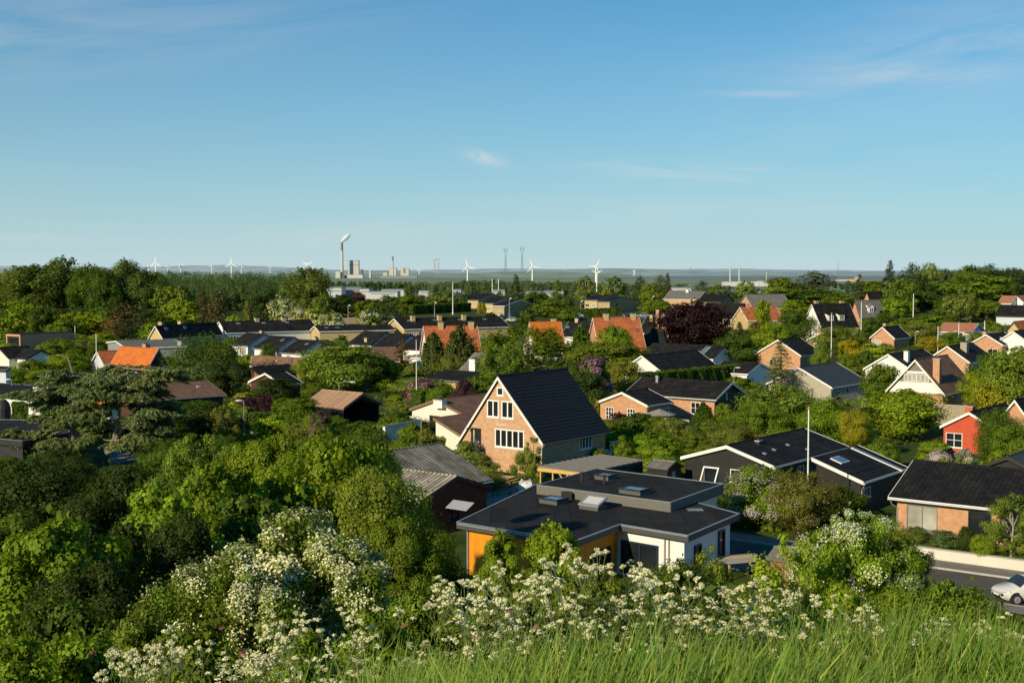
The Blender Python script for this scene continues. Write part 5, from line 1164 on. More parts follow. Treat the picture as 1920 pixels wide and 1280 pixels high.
for a in (('grey street lamp with its arm over the tan carport', 636, 717, 800, 155, 1), ('street lamp beside the red maple hedge and white bench', 458, 752, 836, 135, -1, .3), ('grey lamp post among bushes before the cream house', 790, 783, 842, 122, -1, .5), ('street lamp at the end of the long hedge', 1376, 690, 724, 176, 1, .3),
          ('street lamp with long arm behind the long hedge', 1397, 658, 690, None, 1, 1.6), ('pale lamp post before the brown tiled roof', 546, 668, 705, None, -1, .3), ('thin lamp post before the sandy field', 653, 573, 612, None, 1, .2), ('thin lamp post above the long terrace roof', 815, 568, 596, None, 1, .2),
          ('lamp post before the stepped yellow row', 955, 560, 598, None, 1, .2), ('lamp post by the white car at the hedge', 1089, 565, 590, None, 1, .2), ('lamp post beside the trees behind the copper beech', 1223, 556, 585, None, 1, .2), ('thin lamp post in front of the grey-roofed brick house', 1637, 632, 668, None, 1, .2), ('lamp post left of the gold bush at the orange gable', 1523, 645, 682, None, 1, .2),
          ('lamp post by the hedge before the white gabled house', 1716, 622, 655, None, 1, .2), ('lamp post before the yellow shrub by the salmon roof', 1787, 622, 650, None, 1, .2), ('lamp post at the white bungalow with domes', 23, 712, 765, None, -1, .2)):
    lamp(*a)
# ------------------------------------------------------------------ cars
PAINT = mat('car_paint', (.8, .8, .8), .22, .6, noise=.02, obj_color=True)
def car_mesh():
    """body with rounded sections along x (front at +x), glass set just outside the cabin"""
    st = [(-2.02, .62, .42, .74, .80), (-1.98, .76, .30, .82, .95), (-1.6, .85, .22, .90, 1.16), (-1.15, .87, .2, .92, 1.38), (-.5, .88, .2, .92, 1.475), (.1, .88, .2, .91, 1.465), (.38, .88, .2, .90, 1.41), (1.06, .87, .2, .87, .965), (1.35, .85, .2, .83, .90), (1.75, .80, .24, .74, .79), (1.98, .68, .34, .62, .64), (2.04, .52, .42, .54, .56)]
    mb = MB(); K = 7; ring = []
    for (x, w, zb, zs, zt) in st:
        roofw = w - .06 if zt - zs < .12 else w - .24
        pts = [(0, zb), (w * .86, zb), (w, zb + .22), (w * 1.0, zs - .08), (w - .04, zs), (roofw, zt - .03), (0, zt + .03)]
        ring.append([(x, y, z) for y, z in pts])
    for sgn in (1, -1):
        for i in range(len(ring) - 1):
            for j in range(K - 1):
                q = [ring[i][j], ring[i + 1][j], ring[i + 1][j + 1], ring[i][j + 1]]; q = [(a, b * sgn, c) for a, b, c in q]; mb.face(q if sgn > 0 else q[::-1])
    for r, fl in ((ring[0], 1), (ring[-1], -1)):
        mb.face([(a, b, c) for a, b, c in r] + [(a, -b, c) for a, b, c in reversed(r[1:-1])])
    CARP['ring'] = ring
    me = mb.mesh('car_body', PAINT, True)
    import bmesh
    bm = bmesh.new(); bm.from_mesh(me); bmesh.ops.remove_doubles(bm, verts=bm.verts, dist=.001); bmesh.ops.recalc_face_normals(bm, faces=bm.faces); bm.to_mesh(me); bm.free()
    me.polygons.foreach_set('use_smooth', [True] * len(me.polygons))
    return me
CARP = {}
def car(label, loc, rz, color, detail=True):
    if 'b' not in CARP:
        CARP['b'] = car_mesh(); gl = mat('car_glass', (.03, .04, .05), .05, .7, noise=.3, nscale=.7)
        rg_ = CARP['ring']
        def V_(i, j, s=1, o=(0, 0, 0)): p = rg_[i][j]; return Vector((p[0] + o[0], (p[1] + o[1]) * s, p[2] + o[2]))
        def inset(q, k=.06): c = sum(q, Vector()) / len(q); return [p + (c - p).normalized() * k for p in q]
        CARP['ws'] = MB().face(inset([V_(6, 5, 1, (.02, 0, .02)), V_(6, 6, 1, (.02, 0, .015)), V_(6, 5, -1, (.02, 0, .02)), V_(7, 5, -1, (.02, 0, .02)), V_(7, 6, 1, (.02, 0, .02)), V_(7, 5, 1, (.02, 0, .02))], .05)).mesh('windscreen', gl)
        CARP['rs'] = MB().face(inset([V_(2, 5, 1, (-.02, 0, .03)), V_(2, 5, -1, (-.02, 0, .03)), V_(3, 5, -1, (-.02, 0, .03)), V_(3, 5, 1, (-.02, 0, .03))])).mesh('rear_window', gl)
        for s in (1, -1):
            CARP['s1', s] = MB().face(inset([V_(4, 4, s, (.04, .012, .01)), V_(6, 4, s, (.35, .012, .01)), V_(6, 5, s, (.02, .014, -.03)), V_(5, 5, s, (0, .014, -.02)), V_(4, 5, s, (.04, .014, -.02))], .05)).mesh('side_window', gl)
            CARP['s2', s] = MB().face(inset([V_(3, 4, s, (-.2, .012, .01)), V_(4, 4, s, (-.03, .012, .01)), V_(4, 5, s, (-.03, .014, -.02)), V_(3, 5, s, (0, .014, -.03))], .05)).mesh('side_window', gl)
            CARP['m', s] = MB().tube([(.62, s * .86, .98), (.66, s * 1.0, 1.02), (.66, s * 1.07, 1.03)], [.05, .10, .06], 8).mesh('mirror', PAINT)
            CARP['hl', s] = MB().face([(1.62, s * .83, .68), (1.97, s * .60, .60), (1.94, s * .64, .70), (1.60, s * .79, .80)]).mesh('headlight', mat('headlight_lens', (.35, .37, .38), .1, .6))
            CARP['tl', s] = MB().face([(-1.99, s * .76, .74), (-1.84, s * .84, .76), (-1.80, s * .80, 1.0), (-1.94, s * .73, .98)]).mesh('tail_light', mat('tail_lens', (.4, .02, .02), .2, .6))
        CARP['w'] = MB().tube([(0, -.11, 0), (0, .11, 0)], .315, 20).mesh('tyre', mat('tyre_rubber', (.018, .018, .018), .8))
        rm = MB(); rm.tube([(0, -.118, 0), (0, -.10, 0)], .20, 16)
        for i in range(5): a = i * 1.2566; rm.obox((-.02 * math.cos(a), -.125, -.02 * math.sin(a)), (.18 * math.cos(a), 0, .18 * math.sin(a)), (-.05 * math.sin(a), 0, .05 * math.cos(a)), (0, .01, 0))
        CARP['r'] = rm.mesh('rim', ZINC); CARP['a'] = MB().tube([(0, -.10, 0), (0, .09, 0)], .385, 18).mesh('wheel_arch', DARK)
        CARP['g'] = MB().box((2.005, -.42, .36), (2.05, .42, .50)).mesh('grille', DARK); CARP['p'] = MB().box((2.052, -.26, .44), (2.062, .26, .53)).mesh('number_plate', WHITE)
        CARP['dl'] = MB().box((-.47, -.888, .3), (-.455, .888, .93)).mesh('door_seam', DARK)
    r = thing('parked_car', label, 'car', loc, rz, 'parked cars')
    b = put('body', CARP['b'], r); b.color = (*color, 1)
    put('windscreen', CARP['ws'], r); put('rear_window', CARP['rs'], r)
    for s in (1, -1):
        put('side_window', CARP['s1', s], r); put('side_window', CARP['s2', s], r)
        m = put('mirror', CARP['m', s], r); m.color = (*color, 1); put('headlight', CARP['hl', s], r); put('tail_light', CARP['tl', s], r)
        for x in (-1.25, 1.3):
            w_ = put('wheel', CARP['w'], r); w_.location = (x, s * .80, .315); w_.rotation_euler = (0, 0, 0 if s < 0 else math.pi); put('rim', CARP['r'], w_)
            a = put('wheel_arch', CARP['a'], r); a.location = (x, s * .775, .335)
    put('grille', CARP['g'], r); put('number_plate', CARP['p'], r); put('door_seam', CARP['dl'], r)
    return r
p = on(1930, 1126, 0); car('white hatchback parked on the street below the retaining wall', (p.x, p.y, T(p.x, p.y) + .03), R(190), (.82, .82, .80))
for lb, px, py, rz, c in (('white estate car parked before the far hedge', 1082, 598, 186, (.8, .8, .78)), ('white car beside the white garage door', 958, 605, 195, (.75, .76, .76)), ('black car parked by the dull yellow gable end', 1179, 596, 175, (.03, .03, .035)),
                          ('silver car parked beside the black car', 1205, 597, 185, (.35, .37, .38)), ('white car before the clipped hedge by the gold bush', 1656, 666, 175, (.7, .72, .74)), ('dark car half hidden behind the grey dormer house', 1668, 606, 185, (.06, .06, .07))):
    p = on(px, py, 0); car(lb, (p.x, p.y, T(p.x, p.y) + .2), R(rz), c)
# ------------------------------------------------------------------ small garden things
p = on(1168, 846, 0); ch = thing('garden_chair', 'wooden garden chair on the lawn beyond the white stair rail', 'chair', (p.x, p.y, 0), R(200))
MB().box((-.4, -.35, .40), (.4, .35, .46)).obj('seat', TIMBER, ch); MB().obox((-.4, .30, .46), (.8, 0, 0), (0, .25, .6), (0, .04, -.02)).obj('backrest', TIMBER, ch)
for x in (-.38, .31):
    for y in (-.33, .27): MB().box((x, y, 0), (x + .07, y + .07, .4)).obj('leg', TIMBER, ch)
p = on(1236, 806, 0); ps = thing('parasol', 'faded grey parasol open on the brick terrace', 'parasol', (p.x, p.y, 0)); MB().cyl(0, 0, 0, 2.4, .03, n=8).obj('pole', TIMBER, ps)
pm = MB()
for i in range(8): a, b = i * math.pi / 4, (i + 1) * math.pi / 4; pm.face([(0, 0, 2.5), (2.0 * math.cos(a), 2.0 * math.sin(a), 1.85), (2.0 * math.cos(b), 2.0 * math.sin(b), 1.85)])
pm.obj('canopy', mat('parasol_cloth', (.30, .28, .24), .9), ps)
p = on(935, 908, 0); 
for i, (dx, dy, z, lb) in enumerate(((0, 0, 0, 'lowest pallet of the timber stack before the brick house'), (.1, .1, .17, 'pallet second from the ground in the timber stack'), (-.1, .15, .34, 'pallet third from the ground in the timber stack'), (-.3, .3, .51, 'topmost pallet, palest, on the timber stack'))):
    q = thing('pallet', lb, 'pallet', (p.x + dx, p.y + dy, .04 + z), R(-38 + i * 3), 'stacked pallets and boards')
    for k in range(7): MB().box((-1.7, -.85 + k * .25, .11), (1.7, -.85 + k * .25 + .18, .15)).obj('slat', mat('pallet_wood', (.55, .40, .16), .8, noise=.25, nscale=3), q)
    for k in (-1.5, 0, 1.4): MB().box((k, -.85, 0), (k + .1, .83, .108)).obj('bearer', mat('pallet_wood', (.55, .40, .16)), q)
p = on(986, 930, 0); q = thing('bulk_bag', 'white bulk sack on a pallet beside the flat roof', 'sack', (p.x, p.y, .04)); bm_ = MB()
rr = random.Random(3); ring = [[((.62 if k in (1, 2) else .55) * (1 + rr.uniform(-.08, .08)) * math.copysign(abs(math.cos(a)) ** .6, math.cos(a)), (.62 if k in (1, 2) else .55) * (1 + rr.uniform(-.08, .08)) * math.copysign(abs(math.sin(a)) ** .6, math.sin(a)), z) for a in [i * math.pi / 8 for i in range(16)]] for k, z in enumerate((.15, .45, .85, 1.1))]
ring.append([(x * .35, y * .35, 1.22 + rr.uniform(-.08, .1)) for x, y, z in ring[3]])
for i in range(4):
    for j in range(16): bm_.face([ring[i][j], ring[i][(j + 1) % 16], ring[i + 1][(j + 1) % 16], ring[i + 1][j]])
bm_.face(ring[4]); bm_.obj('sack', mat('sack_cloth', (.72, .71, .70), .8, noise=.15, nscale=4), q, True)
for x, y in ((.5, .5), (-.5, .5), (.5, -.5), (-.5, -.5)): MB().tube([(x, y, 1.0), (x * .7, y * .7, 1.35), (x * .4, y * .4, 1.2)], .03, 5).obj('loop', mat('sack_cloth', (.7, .7, .7)), q)
q = on(1006, 898, 0); st = thing('trestle', 'pale timber trestle by the corner downpipe of the brick house', 'trestle', (q.x, q.y, .0), R(-38))
for s in (-.6, .6):
    for t in (-.35, .35): MB().tube([(s, t, 0), (s * .9, 0, 1.15)], .04, 5).obj('leg', TIMBER, st)
MB().box((-.75, -.06, 1.1), (.75, .06, 1.2)).obj('beam', TIMBER, st)
p = on(452, 826, 0); q = thing('garden_bench', 'white garden bench on the lawn by the clipped hedge', 'bench', (p.x, p.y + 2, 0), R(10)); MB().box((-.9, -.25, .42), (.9, .2, .47)).obj('seat', WHITE, q); MB().box((-.9, .21, .5), (.9, .25, .9)).obj('backrest', WHITE, q)
for x in (-.85, .78): MB().box((x, -.24, 0), (x + .07, .2, .42)).obj('leg', WHITE, q)
p = at(447, 868, 120); q = thing('white_gateway', 'white rendered doorway wall standing among dark bushes', 'wall', (p.x, p.y, T(p.x, p.y)), R(-60)); zt = solve_z(p, 842)
MB().box((-.9, -.1, -.2), (-.35, .1, zt)).box((.35, -.1, -.2), (.8, .1, zt - .3)).box((-.35, -.1, zt - .5), (.35, .1, zt)).box((-.35, -.1, zt - 1.3), (.2, .1, zt - .9)).obj('wall', RENDER, q)
# boards and a roofed trailer by the flat house
p = plane(1385, 1046, 1.2); q = thing('board_table', 'makeshift table of pale boards beside the white wing', 'table', (p.x, p.y, 0), R(20)); 
for i in range(5): MB().box((-1.2, -.8 + i * .33, 1.1 + .02 * (i % 2)), (1.2, -.8 + i * .33 + .3, 1.14 + .02 * (i % 2))).obj('board', mat('grey_board', (.42, .38, .31), .8, noise=.2), q)
MB().box((-.9, .3, 1.165), (1.5, .75, 1.24)).obj('plank', mat('tan_board', (.5, .38, .22), .8), q)
for x in (-1, .9):
    for y in (-.6, .6): MB().box((x, y, 0), (x + .1, y + .1, 1.095)).obj('leg', TIMBER, q)
house('small hut with pale roof boards and brown gable half hidden behind the sapling', (1524, 1062), 142, 3.0, 2.2, .5, 1.5, -1, mat('brown_boards', (.24, .13, .06), .7), 'grey', 'none', name='garden_hut', cat='hut', ov=.2, rth=.08, zb=0)
# ------------------------------------------------------------------ power station, masts, wind turbines
FAR_STONE = mat('far_concrete', (.50, .50, .46), .9, noise=.06, nscale=.02); FAR_DARK = mat('far_dark', (.17, .21, .24), .9, noise=.1, nscale=.02); FAR_WHITE = mat('far_white', (.50, .52, .53), .7, noise=.04, nscale=.05); FAR_GREY = mat('far_grey', (.22, .26, .29), .8, noise=.1, nscale=.05)  # aerial haze worked into these far colours, lowering their contrast
def zof(px, py, Y): return at(px, py, Y).z
def far_stack(label, px, top, split, bot, w, Y):
    p = at(px, bot, Y); r = w * Y / F / 2; root = thing('chimney_stack', label, 'chimney', (p.x, p.y, p.z), 0)
    z1, z2 = zof(px, split, Y) - p.z, zof(px, top, Y) - p.z
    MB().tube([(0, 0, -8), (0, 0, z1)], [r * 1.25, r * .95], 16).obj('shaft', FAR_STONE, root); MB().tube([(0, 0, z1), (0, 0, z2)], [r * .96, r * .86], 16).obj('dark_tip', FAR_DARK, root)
    return root
far_stack('tallest chimney of the far power station, dark tip and white plume', 641.5, 454, 470, 521, 5.0, 6500)
far_stack('shorter dark-tipped chimney of the far power station', 736.5, 480, 489, 520, 3.2, 6600)
def far_box(label, px0, px1, top, bot, Y, m=FAR_STONE, name='power_station_hall', cat='building', depth=40, bands=()):
    p = at((px0 + px1) / 2, bot, Y); w = (px1 - px0) * Y / F; h = zof(px0, top, Y) - p.z; root = thing(name, label, cat, (p.x, p.y, p.z))
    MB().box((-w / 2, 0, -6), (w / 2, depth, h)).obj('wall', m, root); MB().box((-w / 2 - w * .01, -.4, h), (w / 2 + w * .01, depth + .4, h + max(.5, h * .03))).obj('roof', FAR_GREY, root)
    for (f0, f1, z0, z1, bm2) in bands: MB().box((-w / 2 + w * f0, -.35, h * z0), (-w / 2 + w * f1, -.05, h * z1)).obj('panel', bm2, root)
    return root
far_box('tall beige boiler house of the power station', 653, 672.5, 489, 519, 6550, bands=[(.02, .98, .74, .78, FAR_GREY)])
far_box('round beige silo block left of the tall chimney', 629, 638, 509, 521, 6480, name='silo')
far_box('dark conveyor tower right of the beige boiler house', 672.5, 679, 505.5, 519, 6540, FAR_DARK)
far_box('low dark hall between the tall chimney and the boiler house', 643, 653, 508, 520, 6560, FAR_GREY)
far_box('long low sheds at the foot of the power station', 651, 680, 515, 521, 6450, FAR_WHITE)
far_box('pale boiler house behind the shorter chimney', 729.5, 743, 502, 519, 6650)
far_box('pale block with a dark central stripe, right of the shorter chimney', 751, 766.5, 503, 519, 6600, FAR_STONE, bands=[(.35, .6, .42, .97, FAR_DARK)])
far_box('small round silo left of the shorter chimney', 718, 726, 511, 520, 6580, name='silo')
far_box('wide dark coal yard sheds right of the power station', 712, 782, 517, 523, 6400, FAR_GREY)
far_box('small white spire-like tower between both chimneys', 692, 695.5, 507, 521, 6500, FAR_WHITE, name='tower', cat='tower')
for lb, px0, px1, top, bot, Y, m in (('white glazed hall behind the dark trees', 612, 640, 531, 548, 900, FAR_WHITE), ('long dark-roofed hall behind the dark trees', 640, 676, 534, 545, 930, FAR_GREY), ('white hall with straight roof edge beyond the dark trees', 675, 692, 535, 549, 900, FAR_WHITE), ('low cream warehouse beyond the pines', 690, 745, 543, 552, 880, FAR_WHITE),
                                     ('long low white warehouse roofs before the power station', 715, 760, 540, 547, 1000, FAR_WHITE), ('white sheds beside the pale flagpole', 785, 812, 542, 550, 950, FAR_WHITE), ('white shed by the slim pair of poles', 850, 864, 540, 548, 800, FAR_WHITE), ('white shed roofs behind the tall fir', 924, 946, 542, 548, 760, FAR_WHITE),
                                     ('long white warehouse behind the yellow houses', 987, 1035, 545, 552, 700, FAR_WHITE), ('bright white hall block over the yellow houses', 1023, 1056, 542, 551, 760, FAR_WHITE), ('white hall beside the pines near the pale roof', 1266, 1296, 534, 546, 800, FAR_WHITE), ('long white factory under the pair of white chimneys', 1357, 1440, 524, 532, 2400, FAR_WHITE),
                                     ('white factory block with a short mast', 1424, 1442, 521, 532, 2380, FAR_WHITE), ('white-edged hall before the white factory', 1402, 1430, 541, 552, 800, FAR_WHITE), ('white town blocks near the fjord shore', 1570, 1600, 521, 527, 4200, FAR_WHITE), ('yellow shore shed near the white blocks', 1592, 1606, 521, 526, 4000, mat('far_yellow', (.6, .4, .08), .8)), ('pale silo cone at the shore beside the trees', 1606, 1616, 512, 526, 4300, FAR_STONE)):
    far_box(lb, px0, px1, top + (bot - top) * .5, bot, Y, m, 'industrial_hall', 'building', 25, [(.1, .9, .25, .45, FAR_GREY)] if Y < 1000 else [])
def far_mast(label, px, top, bot, w, Y, m, name='mast'):
    p = at(px, bot, Y); h = zof(px, top, Y) - p.z; root = thing(name, label, name.replace('_', ' '), (p.x, p.y, p.z)); r = w * Y / F / 2
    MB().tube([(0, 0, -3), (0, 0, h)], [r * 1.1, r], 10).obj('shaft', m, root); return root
far_mast('left one of two tall white factory chimneys', 1369, 497.5, 526, 2.6, 2450, FAR_WHITE, 'factory_chimney'); far_mast('right one of two tall white factory chimneys', 1386, 498, 526, 2.6, 2450, FAR_WHITE, 'factory_chimney')
far_mast('short white mast on the factory block', 1437, 510, 524, 1.6, 2420, FAR_WHITE); far_mast('thin dark mast over the pines, left of the white chimneys', 1295, 499, 540, .9, 900, FAR_DARK); far_mast('thin dark mast left of the tall spruce', 1571, 492, 530, .8, 900, FAR_DARK)
def pylon(label, px, top, bot, w, Y, faint=False):
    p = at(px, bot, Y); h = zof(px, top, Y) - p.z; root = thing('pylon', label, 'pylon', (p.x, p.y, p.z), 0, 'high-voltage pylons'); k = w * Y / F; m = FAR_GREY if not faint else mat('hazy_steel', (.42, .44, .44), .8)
    r = Y / F * .38; mb = MB()
    z1 = h * .66
    for s in (-1, 1):
        mb.tube([(s * k * .22, 0, -3), (s * k * .07, 0, z1)], r, 4); mb.tube([(s * k * .07, 0, z1), (s * k * .22, 0, h * .9)], r, 4); mb.tube([(s * k * .22, 0, h * .9), (s * k * .36, 0, h)], r * .8, 4); mb.tube([(s * k * .22, 0, h * .9), (s * k * .12, 0, h)], r * .8, 4)
    for i in range(6):
        a, b = i / 6, (i + 1) / 6; f = lambda t: k * (.22 - .15 * t)
        mb.tube([(-f(a), 0, z1 * a), (f(b), 0, z1 * b)], r * .6, 4); mb.tube([(f(a), 0, z1 * a), (-f(b), 0, z1 * b)], r * .6, 4)
    mb.obj('lattice_tower', m, root); MB().tube([(-k * .5, 0, h * .9), (k * .5, 0, h * .9)], r * .9, 4).obj('cross_arm', m, root)
pylon('slimmer lattice pylon, left of the taller pylon on the ridge', 948, 465, 513, 10, 5200); pylon('tallest lattice pylon on the ridge beside the turbine', 979, 462, 512, 12, 4700); pylon('hazy pylon with pale top before the ridge, left of its pair', 815, 485, 513, 8, 7400, True); pylon('hazy pylon with pale top before the ridge, right of its pair', 822, 484, 513, 8, 7300, True)
TURB = mat('turbine_white', (.92, .92, .92), .5, noise=.03)
def turbine(label, px, hub, bot, Y, blade, rot, yaw=0, group='wind turbines'):
    """blade: length in picture columns"""
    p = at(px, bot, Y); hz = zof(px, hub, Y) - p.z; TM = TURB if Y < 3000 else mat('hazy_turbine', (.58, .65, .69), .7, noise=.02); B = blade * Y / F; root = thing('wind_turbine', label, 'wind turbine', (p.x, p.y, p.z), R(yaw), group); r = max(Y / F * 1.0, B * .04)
    MB().tube([(0, 0, -3), (0, 0, hz)], [r * 1.2, r * .8], 10).obj('tower', TM, root); MB().tube([(0, -r * 2, hz), (0, r * 3, hz)], [r * 1.0, r * 1.0], 8).obj('nacelle', TM, root)
    MB().tube([(0, -r * 3.2, hz), (0, -r * 2.0, hz)], [r * .5, r * 1.1], 8).obj('hub', TM, root)
    for i in range(3):
        a = R(rot + 120 * i); d = Vector((math.sin(a), 0, math.cos(a))); n = Vector((math.cos(a), 0, -math.sin(a))); o = Vector((0, -r * 2.6, hz)); w0 = max(r * .8, B * .05)
        bm3 = MB(); L_ = [(.0, .5), (.15, 1.0), (.55, .7), (1.0, .28)]
        for (f0, k0), (f1, k1) in zip(L_, L_[1:]): bm3.face([o + d * B * f0 - n * w0 * k0, o + d * B * f1 - n * w0 * k1, o + d * B * f1 + n * w0 * k1, o + d * B * f0 + n * w0 * k0]); bm3.face([o + Vector((0, r * .5, 0)) + d * B * f0 - n * w0 * k0, o + Vector((0, r * .5, 0)) + d * B * f1 - n * w0 * k1, o + Vector((0, r * .5, 0)) + d * B * f1 + n * w0 * k1, o + Vector((0, r * .5, 0)) + d * B * f0 + n * w0 * k0])
        bm3.obj('blade', TM, root)
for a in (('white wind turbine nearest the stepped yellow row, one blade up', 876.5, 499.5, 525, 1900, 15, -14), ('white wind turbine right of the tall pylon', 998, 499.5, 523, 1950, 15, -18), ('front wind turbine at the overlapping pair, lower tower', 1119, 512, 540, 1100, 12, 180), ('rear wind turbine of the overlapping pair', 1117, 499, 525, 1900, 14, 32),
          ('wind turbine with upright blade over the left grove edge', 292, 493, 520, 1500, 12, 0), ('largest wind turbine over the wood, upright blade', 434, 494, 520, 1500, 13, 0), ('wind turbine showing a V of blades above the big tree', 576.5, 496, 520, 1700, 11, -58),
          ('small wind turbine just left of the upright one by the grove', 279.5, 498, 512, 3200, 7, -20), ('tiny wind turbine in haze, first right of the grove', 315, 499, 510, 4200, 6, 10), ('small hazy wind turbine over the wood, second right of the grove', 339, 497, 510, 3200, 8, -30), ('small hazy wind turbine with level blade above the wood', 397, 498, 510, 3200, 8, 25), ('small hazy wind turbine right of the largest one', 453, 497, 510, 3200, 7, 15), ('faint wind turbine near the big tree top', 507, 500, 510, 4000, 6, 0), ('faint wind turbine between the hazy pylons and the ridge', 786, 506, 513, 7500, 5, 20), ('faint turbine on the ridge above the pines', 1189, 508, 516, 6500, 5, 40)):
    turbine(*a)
# smoke from the tall chimney
def plume():
    Y = 6500; rr = random.Random(8); m = foliage('steam', .5, (1, 1, 1), 0)
    import bmesh
    bm = bmesh.new()
    pts = [(641.5, 453.2, 1.8), (643.2, 451, 2.4), (645.2, 448.5, 3.0), (647.8, 446, 3.5), (650.6, 443.6, 3.3), (653.2, 442, 2.6), (655.6, 440.6, 1.8)]
    for (px, py, r) in pts:
        p = at(px, py, Y); bmesh.ops.create_icosphere(bm, subdivisions=2, radius=r * 1.35 * Y / F, matrix=Matrix.Translation(p + Vector((rr.uniform(-1, 1), 0, rr.uniform(-1, 1)))))
    me = bpy.data.meshes.new('steam_plume'); bm.to_mesh(me); bm.free(); me.materials.append(m); me.polygons.foreach_set('use_smooth', [True] * len(me.polygons)); ca = me.color_attributes.new('tint', 'FLOAT_COLOR', 'POINT'); ca.data.foreach_set('color', [1.0] * (4 * len(me.vertices))); ob = put('smoke', me); ob.color = (.90, .95, 1.0, 1); ob['kind'] = 'stuff'; ob['label'] = 'white steam plume drifting from the tallest far chimney'
plume()
# ------------------------------------------------------------------ woods that read as one mass
rw_ = random.Random(12)
def belt(x0, x1, n, top, Y0, Y1, w, jit=5):
    out = []
    for i in range(n):
        f = (i + rw_.random() * .8) / n; px = x0 + (x1 - x0) * f; t = interp(top, px) if isinstance(top, list) else top
        out.append((px, t + rw_.uniform(0, jit), rw_.uniform(Y0, Y1), w * rw_.uniform(.7, 1.3)))
    return out
mass('wood', 'far-off broadleaf wood closing the view behind the terraces', belt(255, 560, 26, [(255, 502), (420, 503), (560, 505)], 480, 640, 74) + belt(265, 560, 26, 519, 440, 475, 62, 16), (.075, .118, .034))
mass('wood', 'dark far-off wood edge before the power station', belt(600, 770, 22, 524, 1150, 1300, 15, 4), (.055, .095, .028))
mass('wood', 'far-off low green woods below the hazy ridge', belt(760, 1290, 150, [(760, 526), (900, 522), (1100, 526), (1290, 531)], 800, 1900, 22, 10), (.085, .125, .05))
mass('wood', 'bushy green belt in front of the white halls', belt(590, 900, 40, [(590, 550), (700, 552), (780, 546), (900, 540)], 470, 620, 28, 12), (.075, .105, .026))
mass('wood', 'bushy green belt behind the yellow row houses', belt(890, 1330, 52, [(890, 540), (1100, 546), (1330, 548)], 480, 640, 26, 12), (.080, .110, .028))
mass('wood', 'mixed trees behind the pale shallow roof', belt(1240, 1500, 34, [(1240, 545), (1400, 540), (1500, 535)], 500, 700, 26, 10), (.085, .115, .034))
mass('wood', 'wooded hillside closing the view at the fjord end', belt(1680, 1990, 46, [(1680, 512), (1740, 500), (1830, 498), (1990, 500)], 470, 600, 30, 10) + belt(1700, 1990, 26, 530, 430, 470, 34, 14), (.080, .112, .034))
mass('wood', 'far shore trees below the blue hills', belt(1440, 1700, 40, [(1440, 525), (1700, 526)], 1200, 2600, 12, 6), (.065, .10, .045))
mass('wood', 'dark undergrowth along the foot of the left grove', belt(-40, 290, 26, 570, 385, 430, 40, 30), (.045, .070, .018))
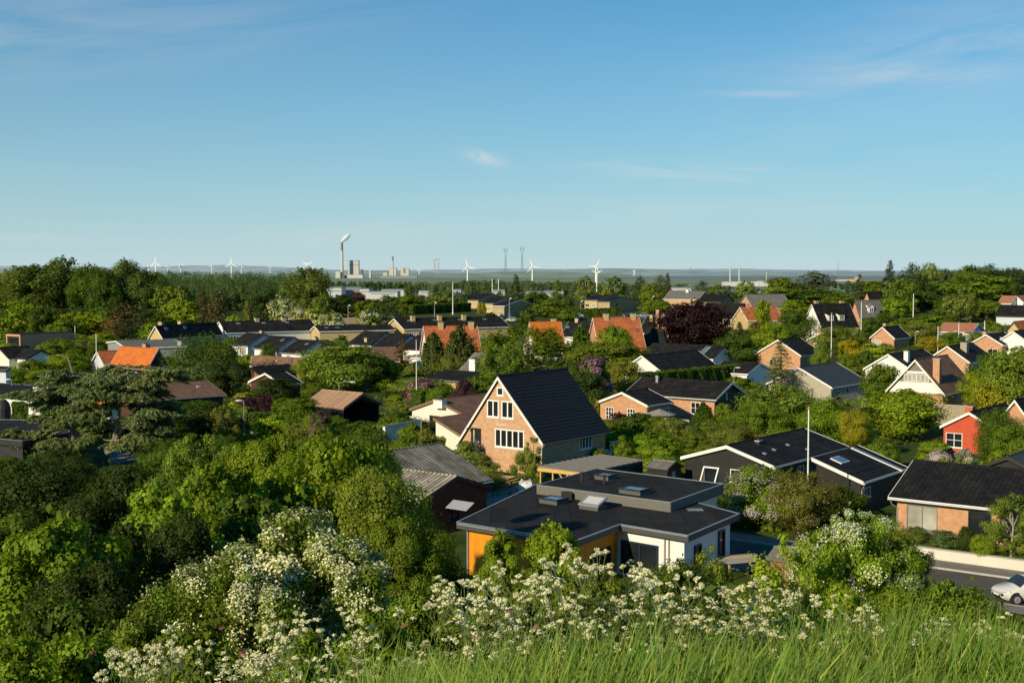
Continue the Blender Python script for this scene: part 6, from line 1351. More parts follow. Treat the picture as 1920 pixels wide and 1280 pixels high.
# ------------------------------------------------------------------ trees one can tell apart: kind, column, top row, distance, width, colour, label
TREES = [
 # left grove
 ('willow', 14, 506, 452, 90, 'grove', 'pale olive tree at the outer edge of the left grove'), ('willow', 66, 492, 440, 125, 'grove', 'wide pale olive tree, first big crown of the left grove'), ('willow', 118, 479, 445, 105, 'grove', 'tallest tree of the left grove, rounded domed crown'),
 ('willow', 168, 492, 430, 70, 'deep', 'dark tree in the dip between the two domes of the grove'), ('willow', 198, 506, 425, 62, 'deep', 'lower dark crown beside the second dome of the grove'), ('willow', 232, 483, 440, 88, 'grove', 'second tall dome of the left grove beside the turbines'), ('willow', 272, 502, 430, 62, 'grove', 'last crown of the left grove next to the upright turbine'),
 ('willow', 578, 497, 425, 84, 'grey', 'big grey-green tree at the end of the wood, under the V-shaped turbine'), ('willow', 553, 516, 430, 52, 'grove', 'lower crown leaning on the big grey-green tree'), ('birch', 602, 546, 390, 26, 'olive', 'slim light tree at the edge of the sandy field'),
 ('broad', 32, 562, 330, 76, 'fresh', 'bright round tree before the left grove at the edge'), ('broad', 78, 572, 326, 50, 'deep', 'dark round tree beside the bright round one at the edge'), ('broad', 150, 582, 335, 84, 'lime', 'yellow-green spreading tree below the grove'), ('broad', 118, 596, 322, 56, 'mid', 'bushy tree above the salmon frame house'), ('loose', 190, 573, 345, 46, 'mid', 'pale loose tree between the grove and the brown pine'),
 ('pine', 238, 562, 330, 74, 'brown', 'large brown pine standing before the wood'), ('pine', 213, 590, 322, 46, 'rust', 'smaller rusty pine leaning at the brown pine'), ('shrub', 128, 634, 292, 34, 'plum', 'small plum-leaved bush by the flagpole in bushes'), ('broad', 160, 634, 285, 62, 'sage', 'grey-leaved willow bush behind the black-roofed white gable'), ('broad', 192, 622, 290, 46, 'lime', 'lime hedge tree behind the red tiled wing'), ('broad', 110, 632, 270, 50, 'mid', 'round bush beside the salmon frame house end'),
 ('broad', 322, 532, 355, 56, 'olive', 'tree with yellowish top before the wood'), ('broad', 345, 560, 345, 64, 'fresh', 'fresh green tree above the first terrace'), ('spruce', 379, 540, 340, 26, 'brown', 'slender brown conifer above the first terrace'), ('pine', 408, 541, 338, 54, 'brown', 'broad dark-brown pine behind the longest terrace'), ('broad', 296, 582, 335, 52, 'deep', 'dark tree at the yellow gable end'), ('spruce', 465, 560, 330, 36, 'autumn', 'open olive spruce behind the longest terrace'), ('broad', 440, 588, 320, 32, 'lime', 'low lime bush behind the longest terrace'), ('broad', 494, 565, 335, 34, 'dark', 'dark round tree between spruce and flowering thorn'), ('loose', 283, 602, 318, 30, 'fresh', 'small fresh tree beside the yellow gable'),
 ('broad', 640, 550, 400, 62, 'dark', 'dark tree clump right of the sandy field'), ('broad', 668, 545, 410, 40, 'plum', 'dusky purple-brown crown behind the dark clump'), ('broad', 690, 560, 385, 48, 'mid', 'green tree right of the dusky crown'), ('pine', 727, 550, 352, 66, 'dark', 'dark pine with round head above the terrace gable'), ('broad', 760, 584, 345, 42, 'dark', 'black-green clump beside the dark pine'), ('broad', 765, 552, 430, 52, 'mid', 'green tree behind the dark pine'), ('loose', 826, 545, 470, 44, 'grey', 'pale grey willow left of the pale flagpole'),
 ('shrub', 700, 590, 318, 36, 'deep', 'dark shrub above the terrace gable'),
 # behind the yellow houses
 ('spruce', 968, 512, 520, 34, 'pine', 'tall brown-green fir behind the yellow houses'), ('broad', 1000, 545, 470, 44, 'deep', 'dark round tree between both yellow rows'), ('spruce', 1045, 522, 520, 30, 'olive', 'slim fir in front of the far white hall'), ('loose', 1098, 515, 520, 32, 'grey', 'tall pale poplar left of the overlapping turbines'), ('loose', 1152, 516, 510, 44, 'grey', 'grey willow right of the overlapping turbines'), ('pine', 1201, 515, 480, 28, 'dark', 'dark pine over the parking place'), ('pine', 1238, 512, 480, 26, 'pine', 'pine beside the tall spruce over the pale roof'), ('spruce', 1252, 509, 470, 24, 'pine', 'taller spruce beside the pine over the pale roof'), ('broad', 1218, 530, 470, 36, 'mid', 'round green tree between two pines'),
 ('broad', 1135, 544, 455, 26, 'gold', 'small golden tree behind the yellow end house'), ('broad', 904, 564, 385, 16, 'gold', 'bright gold shrub beside the stepped yellow row'), ('broad', 1032, 560, 400, 60, 'mid', 'leafy tree between both stepped yellow rows'), ('broad', 1060, 575, 385, 40, 'olive', 'olive bush before the grey-ended yellow row'), ('pine', 1318, 524, 480, 34, 'dark', 'dark pine right of the pale shallow roof'), ('loose', 1350, 532, 500, 40, 'grey', 'grey tree below the white factory chimneys'), ('loose', 1398, 525, 480, 36, 'sage', 'open tree before the white factory'), ('broad', 1236, 560, 400, 44, 'mid', 'leafy clump behind the copper beech'), ('broad', 1214, 566, 402, 26, 'fresh', 'fresh green bush beside the dull yellow gable'), ('shrub', 920, 584, 365, 44, 'deep', 'dark shrubs below the stepped yellow row'), ('shrub', 988, 578, 368, 30, 'deep', 'clipped bush right of the white garage door'),
 # copper beech and its neighbours
 ('broad', 1304, 560, 272, 128, 'beech', 'large copper beech with dark purple leaves'), ('spruce', 1386, 600, 262, 38, 'pine', 'dark spruce before the red roof, beside the copper beech'), ('broad', 1383, 624, 240, 74, 'deep', 'blue-green round tree under the spruce beside the copper beech'), ('broad', 1448, 600, 262, 54, 'fresh', 'bright green round tree left of the blue fir'), ('broad', 1420, 600, 275, 40, 'autumn', 'brownish bush before the red roof'), ('broad', 1492, 575, 270, 56, 'deep', 'dark green tree beside the dormer house'), ('broad', 1430, 560, 320, 30, 'lime', 'green tree in the gap between red roof and grey hipped roof'),
 ('bluespruce', 1465, 632, 178, 92, 'blue', 'spreading blue fir at the bend of the drive'), ('cypress', 1319, 751, 146, 40, 'deep', 'dense dark cypress before the brick house'), ('broad', 1468, 517, 430, 66, 'olive', 'domed yellow-green tree above the grey hipped roof'), ('pine', 1528, 506, 430, 80, 'pine', 'wide brown-topped pine over the dormer house'), ('broad', 1530, 540, 400, 90, 'deep', 'broad dark tree behind the dormer house'), ('broad', 1490, 560, 360, 50, 'fresh', 'light green tree behind the dormer house chimney'), ('broad', 1575, 548, 380, 50, 'mid', 'tree behind the grey dormer house'), ('spruce', 1612, 512, 420, 28, 'pine', 'slim spruce before the shore sheds'), ('broad', 1640, 525, 420, 52, 'mid', 'green tree left of the tall spruce'), ('spruce', 1669, 485, 400, 36, 'dark', 'tallest spruce on the skyline with open branches'), ('pine', 1712, 490, 420, 46, 'pine', 'bushy pine right of the tallest spruce'), ('birch', 1744, 490, 430, 36, 'sage', 'pale slim birch on the hill skyline'), ('broad', 1690, 522, 360, 60, 'olive', 'yellow-green tree below the tallest spruce'), ('broad', 1678, 556, 345, 54, 'fresh', 'bright tree behind the black roof with stone gable'),
 ('broad', 1735, 545, 370, 56, 'deep', 'dark round tree behind the pennant flagpole'), ('willow', 1822, 495, 450, 60, 'mid', 'tall crown on the hill between birch and pines'), ('pine', 1855, 492, 440, 60, 'pine', 'dark pine on the hill skyline'), ('broad', 1842, 512, 385, 110, 'mid', 'large fresh green tree on the hillside'), ('birch', 1798, 545, 330, 56, 'sage', 'white-stemmed birch pair before the hillside'), ('broad', 1850, 560, 345, 66, 'mid', 'rounded tree beside the white-stemmed birch'), ('pine', 1900, 500, 430, 56, 'dark', 'dark pines at the edge of the hillside'), ('broad', 1775, 560, 350, 50, 'deep', 'dark tree left of the white-stemmed birch'), ('broad', 1650, 580, 320, 44, 'deep', 'dark bush right of the grey dormer house'), ('shrub', 1740, 590, 310, 60, 'mid', 'hedge-like shrubs on the lawn below the hillside'), ('shrub', 1680, 600, 300, 40, 'olive', 'olive shrub at the grey dormer house lawn'), 
 ('pine', 1520, 594, 262, 54, 'deep', 'shaggy conifer before the dormer house gable'), ('broad', 1572, 608, 255, 70, 'olive', 'olive bushes before the white dormers'), ('broad', 1632, 592, 285, 38, 'deep', 'dark tree before the grey dormer house'), ('loose', 1600, 612, 262, 40, 'olive', 'loose bush beside the tall white flagpole'), ('broad', 1592, 634, 240, 46, 'gold', 'golden bush beside the orange gable house'), ('spruce', 1566, 632, 236, 22, 'pine', 'narrow spruce left of the golden bush'), ('broad', 1540, 644, 228, 34, 'olive', 'olive bush before the orange gable house'), ('broad', 1590, 660, 220, 40, 'mid', 'low green bush under the golden bush'), ('ball', 1625, 655, 222, 20, 'deep', 'clipped round bush by the golden bush'), ('broad', 1726, 602, 272, 60, 'sage', 'grey-green apple tree beside the grey-roofed brick house'), ('broad', 1745, 628, 250, 58, 'yellow', 'yellow shrub before the salmon-roofed house'), ('broad', 1783, 620, 255, 40, 'mid', 'green bush between yellow shrub and salmon roof'), ('broad', 1715, 645, 235, 44, 'deep', 'dark bush below the apple tree'), ('shrub', 1660, 640, 250, 36, 'sage', 'grey shrub at the white porch gable'), ('broad', 1830, 620, 262, 30, 'olive', 'olive bush beside the white flat carport'),
 # right middle
 ('broad', 1655, 676, 172, 74, 'mid', 'apple tree before the white gable wall'), ('broad', 1855, 655, 170, 60, 'deep', 'dark tree behind the tan brick house'), ('broad', 1910, 640, 150, 110, 'olive', 'large olive tree at the edge above the gold shrub'), ('broad', 1878, 700, 150, 92, 'yellow', 'big golden-yellow shrub at the edge'), ('broad', 1830, 690, 160, 50, 'lime', 'lime bush below the glazed corner house'),
 ('broad', 1692, 724, 142, 140, 'lime', 'large yellow-green lime tree before the white-gabled house'), ('broad', 1876, 756, 118, 74, 'deep', 'deep green tree before the red gable'), ('broad', 1905, 790, 110, 96, 'mid', 'leafy bush at the edge above the bungalow roof'), ('shrub', 1872, 838, 108, 70, 'fresh', 'fresh green shrubs behind the bungalow ridge'),
 ('broad', 1462, 714, 136, 130, 'olive', 'wide olive willow behind the black timber house'), ('broad', 1425, 750, 130, 110, 'mid', 'rounded bush mass beside the brick house end'), ('broad', 1560, 738, 128, 108, 'fresh', 'green tree with yellow fringe behind the flagpole'), ('broad', 1604, 760, 124, 46, 'gold', 'yellow-leaved bush between two green trees'), ('broad', 1370, 790, 128, 84, 'sage', 'pale green bush behind the black timber gable'), ('shrub', 1520, 790, 122, 80, 'mid', 'low green bushes at the timber house ridge'), ('shrub', 1650, 818, 118, 70, 'mid', 'shrubs between the roof strip wing and the lime tree'),
 ('broad', 1262, 780, 135, 66, 'sage', 'grey apple tree in the brick house garden'), ('loose', 1237, 800, 130, 40, 'deep', 'small dark apple tree on the lawn'), ('loose', 1205, 798, 134, 36, 'deep', 'slim fruit tree on the lawn behind the chair'), ('broad', 1300, 808, 128, 60, 'olive', 'grey-olive fruit tree left of the cypress garden'), ('broad', 1174, 800, 140, 30, 'gold', 'little golden tree behind the garden chair'), ('light', 1160, 768, 147, 26, 'plum', 'small plum tree before the barred windows'), ('broad', 1142, 782, 140, 44, 'autumn', 'autumn-toned bush between main house and brick wing'), ('loose', 1108, 742, 150, 30, 'yellow', 'yellowish thin tree behind the main house roof'), ('broad', 1284, 864, 112, 34, 'lime', 'lime bush behind the garden shed'), ('shrub', 1340, 780, 140, 60, 'deep', 'dark shrub beside the cypress'),
 # centre
 ('birch', 985, 606, 205, 172, 'mid', 'tallest birch with pale limbs behind the main house'), ('birch', 940, 640, 190, 90, 'olive', 'lighter birch joined to the tall one, behind the main house'), ('cypress', 1090, 606, 232, 46, 'deep', 'round ivy-green tree left of the long red roof'), ('broad', 1150, 604, 226, 66, 'fresh', 'flowering green tree before the long red roof'), ('broad', 1150, 636, 222, 124, 'olive', 'broad willow-like bushes left of the hedge house'), ('broad', 1172, 672, 182, 66, 'autumn', 'orange-green tree left of the brick house roof'), ('cypress', 813, 618, 210, 46, 'pine', 'left cypress of the pair before the red tiled house'), ('cypress', 862, 603, 208, 58, 'pine', 'bigger cypress of the pair before the red tiled house'), ('broad', 845, 662, 204, 50, 'sage', 'pale bush below the bigger cypress'), ('broad', 815, 680, 226, 30, 'dark', 'dark bush at the white shelter'),
 ('spruce', 753, 633, 232, 52, 'rust', 'dead rust-brown conifer beside the flagpole'), ('broad', 640, 641, 200, 146, 'olive', 'large olive tree in the middle of the gardens'), ('broad', 715, 668, 205, 70, 'mid', 'green bush between olive tree and dead conifer'), ('broad', 790, 705, 190, 90, 'sage', 'grey-green shrub with a lilac patch by the flagpole'), ('broad', 1085, 650, 185, 80, 'autumn', 'brown-green tree between birch and lilac'), ('broad', 1058, 668, 180, 66, 'deep', 'dark tree below the birch limbs'), ('broad', 1100, 690, 165, 70, 'dark', 'dark tree behind the steep roof end'), ('broad', 870, 706, 160, 40, 'plum', 'dark red-leaved bush behind the cream house'), ('broad', 835, 720, 165, 66, 'mid', 'green shrub behind the cream house roof'), ('broad', 900, 700, 165, 70, 'mid', 'green bushes behind the main house gable'),
 ('willow', 385, 618, 205, 132, 'deep', 'tall leafy tree between orange roof and chain houses'), ('broad', 432, 672, 190, 80, 'dark', 'dark skirts of the leafy tree beside the shaded house'), ('broad', 512, 705, 172, 80, 'dark', 'black-green bush before the white zigzag verge'), ('shrub', 458, 730, 168, 40, 'lime', 'bright lime shrub under the shaded house'), ('broad', 505, 640, 240, 30, 'deep', 'small bush before the chain houses'), ('shrub', 430, 645, 245, 30, 'plum', 'red bush at the first chain house'), ('shrub', 475, 660, 236, 70, 'lime', 'grass-green shrubs before the chain houses'), ('broad', 575, 668, 200, 50, 'olive', 'olive skirt beside the yellow gable'),
 ('broad', 120, 660, 225, 80, 'lime', 'lime-green shrub row behind the domed flat roof'), ('broad', 60, 672, 220, 62, 'mid', 'green bush behind the pale box house'), ('broad', 88, 690, 205, 66, 'lime', 'bright bush above the white rendered cube'), ('broad', 150, 690, 205, 70, 'deep', 'dark hedge trees behind the cedar'),
 ('broad', 330, 748, 140, 100, 'deep', 'dark bronze tree right of the cedar'), ('broad', 395, 752, 136, 96, 'dark', 'dark evergreen bush below the brown roof'), ('loose', 420, 755, 134, 50, 'autumn', 'reddish-tipped bush beside the lamp and red hedge'), ('broad', 560, 742, 148, 90, 'mid', 'hedge-side bush left of the tan carport'), ('broad', 605, 772, 138, 70, 'fresh', 'green shrub before the tan carport'), ('shrub', 745, 770, 150, 70, 'deep', 'dark clipped shrubs right of the tan carport'), ('shrub', 800, 800, 122, 52, 'autumn', 'bronze-topped shrub before the cream house wall'), ('shrub', 770, 812, 118, 70, 'mid', 'green shrubs behind the mossy roof ridge'), 
 ('broad', 112, 836, 106, 120, 'dark', 'black-green bush mass at the cedar foot'), ('broad', 318, 818, 106, 110, 'deep', 'rounded dark bush before the grey yard'), ('broad', 415, 808, 104, 90, 'deep', 'dark bush at the end of the grey yard'),
 ('light', 995, 812, 112, 46, 'olive', 'young thin tree before the lower gable windows'),
 ('shrub', 940, 884, 112, 50, 'mid', 'low green planting along the brick plinth'),
]
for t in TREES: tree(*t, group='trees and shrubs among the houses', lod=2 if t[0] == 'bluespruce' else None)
FL = [('broad', 525, 553, 335, 46, 'sage', ((.70, .66, .48), .30), 'white-flowering thorn behind the longest terrace'), ('broad', 560, 570, 332, 34, 'sage', ((.66, .64, .46), .25), 'second flowering thorn, nearer the sandy field'), ('broad', 588, 575, 328, 42, 'lime', ((.70, .68, .42), .25), 'cream-flowering bush at the sandy field'), ('broad', 625, 580, 320, 34, 'mid', ((.72, .70, .58), .25), 'pale flowering bush below the sandy field'), ('broad', 692, 578, 335, 40, 'sage', ((.70, .68, .55), .22), 'whitish flowering bush beside the dark pine'),
      ('shrub', 1112, 662, 172, 60, 'deep', ((.27, .135, .205), .5), 'purple lilac in full bloom beside the orange-green tree'), ('shrub', 792, 708, 184, 56, 'sage', ((.28, .13, .20), .45), 'faded purple lilac below the flagpole'), ('shrub', 600, 768, 66, 40, 'deep', ((.26, .08, .17), .22), 'dark pink rhododendron over the bushes'),
      ('broad', 1422, 866, 92, 124, 'fresh', ((.60, .50, .58), .20), 'pale lilac bush before the black timber gable'), ('broad', 1500, 876, 90, 118, 'autumn', ((.5, .4, .4), .03), 'bronze-green bush right of the pale lilac'), ('shrub', 1762, 838, 104, 50, 'sage', ((.60, .50, .52), .35), 'pale pink lilac bush at the playhouse'), ('shrub', 1808, 838, 104, 50, 'sage', ((.60, .52, .52), .35), 'second pale pink lilac, right of the playhouse'),
      ('broad', 1718, 984, 83.5, 40, 'mid', ((.6, .6, .5), .03), 'rounded shrub at the corner of the bungalow'), ('broad', 1776, 992, 81.6, 50, 'deep', ((.6, .62, .6), .05), 'dark shrub with a few white flowers under the bungalow window')]
for kd, px, top, Y, w_, col, blo, lb in FL: tree(kd, px, top, Y, w_, col, lb, blossom=blo, group='flowering bushes', z0=.70 if 'bungalow' in lb else None)
tree('loose', 1898, 918, 79.3, 84, 'olive', 'loose olive tree at the edge before the bungalow', z0=.70); tree('ball', 1812, 985, 81, 26, 'dark', 'small dark conifer on the bungalow lawn', z0=.70); tree('ball', 1842, 1000, 80, 40, 'fresh', 'small rose bush on the bungalow lawn', z0=.70)
# cedars: level shelves of grey-green needles on bare forked stems
def cedar(label, px, py, Y, top, shelves, stems, col):
    p = at(px, py, Y); g = T(p.x, p.y); s = Y / F
    root = thing('cedar_tree', label, 'tree', (p.x, p.y, g)); rg = np.random.default_rng(int(px)); P, N, S, C, D = [], [], [], [], []; mb = MB()
    rs_ = random.Random(int(px)); shelves = shelves + [(x + rs_.uniform(-36, 36), y + rs_.uniform(-8, 24), w_ * rs_.uniform(.6, 1.0)) for x, y, w_ in shelves for _ in (0, 1)]
    for (sx, sy, w_) in shelves:     # picture column, row, width
        q = at(sx, sy, Y); c = np.array([q.x - p.x, rg.uniform(-2.4, 1.2), q.z - g]); hw = w_ * s / 2
        st = stems[int(rg.integers(0, len(stems)))]; j = min(range(len(st)), key=lambda i: abs(at(*st[i], Y).z - q.z + .6)); b = at(*st[j], Y); b = np.array([b.x - p.x, 0, b.z - g])
        d = c - b; tip = c + d / max(.3, np.linalg.norm(d[:2])) * hw * .6; tip[2] = c[2] - .10
        for k in range(int(30 + 30 * hw)):          # sprays fanning from the limb in one level plate
            f = rg.uniform(.35, 1.0) ** .8; o = b + (tip - b) * f; o[2] = c[2] + (b[2] - c[2]) * max(0, .5 - f) + rg.normal() * .13
            a = math.atan2(d[1], d[0]) + rg.choice((-1, 1)) * rg.uniform(.1, 1.5); ln = hw * rg.uniform(.45, 1.3) * (1.2 - .55 * f); dv = np.array([math.cos(a), math.sin(a), 0])
            n = int(26 + 46 * ln); t = rg.random(n); pos = o + np.outer(t * ln, dv); pos[:, 2] -= .22 * ln * t ** 1.8
            sd2 = np.array([-dv[1], dv[0], 0]); e = rg.normal(size=n) * .5; pos += np.outer(e * .17, sd2); pos[:, 2] += rg.normal(size=n) * .035 - .10 * np.abs(e)
            P.append(pos); N.append(np.array([0, 0, 1.0]) + rg.normal(size=(n, 3)) * .45); D.append(np.outer(np.ones(n), dv) + np.outer(np.sign(e) * .7, sd2) + rg.normal(size=(n, 3)) * .2 - np.array([0, 0, .3]))
            C.append(tints(rg, n, rg.uniform(.7, 1.2) * (.75 + .4 * (k % 3) / 2), .2, .06)); S.append(.22 * rg.uniform(.6, 1.4, n))
        mb.tube([b, (b + c) / 2 - np.array([0, 0, .1]), c - np.array([0, 0, .08]), tip], [.12, .07, .04, .02], 5)
    for st in stems:
        pts = [at(*q, Y) for q in st]; mb.tube([(q.x - p.x, 0, q.z - g) for q in pts], [.24 - .18 * i / (len(pts) - 1) for i in range(len(pts))], 7)
    L = Leaves().add(np.concatenate(P), np.concatenate(N), np.concatenate(S), np.concatenate(C), .36, 0, np.concatenate(D)); o = put('crown', L.mesh('cedar_crown', [NEEDLE], rg), root); o.color = (*GREEN[col], 1)
    mb.obj('trunk', mat('cedar_bark', (.20, .165, .12), .9, noise=.3, nscale=5), root)
CED = (.27, .34, .125)
GREEN['cedar'] = CED
cedar('large spreading cedar with bare forked stem, grey-green shelves of needles', 140, 858, 122, 680, [(120, 712, 90), (95, 735, 80), (150, 705, 70), (135, 742, 110), (110, 760, 60), (165, 725, 80), (150, 768, 90), (40, 808, 66), (75, 812, 60), (130, 822, 80), (118, 695, 50), (175, 790, 70), (105, 845, 70), (160, 752, 60), (150, 842, 60)],
      [[(142, 870), (138, 830), (136, 790), (138, 760), (140, 710), (128, 672), (108, 664)], [(142, 860), (146, 800), (144, 770), (150, 730), (160, 700)]], 'cedar')
cedar('second cedar with leaning trunk, shelves reaching over the orange tile roof', 205, 846, 119, 690, [(215, 690, 70), (200, 730, 100), (250, 715, 90), (300, 700, 80), (330, 692, 50), (275, 735, 80), (290, 772, 90), (250, 790, 110), (325, 778, 60), (215, 812, 80), (270, 815, 80), (180, 775, 60), (240, 760, 60), (190, 706, 60), (300, 800, 60)],
      [[(200, 850), (212, 826), (220, 800), (225, 760), (236, 720), (232, 690), (222, 682)], [(205, 840), (240, 790), (280, 740), (320, 700)]], 'cedar')
# ------------------------------------------------------------------ hedges
HED = [('long tall hedge curving behind the brick house roof', None, None, 1.8, 3.6, 'deep'), ('tall clipped hedge before the white estate car', (1028, 596), (1160, 592), 1.6, 2.6, 'deep'), ('dark red hedge beside the street lamp', (448, 786), (505, 783), 1.4, 2.6, 'plum'), ('clipped dark hedge below the tan carport', (470, 812), (560, 806), 1.5, 2.2, 'deep'), ('pale-topped hedge above the lawn bench', (430, 800), (470, 803), 1.2, 2.4, 'mid'), ('green hedge before the white bungalow with domes', (24, 792), (85, 790), 1.6, 2.4, 'deep'),
       ('bright hedge along the lawn behind the flat black roof', (85, 796), (200, 792), 1.4, 1.8, 'fresh'), ('hedge above the street behind the white wing', (1388, 978), (1470, 992), 2.4, 1.5, 'fresh'), ('low hedge before the cream annex and the mossy roof', (735, 862), (850, 846), 1.5, 1.6, 'mid'), ('hedge line behind the lawn chair', (1120, 822), (1175, 815), 1.6, 1.4, 'dark'), ('low hedge at the drive below the blue fir', (1385, 735), (1420, 720), 1.2, 1.6, 'deep'), ('dark hedge behind the terrace roof', (770, 590), (880, 584), 1.6, 3.0, 'deep'), ('square hedge at the golden bush', (1580, 690), (1612, 688), 1.5, 2.0, 'fresh'), ('hedge behind the tan carport toward the lilac', (780, 768), (840, 758), 1.6, 2.4, 'deep'), ('hedge along the lawn before the wooded hill', (1690, 612), (1790, 606), 1.6, 2.0, 'mid')]
for lb, a, b, w_, h, col in HED: hedge(lb, on(*a, 0) if a else at(1188, 700, 186), on(*b, 0) if b else at(1406, 690, 208), w_, h, col, group='garden hedges')

# bushes that nothing tells apart, filling the gardens around each house
KEEP = set([107,137,138,139,169,184,202,211,236,276,294,321,334,351,374,376,433,448,496,504,507,511,522,568,597,601,607,644,678,693,699,724,742,745,757,777,785,798,821,830,849,855,889,1000,1057,1090,1097,1110,1111,1120,1122,1129,1154,1156,1175,1177,1185,1190,1216,1257,1293,1315,1319,1323,1377,1380,1387,1405,1474,1475])
rb2 = random.Random(77); made = 0
while made < 1500:
    Y = rb2.uniform(88, 330); px = rb2.uniform(-20, 1940); x = (px - 960) / F * Y; h, wf, kr, cr = rb2.uniform(1.1, 2.9), rb2.uniform(2.2, 5.2), rb2.random(), rb2.choice(['mid', 'deep', 'fresh', 'lime', 'olive', 'deep', 'mid', 'sage'])
    made += 1
    if KEEP is not None and made not in KEEP: continue
    near = None; bad = False
    for (hx, hy, an, L_, W_, sd_, lb) in FOOT:
        dx, dy = x - hx, Y - hy; s = dx * math.cos(an) + dy * math.sin(an); t = (-dx * math.sin(an) + dy * math.cos(an)) * sd_
        if -1.6 < s < L_ + 1.6 and -1.6 < t < W_ + 1.6: bad = True; break
        d2 = max(-s, s - L_, 0) ** 2 + max(-t, t - W_, 0) ** 2
        if near is None or d2 < near[0]: near = (d2, lb)
    q = Vector((x, Y, 0)) - Vector((s0.x, s0.y, 0))
    if bad or abs(q.dot(VR)) < 6.5 or (930 < px < 1420 and Y < 120): continue
    p = Vector((x, Y, T(x, Y) + h)); dep = p.y * CT - (p.z - H) * ST
    top = 640 - F * (p.y * ST + (p.z - H) * CT) / dep
    nl = ' '.join(near[1].split()[:9])
    r_ = tree('shrub' if kr < .7 else 'broad', px, top, Y, wf * F / Y, cr, 'low green garden bush near the ' + nl, group='garden bushes near the ' + nl, hmin=.6, name='garden_bush', seed=made)
    if KEEP is None: r_['k'] = made
def ground_cover():
    rg = np.random.default_rng(19); n = 70000; y = 60 + 270 * rg.random(n) ** .8; px = rg.uniform(-60, 1990, n); x = (px - 960) / F * y
    ok = np.ones(n, bool)
    for (hx, hy, an, L_, W_, sd_, lb) in FOOT:
        dx, dy = x - hx, y - hy; s = dx * math.cos(an) + dy * math.sin(an); t = (-dx * math.sin(an) + dy * math.cos(an)) * sd_; ok &= ~((s > -.4) & (s < L_ + .4) & (t > -.4) & (t < W_ + .4))
    q = (x - s0.x) * VR.x + (y - s0.y) * VR.y; ok &= np.abs(q) > 6; ok &= ~((px > 840) & (px < 1420) & (y > 60) & (y < 104)); ok &= np.sin(x * .35) * np.sin(y * .27 + 1) > -.35
    x, y = x[ok], y[ok]; n = len(x); g = np.array([T(a, b) for a, b in zip(x, y)])
    L = Leaves().add(np.stack([x, y, g + .05 + .5 * rg.random(n) ** 2], 1), np.array([-.3, -.3, 1.0]) + rg.normal(size=(n, 3)) * .5, (.10 + .0016 * y) * rg.uniform(.6, 1.4, n), tints(rg, n, None, .35, .18), .6)
    o = put('ground_cover', L.mesh('ground_cover', [LEAF], rg)); o['kind'] = 'stuff'; o['label'] = 'low plants and rough grass filling the gardens'; o.color = (.13, .18, .032, 1)
ground_cover()
# ------------------------------------------------------------------ bushes on the slope below the camera
FR = 'bushes on the slope below the viewpoint'
SL = [('maple', 110, 935, 25, 250, 'fresh', 'bright-leaved young maple low in the shade, bare stem showing'), ('broad', 15, 955, 27, 170, 'olive', 'brown-green bush at the outer edge of the shaded slope'), ('maple', 300, 885, 33, 200, 'fresh', 'fresh green maple crown rising from the dark hollow'), ('maple', 395, 845, 38, 180, 'fresh', 'sunlit maple beside the thin bare-branched tree'), ('maple', 250, 960, 30, 130, 'dark', 'shaded maple at the edge of the dark hollow'), ('broad', 620, 800, 44, 310, 'fresh', 'largest sunlit green bush, before the mossy roof'), ('broad', 700, 862, 41, 190, 'olive', 'yellow-green bush against the dark brick wing'), ('broad', 520, 800, 52, 160, 'fresh', 'leafy green bush behind the largest sunlit one'), ('maple', 470, 900, 36, 190, 'deep', 'green maple between dark hollow and hawthorn'), ('broad', 800, 985, 40, 130, 'deep', 'dark green bush beside the amber boarded wall'), ('broad', 745, 960, 38, 140, 'mid', 'rounded bush right of the white hawthorn'),
      ('maple', 520, 862, 40, 170, 'fresh', 'maple under the largest sunlit bush'), ('broad', 345, 950, 27, 170, 'dark', 'black-green thicket filling the hollow by the hawthorn'), ('broad', 180, 1040, 21, 220, 'dark', 'black-green thicket below the young maple'), ('loose', 372, 800, 60, 130, 'olive', 'thin tree with bare grey branches over the maples'), ('broad', 60, 850, 70, 240, 'dark', 'black-green bush mass under the flat black roof'), ('broad', 230, 855, 68, 190, 'dark', 'dark bush in shade below the cedars'), ('broad', 600, 794, 62, 120, 'mid', 'green bush under the pink rhododendron'), ('broad', 690, 790, 64, 110, 'deep', 'bush peeking over the largest sunlit bush'),  # dark leaf colour paints the shadow of the slope into its dark bushes
      ('maple', 1035, 965, 30, 105, 'fresh', 'taller young maple before the amber wall'), ('maple', 938, 985, 30, 80, 'fresh', 'smaller young maple before the amber wall'), ('maple', 1005, 1040, 29, 190, 'mid', 'low maple thicket at the amber wall foot'), ('maple', 1110, 1045, 28, 110, 'mid', 'maple sprout before the brown recessed wall'), ('light', 1335, 1012, 27, 90, 'olive', 'feathery light bush before the white wing'), ('broad', 1270, 1040, 26, 130, 'deep', 'dark bush behind the tall cow parsley'), ('light', 1470, 985, 17, 130, 'lime', 'young sapling with bare stem before the street'), ('light', 1560, 1010, 18, 110, 'lime', 'second sapling beside the flowering hawthorn'), ('light', 1395, 1080, 16, 110, 'mid', 'low sapling with crooked stem among the cow parsley'), ('broad', 1690, 1010, 44, 110, 'dark', 'dark shaded bush right of the street hawthorn'), ('broad', 1650, 960, 46, 90, 'mid', 'green crown behind the street hawthorn'),
      ('broad', 1780, 1072, 22.5, 235, 'mid', 'rounded bush at the grass edge before the white car'), ('broad', 1690, 1088, 23.5, 175, 'fresh', 'leafy bush left of the rounded one by the car'), ('broad', 1580, 1085, 20, 160, 'lime', 'bright bush at the sapling foot'), ('shrub', 1890, 1126, 20, 190, 'deep', 'low dark bush under the white car'), ('broad', 1510, 1120, 19, 130, 'deep', 'dark bush between saplings and grass')]
